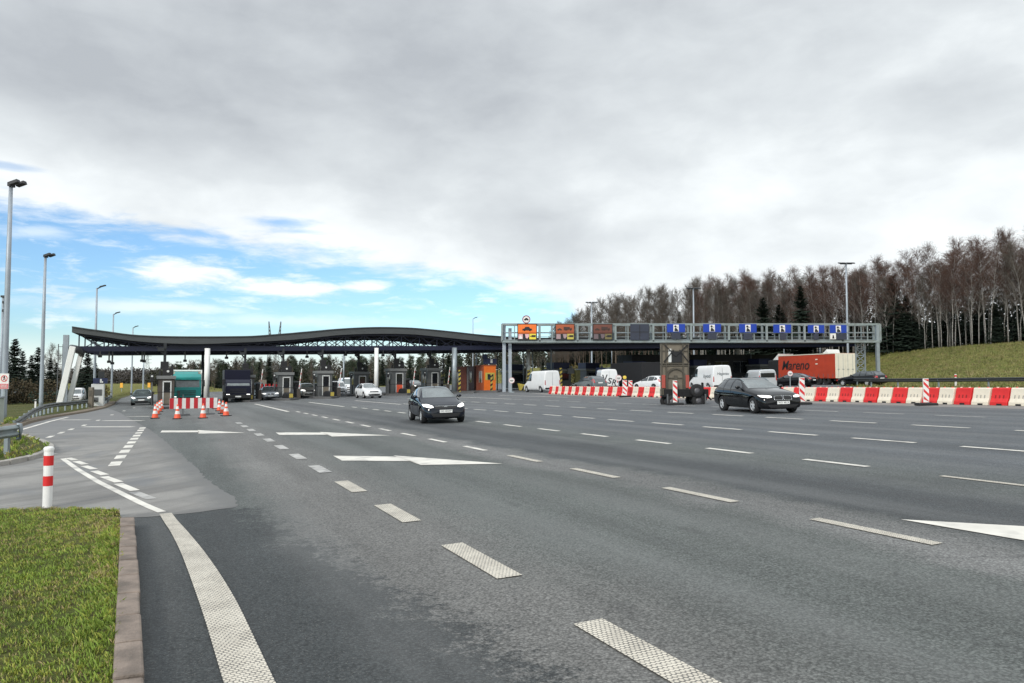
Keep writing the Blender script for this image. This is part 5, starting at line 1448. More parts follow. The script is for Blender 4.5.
def sign_plane(px0, px1, y0, y1, yy=GY - .28):
    a = PY(px0, y1, yy); c = PY(px1, y0, yy); return a, c
def car_icon(S, cx, cz, w, h, y, mi=0):
    P = [(-.5, .02), (-.5, .42), (-.30, .50), (-.18, .95), (.18, .95), (.32, .52), (.5, .42), (.5, .02)]
    S.prism([(cx + a * w, cz + b * h) for a, b in P], .03, mi, lambda a, c, t: (a, y - t, c))
    for s in (-.28, .28): S.lathe([(0, -.0), (h * .20, 0), (h * .20, .03), (0, .03)], 12, mi, (cx + s * w, y - .03, cz + h * .02), 'Y')
def lorry_icon(S, cx, cz, w, h, y, mi=0):
    S.box((cx - w * .12, y - .015, cz + h * .55), (w * .7, .03, h * .75), mi); S.box((cx + w * .37, y - .015, cz + h * .38), (w * .22, .03, h * .42), mi)
    for s in (-.3, -.12, .34): S.lathe([(0, 0), (h * .16, 0), (h * .16, .03), (0, .03)], 10, mi, (cx + s * w, y - .03, cz + h * .12), 'Y')
def orange_sign(px0, px1, y0, y1, kind, label, mo, my, mp):
    a, c = sign_plane(px0, px1, y0, y1); w = c.x - a.x; h = c.z - a.z
    t = thing('overhead_sign', (a.x, a.y, a.z), 0, label, 'sign', 'lane signs on the gantry')
    b = MB(); b.box((w / 2, .09, h / 2), (w + .16, .16, h + .16)); b.build('sign_back', M['black'], t)
    b = MB(); b.box((w / 2, -.01, h * .72), (w, .03, h * .54)); b.box((w * .5, -.01, h * .435), (w, .03, .12)); fp = b.build('sign_face', mo, t)
    s = MB()
    if kind == 'car':
        car_icon(s, w * .5, h * .60, w * .52, h * .25, -.03)
    else:
        car_icon(s, w * .2, h * .62, w * .26, h * .13, -.03); lorry_icon(s, w * .65, h * .60, w * .48, h * .25, -.03)
    s.build('symbol', M['ink'] if kind == 'car' else mat('faded black symbol', (.05, .025, .02), .6), fp)
    s = MB(); s.box((w * .14, -.01, h * .2), (w * .24, .03, h * .32)); s.prism([(w * .38, h * .36), (w * .60, h * .36), (w * .60, h * .2), (w * .5, h * .06), (w * .42, h * .12)], .03, 0, lambda q, r, d: (q, .005 - d, r)); pay = s.build('payment_panel', mp, t)
    s = MB(); s.prism([(w * .06, h * .05), (w * .12, h * .30), (w * .2, h * .2), (w * .24, h * .05)], .02, 0, lambda q, r, d: (q, -.03 - d, r)); s.build('payment_symbol', M['white_sheet'] if kind == 'car' else mp, pay)
    s = MB(); s.box((w * .80, -.01, h * .2), (w * .36, .03, h * .36)); yp = s.build('pass_panel', my, t)
    s = MB(); s.box((w * .85, -.035, h * .23), (w * .22, .02, h * .13)); s.box((w * .70, -.035, h * .22), (w * .08, .02, h * .05)); s.build('pass_symbol', M['ink'], yp)
orange_sign(518, 536.3, 324.4, 339.6, 'car', 'bright orange lane sign with a black car under the round sign', M['orange_panel'], M['yellow'], M['pink'])
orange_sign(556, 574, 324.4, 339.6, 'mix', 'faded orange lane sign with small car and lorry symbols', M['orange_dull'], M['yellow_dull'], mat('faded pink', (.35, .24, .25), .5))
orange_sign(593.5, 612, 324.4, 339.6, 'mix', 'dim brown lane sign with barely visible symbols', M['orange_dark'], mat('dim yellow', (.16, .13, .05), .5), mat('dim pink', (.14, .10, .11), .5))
a, c = sign_plane(630.5, 649, 324, 340); w, h = c.x - a.x, c.z - a.z
t = thing('overhead_sign', a, 0, 'blank dark lane sign between the dim brown and first blue signs', 'sign', 'lane signs on the gantry')
b = MB(); b.box((w / 2, .05, h / 2), (w, .14, h)); b.build('sign_face', M['panel_blank'], t, bevel=.02)
b = MB(); b.box((w / 2, -.03, h / 2), (w * .94, .02, h * .04)); b.box((w * .5, -.03, h * .5), (w * .03, .02, h * .94)); b.build('panel_joint', M['black'], t)
def blue_sign(px0, px1, y0, y1, label, disp=None, white_sub=False):
    a, c = sign_plane(px0, px1, y0, y1); w = c.x - a.x; h = c.z - a.z
    t = thing('overhead_sign', (a.x, a.y, a.z), 0, label, 'sign', 'lane signs on the gantry')
    b = MB(); b.box((w / 2, .03, h / 2), (w, .08, h)); b.build('sign_face', M['blue_sign'], t, bevel=.015)
    b = MB(); b.box((w * .5, -.03, h * .5), (w * .30, .03, h * .84)); wp = b.build('symbol_panel', M['white_sheet'], t)
    y = -.06; s = MB()     # cashier at a window: bust, arm and coin
    s.prism([(w * .40, h * .12), (w * .42, h * .45), (w * .47, h * .55), (w * .53, h * .45), (w * .60, h * .30), (w * .62, h * .12)], .02, 0, lambda q, r, d: (q, y - d, r))
    s.lathe([(0, 0), (h * .13, 0), (h * .13, .02), (0, .02)], 12, 0, (w * .46, y - .02, h * .70), 'Y')
    s.box((w * .56, y - .01, h * .62), (w * .09, .02, h * .05)); s.build('symbol', M['ink'], wp)
    if disp:
        b = MB(); b.box((w * disp[0], .05, -h * .45), (w * disp[1], .12, h * .72)); b.build('display', M['panel_blank'], t)
    if white_sub:
        b = MB(); b.box((w * .18, .02, -h * .42), (w * .34, .08, h * .72)); q = b.build('sub_panel', M['white_sheet'], t)
        b = MB(); b.prism([(w * .12, -h * .68), (w * .16, -h * .25), (w * .2, -h * .25), (w * .25, -h * .68)], .02, 0, lambda q_, r, d: (q_, -.03 - d, r)); b.build('symbol', M['ink'], q)
blue_sign(667, 685, 324, 332.2, 'first blue lane sign, above the board trailer', (.5, .5))
blue_sign(703.2, 721, 324, 332.2, 'blue lane sign above the white script van', (.5, .5))
blue_sign(739.2, 756.5, 324, 332.5, 'blue lane sign above the silver people carrier', (.5, .5))
blue_sign(773.5, 791, 324.5, 332.8, 'blue lane sign above the left end of the red trailer', (.55, .35))
blue_sign(808, 824.2, 325, 333, 'blue lane sign above the right half of the red trailer', (.5, .3))
blue_sign(830, 846.5, 325, 333, 'last blue lane sign, with a small white panel below', (.7, .6), True)
# round sign on top
c = PY(526.3, 319.4, GY - .2); t = thing('round_sign', (c.x, c.y, c.z - 1.0), 0, 'round red rimmed lorry sign standing on top of the gantry', 'sign')
r = 4.0 / F * GY
b = MB(); b.lathe([(0, 0), (r, 0), (r, .05), (0, .05)], 28, 0, (0, 0, 1.0), 'Y'); d_ = b.build('sign_disc', M['white_sheet'], t)
b = MB(); b.lathe([(r * .80, -.01), (r * 1.02, -.01), (r * 1.02, .06), (r * .8, .06), (r * .8, -.01)], 28, 0, (0, 0, 1.0), 'Y'); b.build('rim', mat('dull red rim', (.25, .05, .06), .5), d_)
b = MB(); car_icon(b, 0, .92, r * 1.15, r * .55, -.02); b.build('symbol', M['ink'], d_)
b = MB(); b.bar((0, .08, -.2), (0, .08, .95), .08); b.build('post', M['galv'], t)

# thin poles under the gantry
def thin_pole(px, ytop, u, label, w=.14, bend=None, m='galv'):
    p = PU(px, 390, u); p.z = plane(p.x); zt_ = PU(px, ytop, u).z - p.z
    t = thing('service_pole', p, 0, label, 'pole')
    b = MB(); pts = [(0, 0, 0), (0, 0, zt_)]
    if bend: q = PU(*bend, u); pts.append((q.x - p.x, q.y - p.y, q.z - p.z))
    b.tube(pts, w / 2, 8); b.build('pole_shaft', M[m], t, True)
    b = MB(); b.lathe([(w, 0), (w, .06), (w / 2, .08)], 10); b.build('base_flange', M['galv'], t)
thin_pole(532.6, 343, 88, 'thin grey pole left of the white van with striped post')
thin_pole(551.2, 350.5, 88, 'grey pole with slanting top arm rising behind the white van', .2, (542.5, 341.5))
thin_pole(523.5, 347, 92, 'slim pale pole beside the gantry leg and white column')
thin_pole(612, 347, 100, 'slim grey pole behind the VSR van roof')
thin_pole(717.3, 347, 96, 'slim grey pole behind the white script van')
thin_pole(751.5, 345, 92, 'slim grey pole right of the right white column')
thin_pole(784.6, 349, 84, 'slim grey pole standing before the red trailer side', .12)
thin_pole(443, 352, 98, 'slim dark pole between grey booths near the steel column', .16, None, 'dark_metal')
thin_pole(476.5, 349, 98, 'slim pale pole above the dim orange cabinet', .2)
thin_pole(497.3, 352, 90, 'slim dark pole right of the bright orange booth', .14, None, 'cap_grey')
thin_pole(343.5, 352, 118, 'slim pale pole between the grey booths and tall white van', .25)

# striped posts: yellow and black
def striped_post(px, y0, y1, u, label, wpx=3, tilt=False):
    p = PU(px, y1, u); p.z = plane(p.x) + .1; zt_ = PU(px, y0, u).z - p.z; w = wpx / F * p.y
    t = thing('striped_post', p, LA, label, 'post')
    b = MB(); b.box((0, 0, zt_ / 2), (w, w, zt_)); b.build('post_body', M['post_yellow'], t)
    s = MB(); n = max(3, int(zt_ / .45))
    for i in range(n):
        z = zt_ * (i + .2) / n; dz = zt_ / n * .45
        s.add([(-w / 2, -w / 2 - .012, z), (w / 2, -w / 2 - .012, z + dz * .7), (w / 2, -w / 2 - .012, z + dz * 1.7), (-w / 2, -w / 2 - .012, z + dz)], [(0, 1, 2, 3)])
        s.add([(-w / 2 - .012, -w / 2, z), (-w / 2 - .012, w / 2, z), (-w / 2 - .012, w / 2, z + dz), (-w / 2 - .012, -w / 2, z + dz)], [(0, 1, 2, 3)])
    s.build('black_stripes', M['ink'], t)
    return t
striped_post(528.6, 370, 390, 83, 'tall yellow and black post left of the white van', 2.0)
striped_post(561, 368, 391, 80, 'yellow and black post right of the white van', 1.8)
striped_post(459.5, 370, 391, 82, 'yellow and black post beside the dull red brown booth', 1.8)
striped_post(491.5, 374, 391, 82, 'yellow and black post in front of the bright orange booth', 1.7)
# crash cushion with slanting stripes
p = PU(529, 392, 80); p.z = plane(p.x)
t = thing('crash_cushion', p, LA, 'low yellow and black striped crash cushion at the island tip', 'crash cushion')
b = MB(); b.prism([(-1.1, .1), (1.1, .1), (1.0, .65), (.3, .95), (-.6, .8), (-1.3, .95)], .5, 0, lambda a, c, d: (a, d, c)); b.build('cushion_body', M['post_yellow'], t, bevel=.04)
b = MB()
for i in range(4):
    x = -1.0 + i * .52; b.add([(x, -.015, .12), (x + .25, -.015, .12), (x + .5, -.015, .62), (x + .25, -.015, .62)], [(0, 1, 2, 3)])
b.build('black_stripes', M['ink'], t)
# small round signs on stands
def round_sign(px, py, rpx, y, label, txt=True):
    c = PY(px, py, y); z0 = plane(c.x); t = thing('round_sign', (c.x, c.y, z0), 0, label, 'sign'); r = rpx / F * y; zc_ = c.z - z0
    b = MB(); b.lathe([(0, 0), (r, 0), (r, .04), (0, .04)], 24, 0, (0, 0, zc_), 'Y'); d_ = b.build('sign_disc', M['white_sheet'], t)
    b = MB(); b.lathe([(r * .84, -.012), (r, -.012), (r, .05), (r * .84, .05), (r * .84, -.012)], 24, 0, (0, 0, zc_), 'Y'); b.build('rim', M['pink'] if txt else M['red_sheet'], d_)
    b = MB(); b.box((0, -.02, zc_), (r * 1.2, .02, r * .16)); b.box((0, -.02, zc_ - r * .3), (r * .8, .02, r * .1)); b.build('bar_symbol', M['ink'], d_)
    b = MB(); b.bar((0, .06, 0), (0, .06, zc_), .07); b.box((0, .05, .05), (.6, .5, .1)); b.build('stand', M['galv'], t)
round_sign(511.7, 380.4, 2.9, 84, 'round white stop bar sign at the foot of the gantry leg')
round_sign(618.6, 378, 3.0, 70, 'small round white sign on a stand beside the VSR van')
round_sign(790.2, 373.5, 2.6, 71, 'small round white sign rising behind the dark saloon')

# ------------------------------------------------------------------ street lamps
def lamp(px, ytop, y, label, r0=.12, twin=True, base=None, kind='flood'):
    p = at(px, y); 
    p.z = terrain_z(p.x, p.y) + (.1 if base is None else 0); top = PY(px, ytop, y)
    p.x = top.x; h = top.z - p.z
    t = thing('street_lamp', p, 0, label, 'street lamp', 'tall street lamps')
    b = MB(); b.tube([(0, 0, 0), (0, 0, .5), (0, 0, h * .6), (0, 0, h)], [r0 * 1.25, r0 * 1.2, r0, r0 * .72], 12); b.build('mast', M['pole'], t, True)
    b = MB(); b.lathe([(r0 * 2.2, 0), (r0 * 2.2, .06), (r0 * 1.2, .1)], 12); b.build('base_plate', M['galv'], t)
    k = MB()
    if kind == 'flood':
        for dx, dy, tl in ((.38, -.1, .35), (.52, .35, .35)):
            R_ = Matrix.Rotation(-tl, 3, 'Y'); k.box((dx * .7, dy, .02 + dx * .2), (.52, .30, .20), 0, 0, R_)
        k.box((.02, 0, -.02), (.2, .45, .24))
    elif kind == 'arm':
        k.bar((0, 0, -.1), (.5, 0, .15), .12); k.box((.7, 0, .24), (.7, .28, .14), 0, 0, Matrix.Rotation(-.25, 3, 'Y'))
    else:
        k.bar((-.9, 0, 0), (.9, 0, 0), .12)
        for dx in (-.95, -.35, .35, .95): k.box((dx, -.15, .12), (.48, .6, .16), 0, 0, Matrix.Rotation(.25, 3, 'X'))
    k.v = [(a, b_, c + h) for a, b_, c in k.v]
    k.build('lamp_head', M['dark_metal'], t, bevel=.02)
lamp(11, 184.5, 43, 'tallest and nearest street lamp at the left edge with twin floodlights', .14)
lamp(45.5, 256, 67, 'second tall street lamp from the left edge, with floodlight head', .14)
lamp(97, 288, 89, 'street lamp with angled arm rising through the left end of the canopy', .13, kind='arm')
lamp(113.5, 314, 118, 'street lamp with angled arm just left of the canopy dip', .13, kind='arm')
lamp(133, 327.5, 147, 'farther street lamp with short angled arm behind the canopy dip', .13, kind='arm')
lamp(144, 352, 168, 'most distant pale lamp mast below the left canopy truss', .16, kind='arm')
lamp(846, 264, 112, 'tall light mast with crosswise lamps rising behind the blue signs', .15, kind='cross')
lamp(693.3, 289, 128, 'light mast with crosswise lamps before the bare trees', .15, kind='cross')
lamp(591.5, 303, 150, 'distant light mast with flat lamps above the faded orange sign', .16, kind='cross')
lamp(473, 318.5, 175, 'thin distant lamp mast rising behind the right slope of the canopy', .12, kind='arm')
# camera pole and prohibition sign at the left edge
p = at(0.5, 44); p.z = terrain_z(p.x, p.y) + .1
t = thing('camera_pole', p, 0, 'slim pole with two small cameras at the left edge of the picture', 'camera pole'); h = PY(1, 297, 44).z - p.z
b = MB(); b.tube([(0, 0, 0), (0, 0, h)], .07, 10); b.build('pole_shaft', M['pole'], t, True)
for dz, s in ((-.25, 1), (-.75, 1)):
    b = MB(); b.bar((0, 0, h + dz), (.14, -.05, h + dz), .06); b.box((.17, -.08, h + dz - .08), (.14, .32, .16)); b.build('camera_housing', M['dark_metal'], t, bevel=.02)
b = MB(); b.box((0, 0, h + .03), (.2, .2, .12)); b.build('pole_cap', M['dark_metal'], t)
q = PY(4.6, 373.5, 41); q2 = PY(8.6, 389, 41); w = (q2.x - q.x) * 2; h = q.z - q2.z
g0 = terrain_z(q.x, 41) + .1
t = thing('prohibition_sign', (q.x, 41, g0), 0, 'white and red no pedestrians sign on the left verge', 'sign')
zc_ = q2.z - g0 + h / 2
b = MB(); b.box((0, 0, zc_), (w, .03, h)); pn = b.build('sign_panel', M['white_sheet'], t)
b = MB(); b.box((0, -.022, zc_ - h * .32), (w * .96, .012, h * .32)); rp = b.build('red_panel', mat('faded red panel', (.62, .16, .17), .5), pn)
text_obj('ZAKAZ', .12, 'lettering', M['white_sheet'], rp, (0, -.032, zc_ - h * .27), (PI / 2, 0, 0), .002, width=w * .7)
text_obj('WST\u0118PU', .12, 'lettering', M['white_sheet'], rp, (0, -.032, zc_ - h * .38), (PI / 2, 0, 0), .002, width=w * .75)
r = w * .36; cz = zc_ + h * .18
b = MB(); b.lathe([(r * .82, 0), (r, 0), (r, .012), (r * .82, .012), (r * .82, 0)], 24, 0, (0, -.03, cz), 'Y'); b.bar((-r * .62, -.028, cz + r * .62), (r * .62, -.028, cz - r * .62), .035, .01); b.build('red_ring', M['red_sheet'], pn)
b = MB(); b.lathe([(0, 0), (.045, 0), (.045, .01), (0, .01)], 10, 0, (0, -.026, cz + r * .5), 'Y'); b.bar((0, -.022, cz + r * .35), (.01, -.022, cz - r * .1), .08, .01); b.bar((0, -.022, cz - r * .1), (-.07, -.022, cz - r * .6), .04, .01); b.bar((0, -.022, cz - r * .1), (.07, -.022, cz - r * .6), .04, .01); b.bar((0, -.022, cz + r * .3), (.09, -.022, cz), .03, .01); b.build('pedestrian_symbol', M['ink'], pn)
b = MB(); b.bar((0, .05, 0), (0, .05, zc_ + h / 2), .06); b.build('post', M['galv'], t)
p = at(-1.2, 36); p.z = terrain_z(p.x, p.y) + .1
t = thing('utility_cabinet', p, .1, 'pale green utility cabinet cut by the left picture edge', 'cabinet')
b = MB(); b.box((0, 0, .75), (.36, .4, 1.5)); b.build('cabinet_body', mat('pale green cabinet', (.34, .38, .33), .6, 0, .12), t, bevel=.02)
b = MB(); b.box((0, 0, 1.54), (.44, .48, .08)); b.build('cabinet_roof', M['galv'], t)

# ------------------------------------------------------------------ near bollard, guard rails, cones, barriers
p = G(47.2, 507.2)
t = thing('bollard', p, 0, 'white bollard with two red bands at the edge of the lawn', 'bollard')
hb = .86; r = .062
b = MB(); b.lathe([(r, -.05), (r, hb - .02), (r * .9, hb), (0, hb + .004)], 24); b.build('bollard_shaft', M['white_sheet'], t, True)
for z0 in (hb * .36, hb * .70):
    b = MB(); b.lathe([(r + .002, z0), (r + .002, z0 + hb * .165)], 24); b.build('red_band', mat('bollard red', (.66, .02, .02), .45, 0, .06), t, True)
b = MB(); b.lathe([(r + .003, hb - .05), (r + .008, hb - .01), (r * .8, hb + .012), (0, hb + .014)], 24); b.build('cap', M['white_sheet'], t, True)

def wbeam(t, path, z, sp, m, posts=True, name='rail_beam', post_h=None):
    """path: local points on the ground; a W profile beam at height z above them"""
    prof = [(-.0, .155), (.03, .14), (.08, .09), (.08, .07), (.01, .02), (.01, -.02), (.08, -.07), (.08, -.09), (.03, -.14), (0, -.155)]
    b = MB(); n = len(prof); pts = [Vector(q) for q in path]
    for i, q in enumerate(pts):
        d = (pts[min(i + 1, len(pts) - 1)] - pts[max(i - 1, 0)]); d.z = 0; d.normalize(); nr = Vector((d.y, -d.x, 0))
        zz = z[i] if isinstance(z, list) else z
        for a, h in prof: b.v.append(tuple(q + nr * a + Vector((0, 0, zz + h))))
        for a, h in prof: b.v.append(tuple(q + nr * (a - .012) + Vector((0, 0, zz + h))))
    for i in range(len(pts) - 1):
        for k in range(n - 1):
            a0 = i * 2 * n; a1 = (i + 1) * 2 * n
            b.f.append([a0 + k, a1 + k, a1 + k + 1, a0 + k + 1]); b.m.append(0)
            b.f.append([a0 + n + k, a0 + n + k + 1, a1 + n + k + 1, a1 + n + k]); b.m.append(0)
    for e in (0, len(pts) - 1):
        for k in range(n - 1): b.f.append([e * 2 * n + k, e * 2 * n + k + 1, e * 2 * n + n + k + 1, e * 2 * n + n + k]); b.m.append(0)
    b.build(name, m, t, False)
    L_ = 0
    for i in range(len(pts) - 1):
        seg = pts[i + 1] - pts[i]; l = seg.length; s = sp - (L_ % sp) if L_ else .25
        while s < l:
            q = pts[i] + seg * (s / l); zz = z[i] + (z[i + 1] - z[i]) * s / l if isinstance(z, list) else z
            d = seg.normalized(); nr = Vector((d.y, -d.x, 0))
            pb_ = MB(); pb_.box(q - nr * .09 + Vector((0, 0, (zz + .12) / 2)), (.10, .10, zz + .12)); pb_.box(q - nr * .02 + Vector((0, 0, zz)), (.08, .08, .2)); pb_.build('post', M['galv'], t); s += sp
        L_ += l
pA = at(18.3, 19.2); 
t = thing('guard_rail', pA, 0, 'near galvanised guard rail ending at the left verge kerb', 'guard rail')
pts = []
for px, y in ((18.3, 19.2), (0, 18.2), (-30, 17.2), (-90, 16.2), (-200, 15.6)):
    q = at(px, y) - pA; pts.append((q.x, q.y, .08 + (plane(pA.x + q.x) - plane(pA.x))- .0))
wbeam(t, [Vector((a, b_, plane(pA.x + a) - pA.z + .06)) for a, b_, c_ in pts][::-1], .60, 1.6, M['galv_light'])
b = MB(); b.tube([(.02, -.03, .46), (.09, 0, .46), (.11, 0, .66), (.09, 0, .82), (.02, -.03, .82)], .05, 8); b.build('end_cap', M['galv'], t, True)
path = [W(43, -7.0), W(46, -7.1), (W(50, -7.3)), W(56, -7.6), W(62, -7.7), W(68, -7.0), W(76, -6.5), W(86, -6.2), W(98, -6.8), W(110, -7.6), W(128, -9), W(150, -11)]
q0 = path[0]; t = thing('guard_rail', q0, 0, 'long guard rail rising from the ground and curving along the left road edge', 'guard rail')
wbeam(t, [q - q0 + Vector((0, 0, .08)) for q in path], [.02, .2, .4] + [.52] * 9, 2.0, mat('dull rail', (.10, .108, .105), .6, .1))
path = [W(u, max(54.6, bank_foot(u) - 1.4)) for u in (6, 12, 20, 28, 36, 42, 46, 50, 54)]
q0 = path[0]; t = thing('guard_rail', q0, 0, 'dark guard rail at the foot of the grass bank on the right', 'guard rail')
wbeam(t, [q - q0 for q in path][::-1], .62, 4.0, mat('weathered rail', (.035, .038, .038), .8, 0))

# cones
def cone_thing(px, py, label, y=None):
    p = G(px, py)
    t = thing('traffic_cone', p, random.uniform(0, 1), label, 'traffic cone', 'traffic cones around the closed lane')
    b = MB(); b.box((0, 0, .025), (.44, .44, .05)); b.build('cone_base', M['black'], t, bevel=.01)
    H_ = .76; rr = lambda z: .165 - (.165 - .035) * (z - .05) / (H_ - .05)
    b = MB(); b.lathe([(rr(.05), .05), (rr(.26), .26)], 20); b.lathe([(rr(.42), .42), (rr(.52), .52)], 20); b.lathe([(rr(.66), .66), (rr(H_), H_), (0, H_)], 20); b.build('cone_body', M['orange_plastic'], t, True)
    b = MB(); b.lathe([(rr(.26), .26), (rr(.42), .42)], 20); b.lathe([(rr(.52), .52), (rr(.66), .66)], 20); b.build('white_bands', M['white_sheet'], t, True)
for px, py, lb in ((155, 418.5, 'nearest cone of the left cluster, at the lane line'), (157, 414.5, 'second cone of the left cluster'), (159.3, 411.8, 'third cone of the left cluster, overlapping its neighbours'), (161.3, 409.4, 'fourth cone of the left cluster, close to the booth'), (162.6, 404.2, 'farthest cone of the left cluster, its tip above the others'),
                   (177.3, 419, 'lone cone below the left part of the striped board'), (203, 418.3, 'lone cone below the middle of the striped board'), (226, 416, 'nearest cone right of the striped board'), (222.6, 413.6, 'second cone right of the striped board'), (219.2, 411, 'third cone right of the striped board'), (215.6, 408.8, 'farthest cone right of the striped board')):
    cone_thing(px, py, 'orange and white ' + lb)
# striped board on two stands
pL, pR = G(183, 415.8), G(208.2, 414.6)
sc = pL.y / F
t = thing('barrier_board', (pL + pR) / 2, math.atan2(pR.y - pL.y, pR.x - pL.x), 'long red and white striped barrier board on stands before the teal lorry', 'barrier')
a = PY(169.3, 409, pL.y); c = PY(218, 397.5, pR.y); mid = (pL + pR) / 2
Wb = (Vector((c.x, c.y)) - Vector((a.x, a.y))).length; z0 = a.z - mid.z + .02; Hb = .60
x0 = -(Vector((mid.x, mid.y)) - Vector((a.x, a.y))).length
b = MB(); b.box((x0 + Wb / 2, 0, z0 + Hb / 2), (Wb, .03, Hb)); bd = b.build('board', M['white_sheet'], t)
b = MB(); n = 6
for i in range(n): b.box((x0 + Wb * (2 * i + .5) / 12, -.02, z0 + Hb / 2), (Wb / 12, .012, Hb))
b.build('red_stripes', mat('deep red sheet', (.50, .02, .03), .5, 0, .1), bd)
for x in (-(mid - pL).length, (pR - mid).length):
    b = MB(); b.bar((x, .05, 0), (x, .05, z0 + Hb + .2), .05); b.box((x, .05, .05), (.7, .35, .1)); b.build('stand', M['cap_grey'], t)

# water filled barrier blocks: each one an object
proto = {}
def block(colour):
    L_, Hh, bw, tw = .76, .74, .42, .20
    t = thing('barrier_block', (0, 0, 0), 0)
    # local y = along the row; section tapers upward, with a foot, three flat slots and a fork tunnel, their shade painted as darker colour
    prof = [(-bw / 2, .0), (-bw / 2, .14), (-tw / 2 - .04, .30), (-tw / 2, Hh - .03), (-tw / 2 + .03, Hh), (tw / 2 - .03, Hh), (tw / 2, Hh - .03), (tw / 2 + .04, .30), (bw / 2, .14), (bw / 2, .0)]
    b = MB(); b.prism(prof, L_ - .02, 0, lambda a, c, d: (a, d - (L_ - .02) / 2 - .10 * c / Hh + .05, c)); b.build('block_body', M['red_plastic' if colour == 'red' else 'cream_plastic'], t, bevel=.02)
    for sgn in (-1, 1):
        s = MB()
        for y in (-.17, 0, .17):
            s.add([(sgn * (tw / 2 + .045), y - .028, .30), (sgn * (tw / 2 + .045), y + .028, .30), (sgn * (tw / 2 + .018), y + .028, .50), (sgn * (tw / 2 + .018), y - .028, .50)], [(0, 1, 2, 3)])
        s.v = [(a, b_ - .10 * c / Hh + .05, c) for a, b_, c in s.v]; s.build('slot_shade', mat('red slot shade', (.26, .012, .012), .6) if colour == 'red' else mat('white slot shade', (.40, .37, .32), .6), t)
    s = MB(); s.box((0, 0, .04), (bw + .02, .22, .08)); s.build('fork_tunnel', M['black'], t)  # tunnel mouth is a black box, its inner shade put in colour
    s = MB()
    for y in (-.2, .2): s.lathe([(.045, 0), (.045, .03), (0, .03)], 10, 0, (0, y - .05, Hh))
    s.build('filler_cap', M['cream_plastic' if colour == 'red' else 'red_plastic'], t)
    return t
def row_v(u): return 31.55 + .0022 * max(0, u - 34) ** 2 * .9
k = 0; u = 17.4; cols = ('white', 'red')
hiddenlab = {'red': 'red water filled barrier block in the row dividing the road', 'white': 'white water filled barrier block in the row dividing the road'}
while u < 64.2:
    c = cols[k % 2]
    if c not in proto: proto[c] = block(c); t = proto[c]
    else: t = copy_tree(proto[c])
    v = row_v(u) + random.uniform(-.025, .025); v2 = row_v(u + .78)
    p = W(u, v); q = W(u + .78, v2)
    t.location = p; t.rotation_euler = (random.uniform(-.012, .012), -SL, math.atan2(q.y - p.y, q.x - p.x) - PI / 2 + random.uniform(-.06, .06))
    tag(t, hiddenlab[c], 'barrier block', c + ' barrier blocks in the row')
    u += .785; k += 1
# hazard panels
def hazard(px, ybase, ytop, label, lampy=False, wpx=5.6, ang=0.0):
    p = G(px, ybase); h = PY(px, ytop, p.y).z - p.z; w = wpx / F * p.y
    t = thing('hazard_panel', p, ang, label, 'hazard panel', 'striped hazard panels on the road')
    b = MB(); b.box((0, 0, .06), (.85, .42, .12)); b.build('foot', M['black'], t, bevel=.03)
    b = MB(); b.box((0, 0, .14 + (h - .14) / 2), (w, .05, h - .14)); pn = b.build('panel', M['white_sheet'], t, bevel=.008)
    s = MB(); z0, z1 = .17, h - .03; n = 3; pitch = (z1 - z0) / n
    for i in range(n + 1):
        zc_ = z0 + pitch * i; q = []
        x0_, x1_ = -w * .46, w * .46; sl = -w * .9
        poly = [(x0_, zc_ - sl * .5 - 0), (x1_, zc_ + sl * .5), (x1_, zc_ + sl * .5 + pitch * .42), (x0_, zc_ - sl * .5 + pitch * .42)]
        poly = [(x, min(z1, max(z0, z))) for x, z in poly]
        if max(z for _, z in poly) - min(z for _, z in poly) < .03: continue
        for y in (-.029, .029): s.add([(x, y, z) for x, z in poly], [(0, 1, 2, 3)])
    s.build('red_stripes', M['red_sheet'], pn)
    if lampy:
        b = MB(); b.box((.0, 0, h + .05), (.1, .08, .1)); b.lathe([(0, -.06), (.13, -.05), (.13, .05), (0, .06)], 16, 1, (0, 0, h + .2), 'Y'); b.build('warning_lamp', [M['black'], mat('yellow lamp lens', (.75, .55, .08), .3)], t)
hazard(926.3, 405.6, 378.5, 'striped hazard panel standing alone before the right barrier blocks')
hazard(802.2, 404.6, 377.5, 'striped hazard panel just beside the bonnet of the black estate', wpx=5.4)
hazard(675.2, 405, 380.5, 'striped hazard panel leaning against the board trailer', wpx=4.4)
hazard(624.8, 397.2, 380, 'striped hazard panel with round yellow lamp', True, 4.4)
hazard(630.5, 395.8, 380.5, 'striped hazard panel close behind the one with the lamp', wpx=4.0)

# trailer mounted message board, seen from behind
pc = G(684, 404.5); 
t = thing('board_trailer', pc, .05, 'weathered tall message board on a black wheeled trailer before the barrier row', 'trailer')
s_ = pc.y / F
X = lambda px: (px - 684) * s_ ; Z = lambda py: PY(684, py, pc.y).z - pc.z
b = MB(); xa, xb = X(661), X(690)
b.box(((xa + xb) / 2, .1, (Z(343.5) + Z(364)) / 2), (xb - xa, .10, Z(343.5) - Z(364))); b.box(((xa + xb) / 2, .1, (Z(364.6) + Z(395)) / 2), (xb - xa, .08, Z(364.6) - Z(395)))
board = b.build('board', M['sand_board'], t, bevel=.01)
b = MB()
for px in (662, 666.5, 683.5, 689): b.bar((X(px), .02, Z(343.5)), (X(px), .02, Z(395)), .06)
for py in (344, 351, 363.5, 365.5, 378): b.bar((xa, .02, Z(py)), (xb, .02, Z(py)), .05)
b.build('board_frame', M['sand_dark'], board)
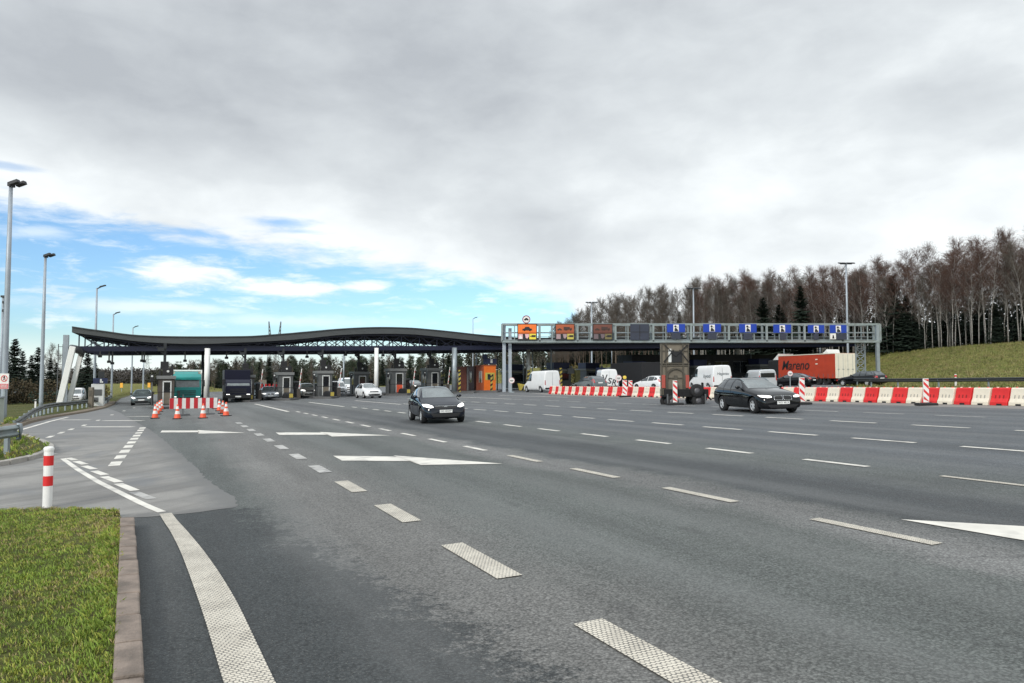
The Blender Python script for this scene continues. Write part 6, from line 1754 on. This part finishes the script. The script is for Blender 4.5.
b = MB(); b.box((X(677), .03, Z(356.5)), (X(683) - X(672), .05, Z(350.5) - Z(362.5))); b.bar((X(665), -.02, Z(345)), (X(676), -.02, Z(356)), .05); b.bar((X(688), -.02, Z(345)), (X(676), -.02, Z(356)), .05); b.bar((X(664), -.02, Z(362)), (X(674), -.02, Z(350)), .05); b.bar((X(689), -.02, Z(362)), (X(680), -.02, Z(350)), .05); b.build('folding_stay', M['black'], board)
b = MB(); b.box((X(670.3), .02, Z(355.5)), (.16, .05, Z(349) - Z(362.5))); b.build('white_strip', M['frame_white'], board)
b = MB(); n = 14; rr_ = (X(685) - X(667)) / 2; cx_ = X(676)
for i in range(n):
    a0, a1 = PI * i / n, PI * (i + 1) / n
    b.bar((cx_ - rr_ * math.cos(a0), .0, Z(377) + rr_ * .95 * math.sin(a0)), (cx_ - rr_ * math.cos(a1), .0, Z(377) + rr_ * .95 * math.sin(a1)), .08, .09)
b.bar((cx_ - rr_, 0, Z(377)), (cx_ - rr_, 0, Z(394)), .08); b.bar((cx_ + rr_, 0, Z(377)), (cx_ + rr_, 0, Z(394)), .08)
b.box((cx_, .02, Z(378.5)), (.18, .06, .34)); b.build('arch_outline', M['sand_dark'], board)
for px in (663.5, 687.5):
    b = MB(); b.box((X(px), .0, (Z(375) + Z(388)) / 2), (.2, .04, Z(375) - Z(388))); b.build('red_strip', mat('dusty red sheet', (.36, .07, .05), .6), board)
b = MB(); b.box(((X(664) + X(708)) / 2, .35, Z(393)), (X(708) - X(664), 1.1, .42)); b.box((X(704), .2, Z(389)), (.12, .12, .7)); b.box((X(700), .3, Z(397)), (.8, .7, .35)); b.bar((X(706), .2, Z(394)), (X(713), .2, Z(400)), .09); b.build('chassis', M['under'], t, bevel=.03)
def tyre(px, py, r, y, lb='wheel'):
    b = MB(); b.lathe([(r * .5, -.11), (r * .95, -.11), (r, -.07), (r, .07), (r * .95, .11), (r * .5, .11), (r * .5, -.11)], 22, 0, (0, 0, 0), 'Y'); o_ = b.build(lb, M['rubber'], t, True); o_.location = (X(px), y, Z(py))
    b = MB(); b.lathe([(0, -.06), (r * .5, -.08), (r * .52, -.04), (.0, -.02)], 18, 0, (0, 0, 0), 'Y'); b.build('rim', M['rim_dark'], o_, True)
tyre(671, 401.5, .34, -.2); tyre(697.5, 400.5, .36, -.2); tyre(671, 401.5, .34, 1.0); tyre(697.5, 400.5, .36, 1.0); tyre(695.5, 390.5, .36, -.28, 'spare_wheel')
b = MB(); b.bar((X(666), -.3, Z(394)), (X(666), -.3, 0.02), .07); b.bar((X(704), -.3, Z(394)), (X(704), -.3, .02), .07); b.build('support_leg', M['cap_grey'], t)

# far yellow markers beyond the left lanes, sign board far behind
for px, y, lb in ((121.5, 190, 'small yellow marker left of the pale lamp mast'), (149, 195, 'small yellow marker right of the pale lamp mast')):
    p = PY(px, 386.5, y); p.z = terrain_z(p.x, p.y); t = thing('marker_post', p, 0, lb, 'marker')
    b = MB(); b.box((0, 0, 1.6), (.7, .1, 1.2)); b.build('marker_plate', M['amber'], t)
    b = MB(); b.bar((0, .08, 0), (0, .08, 2.2), .1); b.build('post', M['galv'], t)
p = PY(262.5, 390, 130); p.z = terrain_z(p.x, p.y)
t = thing('sign_board', p, 0, 'brown framed board behind the silver saloon', 'sign'); h = PY(262.5, 379.5, 130).z - p.z
b = MB(); b.box((0, 0, h - .9), (1.35, .08, 1.7)); b.build('board', M['sand_board'], t)
b = MB()
for x in (-.5, .5): b.bar((x, .1, 0), (x, .1, h), .1)
b.build('post', M['sand_dark'], t)
# red load on the silver saloon's lane: stacked barrier lamps
p = at(268.3, 84); t = thing('stacked_barrier', p, LA, 'heap of red and white barrier boards standing behind the silver saloon', 'barrier')
b = MB()
for i in range(4): b.box((-.7 + i * .42, 0, 1.45), (.22, .1, .5), 0, 0, Matrix.Rotation(.3 * (i % 2), 3, 'Y'))
b.build('board', M['red_sheet'], t)
b = MB()
for x in (-.8, .8): b.bar((x, .1, 0), (x, .1, 1.3), .08)
b.box((0, .1, 1.2), (1.9, .1, .12)); b.build('stand', M['white_sheet'], t)
# containers behind the hedge, marker post
for k, (px, y, lb) in enumerate(((37, 92, 'dark green container left of the second street lamp'), (52, 94, 'dark green container right of the second street lamp'))):
    p = at(px, y); p.z = terrain_z(p.x, p.y) + .1; t = thing('waste_container', p, .2, lb, 'container')
    b = MB(); b.prism([(-.9, .1), (.9, .1), (1.0, 1.2), (.7, 1.45), (-.7, 1.45), (-1.0, 1.2)], 1.2, 0, lambda a_, c_, d: (a_, d, c_)); b.build('container_body', M['green_box'], t, bevel=.05)
    b = MB(); b.box((0, .6, 1.47), (1.5, 1.2, .06)); b.build('lid', M['black'], t, bevel=.02)
p = at(36.3, 62); p.z = terrain_z(p.x, p.y) + .1
t = thing('delineator_post', p, 0, 'short white post on the left verge grass', 'post')
b = MB(); b.box((0, 0, .4), (.13, .08, .8)); b.build('post_body', M['white_sheet'], t); b = MB(); b.box((0, 0, .7), (.134, .084, .12)); b.build('black_band', M['ink'], t)
p = W(40, 58); p.z = terrain_z(p.x, p.y)
t = thing('delineator_post', p, 0, 'short white post beside the right guard rail at the bank foot', 'post')
b = MB(); b.box((0, 0, .5), (.12, .10, 1.0)); b.build('post_body', M['white_sheet'], t); b = MB(); b.box((0, 0, .85), (.124, .104, .16)); b.build('red_band', M['red_sheet'], t)

# power pylons
def pylon(px, y, ytop, label, portal=True):
    p = PY(px, 380, y); p.z = terrain_z(p.x, p.y); h = PY(px, ytop, y).z - p.z
    t = thing('power_pylon', p, .1, label, 'pylon')
    b = MB(); g_ = h / 30
    def latt(x0, w0, x1, w1, z0, z1, n):
        for s in (-1, 1):
            for d in (-1, 1): b.bar((x0 + s * w0, d * w0, z0), (x1 + s * w1, d * w1, z1), .16 * g_)
        for i in range(n):
            a0, a1 = i / n, (i + 1) / n
            wa, wb = w0 + (w1 - w0) * a0, w0 + (w1 - w0) * a1; xa_, xb_ = x0 + (x1 - x0) * a0, x0 + (x1 - x0) * a1; za, zb_ = z0 + (z1 - z0) * a0, z0 + (z1 - z0) * a1
            for d in (-1, 1): b.bar((xa_ - wa, d * wa, za), (xb_ + wb, d * wb, zb_), .09 * g_); b.bar((xa_ + wa, d * wa, za), (xb_ - wb, d * wb, zb_), .09 * g_)
    if portal:
        latt(-0, 4.0 * g_, 0, 1.6 * g_, 0, h * .72, 8)
        for s in (-1, 1): latt(s * 1.9 * g_, .5 * g_, s * 2.6 * g_, .1 * g_, h * .72, h, 5)
        pass
    else: latt(0, 3 * g_, 0, .4 * g_, 0, h, 10)
    b.build('lattice', M['cap_grey'], t)
    c = MB()
    if portal:
        c.bar((-4.6 * g_, 0, h * .78), (4.6 * g_, 0, h * .78), .35 * g_); c.bar((-3.6 * g_, 0, h * .73), (3.6 * g_, 0, h * .73), .3 * g_)
    else:
        for z in (.7, .82, .93): c.bar((-4 * g_, 0, h * z), (4 * g_, 0, h * z), .3 * g_)
    c.build('cross_arm', M['cap_grey'], t)
pylon(274, 235, 321.5, 'tall lattice power pylon rising behind the middle of the canopy')
pylon(147, 420, 354, 'distant small power pylon below the left canopy truss', False)
# ------------------------------------------------------------------ trees
def birch(seed, h, lean, twig_m, bark_m, name='birch_tree', dens=1.0, low=.35):
    rnd = random.Random(seed); root = thing(name, (0, 0, 0))
    tb = MB(); pts = []; rs = []
    a = rnd.uniform(0, 2 * PI); lx, ly = lean * math.cos(a), lean * math.sin(a)
    n = 9; wob = [(rnd.uniform(-.18, .18), rnd.uniform(-.18, .18)) for _ in range(n + 1)]
    for i in range(n + 1):
        t = i / n; pts.append(Vector((lx * t ** 1.6 * h + wob[i][0] * t * 1.5, ly * t ** 1.6 * h + wob[i][1] * t * 1.5, h * t))); rs.append(max(.015, .085 * (h / 15) * (1 - t) ** .8 + .012))
    tb.tube(pts, rs, 6)
    def on(t):
        f = t * n; i = min(n - 1, int(f)); return pts[i].lerp(pts[i + 1], f - i)
    cb = MB()
    def sliver(p, q, w):
        d = (q - p); s = d.cross(Vector((rnd.uniform(-1, 1), rnd.uniform(-1, 1), rnd.uniform(-.3, .3))))
        if s.length < 1e-5: return
        s.normalize(); o = len(cb.v)
        cb.v += [tuple(p - s * w), tuple(p + s * w), tuple(q)]; cb.f.append([o, o + 1, o + 2]); cb.m.append(0)
    nb = int(46 * dens)
    for i in range(nb):
        t = low + (1 - low) * (i + rnd.random()) / nb; p = on(min(.985, t)); az_ = rnd.uniform(0, 2 * PI); up = rnd.uniform(.9, 2.0)
        L_ = h * (.235 * (1 - ((t - low) / (1 - low))) + .05) * rnd.uniform(.6, 1.15)
        d = Vector((math.cos(az_), math.sin(az_), up)).normalized()
        bp = [p]; 
        for k in range(1, 5):
            d2 = (d + Vector((rnd.uniform(-.2, .2), rnd.uniform(-.2, .2), rnd.uniform(-.12, .22)))).normalized(); bp.append(bp[-1] + d2 * L_ / 4)
        r0 = max(.012, .042 * (h / 15) * (1 - t) + .008)
        tb.tube(bp, [r0, r0 * .8, r0 * .6, r0 * .42, r0 * .2], 3, 0, False)
        nt_ = int(16 * dens) 
        for k in range(nt_):
            f = rnd.uniform(.2, 1.0) * 4; j = min(3, int(f)); q = bp[j].lerp(bp[j + 1], f - j)
            td = (d + Vector((rnd.gauss(0, .55), rnd.gauss(0, .55), rnd.gauss(.1, .4)))).normalized(); tl = rnd.uniform(.5, 1.25) * (h / 15) * 1.15
            e_ = q + td * tl; sliver(q, e_, .013)
            for _ in range(5):
                g_ = rnd.uniform(.2, .95); s0 = q.lerp(e_, g_); sd_ = (td + Vector((rnd.gauss(0, .5), rnd.gauss(0, .5), rnd.gauss(-.05, .5)))).normalized(); sliver(s0, s0 + sd_ * rnd.uniform(.25, .65) * (h / 15) * 1.1, .010)
    tb.build('trunk', bark_m, root, True, recalc=False); cb.build('crown', twig_m, root, recalc=False)
    return root
def spruce(seed, h, m, name='spruce_tree', wide=.22, bare=.06):
    rnd = random.Random(seed); root = thing(name, (0, 0, 0))
    tb = MB(); tb.tube([(0, 0, 0), (rnd.uniform(-.1, .1), 0, h * .5), (0, 0, h)], [h * .012, h * .008, .01], 6)
    cb = MB(); nw = 34
    for i in range(nw):
        t = bare + (1 - bare) * i / nw; z = h * t; L_ = h * wide * (1 - t) ** .85 * rnd.uniform(.8, 1.15) + .12
        for k in range(10):
            if rnd.random() < .08: continue
            a = 2 * PI * (k + rnd.random() * .8) / 10 + i * 1.7; z = h * min(.99, t + rnd.uniform(-.02, .02)); l = L_ * rnd.uniform(.65, 1.15); dr = -.25 - .2 * rnd.random() if t < .7 else .25
            dv = Vector((math.cos(a), math.sin(a), dr)); sv = Vector((-math.sin(a), math.cos(a), 0)); p0 = Vector((0, 0, z))
            for j in range(9):
                f = (j + rnd.random()) / 9; q = p0 + dv * l * f + Vector((0, 0, .18 * l * f * f))
                for s in (-1, 1):
                    w_ = l * .30 * (1.05 - f) + .10
                    e_ = q + sv * s * w_ * rnd.uniform(.6, 1.2) + dv * w_ * .6 + Vector((0, 0, rnd.uniform(-.75, .10) * w_)); o = len(cb.v); ww = dv * (.09 + .055 * l)
                    cb.v += [tuple(q - ww), tuple(q + ww), tuple(e_)]; cb.f.append([o, o + 1, o + 2]); cb.m.append(0)
    tb.build('trunk', M['bark_brown'], root, True, recalc=False); cb.build('crown', m, root, recalc=False)
    return root
def pine(seed, h, m, name='pine_tree'):
    rnd = random.Random(seed); root = thing(name, (0, 0, 0)); tb = MB(); cb = MB()
    tb.tube([(0, 0, 0), (.1, .1, h * .5), (0, .05, h * .95)], [h * .014, h * .011, .03], 6)
    for i in range(34):
        t = rnd.uniform(.42, .99); a = rnd.uniform(0, 2 * PI); l = h * .17 * (1.1 - abs(t - .68) * 1.5) * rnd.uniform(.6, 1.1); p = Vector((.05, .05, h * t)); e_ = p + Vector((math.cos(a) * l, math.sin(a) * l, l * .35)); tb.tube([p, e_], [.035, .012], 3, 0, False)
        for c in range(3):
            cc = p.lerp(e_, rnd.uniform(.5, 1.05))
            for _ in range(26):
                q = cc + Vector((rnd.gauss(0, .3), rnd.gauss(0, .3), rnd.gauss(0, .2))) * (h / 10); dd = Vector((rnd.gauss(0, 1), rnd.gauss(0, 1), rnd.gauss(.4, .7))).normalized() * .34; s = dd.cross(Vector((rnd.random(), rnd.random(), .3))).normalized() * .05; o = len(cb.v)
                cb.v += [tuple(q - s), tuple(q + s), tuple(q + dd)]; cb.f.append([o, o + 1, o + 2]); cb.m.append(0)
    tb.build('trunk', M['bark_brown'], root, True, recalc=False); cb.build('crown', m, root, recalc=False)
    return root
def leaf_clump(b, rnd, c, sx, sy, sz, n, sz_leaf):
    for _ in range(n):
        d = Vector((rnd.gauss(0, 1), rnd.gauss(0, 1), rnd.gauss(0, 1))).normalized() * rnd.uniform(.45, 1.05) ** .6
        q = Vector(c) + Vector((d.x * sx, d.y * sy, abs(d.z) * sz if c[2] == 0 else d.z * sz)); e_ = Vector((rnd.gauss(0, 1), rnd.gauss(0, 1), rnd.gauss(0, 1))).normalized() * sz_leaf; f_ = e_.cross(Vector((rnd.gauss(0, 1), rnd.gauss(0, 1), rnd.gauss(0, 1)))).normalized() * sz_leaf * .5
        o = len(b.v); b.v += [tuple(q - f_), tuple(q + e_), tuple(q + f_)]; b.f.append([o, o + 1, o + 2]); b.m.append(0)

used = {}
def place(proto, x, y, s, rz, label, cat, group, dz=-.15, sx=None):
    k = proto.name
    if k not in used: used[k] = 1; t = proto
    else: t = copy_tree(proto)
    t.location = (x, y, terrain_z(x, y) + dz); t.scale = (sx or s, sx or s, s); t.rotation_euler = (0, 0, rz); tag(t, label, cat, group); return t
rnd = random.Random(21)
B_ = [birch(100 + i, 15 + (i % 3), .05 + .07 * rnd.random(), M['twig'] if i % 3 else M['twig_grey'], M['bark_birch'], dens=1.0, low=.30 + .05 * (i % 3)) for i in range(7)]
Bb = [birch(200 + i, 13.5, .03, M['twig_grey'], M['bark_brown'], 'bare_tree', dens=1.0, low=.22) for i in range(3)]
S_ = [spruce(300 + i, 12, M['needle'], wide=.22 + .03 * i) for i in range(3)]
P_ = [pine(400 + i, 11, M['needle_pine']) for i in range(3)]
# wood along the top of the bank on the right: front row of birches, mixed rows behind
TL = [(300, 345), (500, 340), (545, 335), (565, 322), (585, 310), (605, 301), (650, 293), (700, 284), (760, 277), (800, 277), (850, 271), (900, 262), (950, 254), (1000, 243), (1060, 232), (1400, 190)]
def topline(px):
    for (a, b_), (c, d) in zip(TL, TL[1:]):
        if a <= px <= c: return b_ + (d - b_) * (px - a) / (c - a)
    return 190
def wood(u, v, protos, hp, lo, hi, label, cat, group):
    p = LD * u + RD * v; px = 512 + F * p.x / p.y
    if px < 548: return
    g_ = terrain_z(p.x, p.y); h = PY(px, topline(px), p.y).z - g_
    if px < 720 and rnd.random() < .42: return
    if px < 700 and protos is B_: protos, hp, label, cat, group = Bb, 13.3, 'bare brown tree inside the wood on the bank', 'bare tree', 'bare brown trees inside the wood'
    h *= rnd.uniform(lo, hi); s = h / hp
    place(protos[rnd.randrange(len(protos))], p.x, p.y, s, rnd.uniform(0, 6.28), label, cat, group, -.15, min(s, 1.15))
edge_v = lambda u: 105.5 - .048 * max(0, u - 70)
u = 18.0
while u < 230:
    v = edge_v(u) + rnd.uniform(-1.6, 2.0)
    if u < 150 or rnd.random() < .5: wood(u, v, B_, 15.8, .80, 1.02, 'bare birch with pale trunk and reddish twigs at the wood edge on the bank', 'birch tree', 'birches along the wood edge')
    else: wood(u, v, Bb, 13.3, .80, 1.0, 'bare brown tree at the wood edge behind the gantry', 'bare tree', 'bare brown trees behind the gantry')
    u += rnd.uniform(.42, 1.05)
for row, dv in ((1, 4.0), (2, 8), (3, 12)):
    u = 12.0
    while u < 236:
        v = edge_v(u) + dv + rnd.uniform(-2, 2); q = rnd.random()
        if q < .60: wood(u, v, B_, 15.8, .84, 1.04, 'bare birch standing deeper inside the wood on the bank', 'birch tree', 'birches inside the wood')
        elif q < .74 or u > 215: wood(u, v, Bb, 13.3, .8, 1.0, 'bare brown tree inside the wood on the bank', 'bare tree', 'bare brown trees inside the wood')
        else: wood(u, v, S_, 12, .45, .70, 'dark spruce inside the wood on the bank', 'spruce tree', 'spruces inside the wood')
        u += rnd.uniform(2.0, 3.6)
# the spruces that stand out
for px, y, yt, lb, wd_ in ((802, 130, 284, 'tall dark spruce between the masts, standing out above the blue signs', 1.1), (895, 119, 274, 'broad dark spruce at the left end of the grass bank', 1.2), (908, 117, 294, 'dark spruce beside the broad one at the bank edge', 1.3), (882, 123, 298, 'dark spruce just right of the gantry end', 1.4), (998, 104, 304, 'dark spruce among the birches near the right picture edge', 1.2), (764, 139, 296, 'dark spruce above the third blue sign', 1.2), (922, 115, 318, 'low dark spruce among the first birches of the bank', 1.3), (780, 137, 303, 'bushy dark spruce left of the tall one above the signs', 1.3)):
    x = ray(px, 380).x / ray(px, 380).y * y; h = PY(px, yt, y).z - terrain_z(x, y)
    place(S_[rnd.randrange(3)], x, y, h / 12, rnd.uniform(0, 6), lb, 'spruce tree', None, -.2, h / 12 * wd_)
# dark undergrowth inside the wood: nobody could count it
b = MB(); r2_ = random.Random(5)
for i in range(980):
    u = r2_.uniform(-22, 225); v = edge_v(u) + r2_.uniform(9, 22); p = LD * u + RD * v; z = terrain_z(p.x, p.y); px = 512 + F * p.x / p.y
    if px < 552: continue
    hh = (PY(px, topline(px), p.y).z - z) * (r2_.uniform(.22, .60) if px > 720 else r2_.uniform(.15, .34))
    leaf_clump(b, r2_, (p.x, p.y, z + hh * .47), 1.9, 1.9, hh * .53, 75, .62)
uo = b.build('undergrowth', M['needle'], recalc=False); tag(uo, 'dark evergreen undergrowth filling the wood behind the birches', 'undergrowth', None, 'stuff')

# far wood beyond the plaza
r3 = random.Random(9)
nfar = 0
for i in range(210):
    px = r3.uniform(165, 660); y = r3.uniform(205, 300); d = ray(px, 380); x = d.x / d.y * y
    tgt = 358.5 - (px - 240) * .014 + 6 * max(0, (230 - px) / 80); top = CH + (377.5 - tgt) / F * y * r3.uniform(.75, 1.1); g_ = terrain_z(x, y); h = max(4, top - g_)
    q = r3.random()
    if q < .36: place(P_[r3.randrange(3)], x, y, h / 11, r3.uniform(0, 6), 'dark pine in the distant wood beyond the toll lanes', 'pine tree', 'pines of the distant wood')
    elif q < .66: place(S_[r3.randrange(3)], x, y, h / 12, r3.uniform(0, 6), 'dark spruce in the distant wood beyond the toll lanes', 'spruce tree', 'spruces of the distant wood')
    else: place(Bb[r3.randrange(3)], x, y, h / 13.5, r3.uniform(0, 6), 'bare brown tree in the distant wood beyond the toll lanes', 'bare tree', 'bare trees of the distant wood')
b = MB()
for i in range(700):
    px = r3.uniform(150, 680); y = r3.uniform(296, 325); d = ray(px, 380); x = d.x / d.y * y; z = terrain_z(x, y); hh = r3.uniform(6.5, 11.5) * (1 - .35 * max(0, (230 - px) / 80))
    leaf_clump(b, r3, (x, y, z + hh * .5), 2.2, 2.2, hh * .52, 55, .8)
tag(b.build('far_wood', mat('distant wood', (.034, .036, .022), .9, 0, .5, .15), recalc=False), 'dense distant wood closing the view beyond the toll plaza', 'wood', None, 'stuff')
b = MB()
for i in range(520):
    px = r3.uniform(60, 185); y = r3.uniform(430, 520); d = ray(px, 380); x = d.x / d.y * y; z = terrain_z(x, y); hh = r3.uniform(5.5, 9.5)
    leaf_clump(b, r3, (x, y, z + hh * .5), 3.2, 3, hh * .55, 40, 1.1)
tag(b.build('hill_wood', mat('brown wood paled by haze', (.075, .068, .062), .95, 0, .4, .1), recalc=False), 'brown wood paled by painted haze on the distant rise left of the booths', 'wood', None, 'stuff')  # haze of the distance is mixed into this colour
# evergreens at the left behind the hedge
for px, y, ytop, lb in ((3, 92, 343, 'dark spruce cut by the left picture edge behind the lamp'), (14, 100, 337.5, 'tallest dark spruce at the left, right of the nearest lamp'), (22, 106, 350, 'dark spruce between the two near street lamps'), (31, 96, 354, 'shorter dark spruce left of the second street lamp'), (37.5, 103, 346, 'pointed dark spruce just left of the second street lamp'), (50, 108, 357, 'dark spruce right of the second street lamp'), (56, 112, 362, 'small dark spruce beside the ladder mast'), (87, 106, 351, 'broad dark spruce under the left end of the canopy'), (95, 104, 362, 'lower dark spruce behind the ticket cabinet'), (79, 108, 360, 'dark spruce behind the slanted white legs')):
    d = ray(px, 380); x = d.x / d.y * y; h = PY(px, ytop, y).z - terrain_z(x, y)
    place(S_[rnd.randrange(3)], x, y, h / 12, rnd.uniform(0, 6), lb, 'spruce tree', None, -.1, h / 12 * 1.25)
for px, y, ytop, lb in ((52, 130, 346, 'bare grey tree behind the second street lamp'), (59, 134, 352, 'bare grey tree beside the ladder mast'), (46, 138, 356, 'bare grey tree left of the ladder mast')):
    d = ray(px, 380); x = d.x / d.y * y; h = PY(px, ytop, y).z - terrain_z(x, y)
    place(Bb[rnd.randrange(3)], x, y, h / 13.5, rnd.uniform(0, 6), lb, 'bare tree', None)
def hedge(px0, px1, y, ytop, label, m, name='hedge', dn=1.0):
    a = ray(px0, 380); c = ray(px1, 380); x0, x1 = a.x / a.y * y, c.x / c.y * y; z = terrain_z((x0 + x1) / 2, y); h = PY((px0 + px1) / 2, ytop, y).z - z
    t = thing(name, ((x0 + x1) / 2, y, z), 0, label, name.replace('_', ' ')); b = MB(); s = MB(); r = random.Random(px0); n = int((x1 - x0) / .5 * dn) + 4
    for i in range(n):
        x = (x0 - x1) / 2 + (x1 - x0) * (i + r.random()) / n; hh = h * r.uniform(.72, 1.05)
        leaf_clump(b, r, (x, r.uniform(-.5, .5), hh * .5), .75, .8, hh * .52, 150, .20); s.tube([(x, 0, 0), (x + r.uniform(-.2, .2), 0, hh * .8)], [.04, .01], 4)
    b.build('foliage', m, t, recalc=False); s.build('stems', M['bark_brown'], t, recalc=False)
hedge(9, 57, 88, 377.5, 'long russet brown hedge on the left verge below the dark spruces', M['hedge'])
hedge(-40, 8, 86, 376, 'russet hedge running out of the picture at the left edge', M['hedge'])
hedge(98, 106, 100, 382, 'ochre bush behind the ticket cabinet at the guard rail', M['ochre'], 'bush')
hedge(568, 586, 118, 362, 'tawny bushes seen through the lanes behind the white vans', M['ochre'], 'bush')
hedge(60, 84, 110, 388, 'low dark bush behind the parked white van', M['needle_pine'], 'bush')
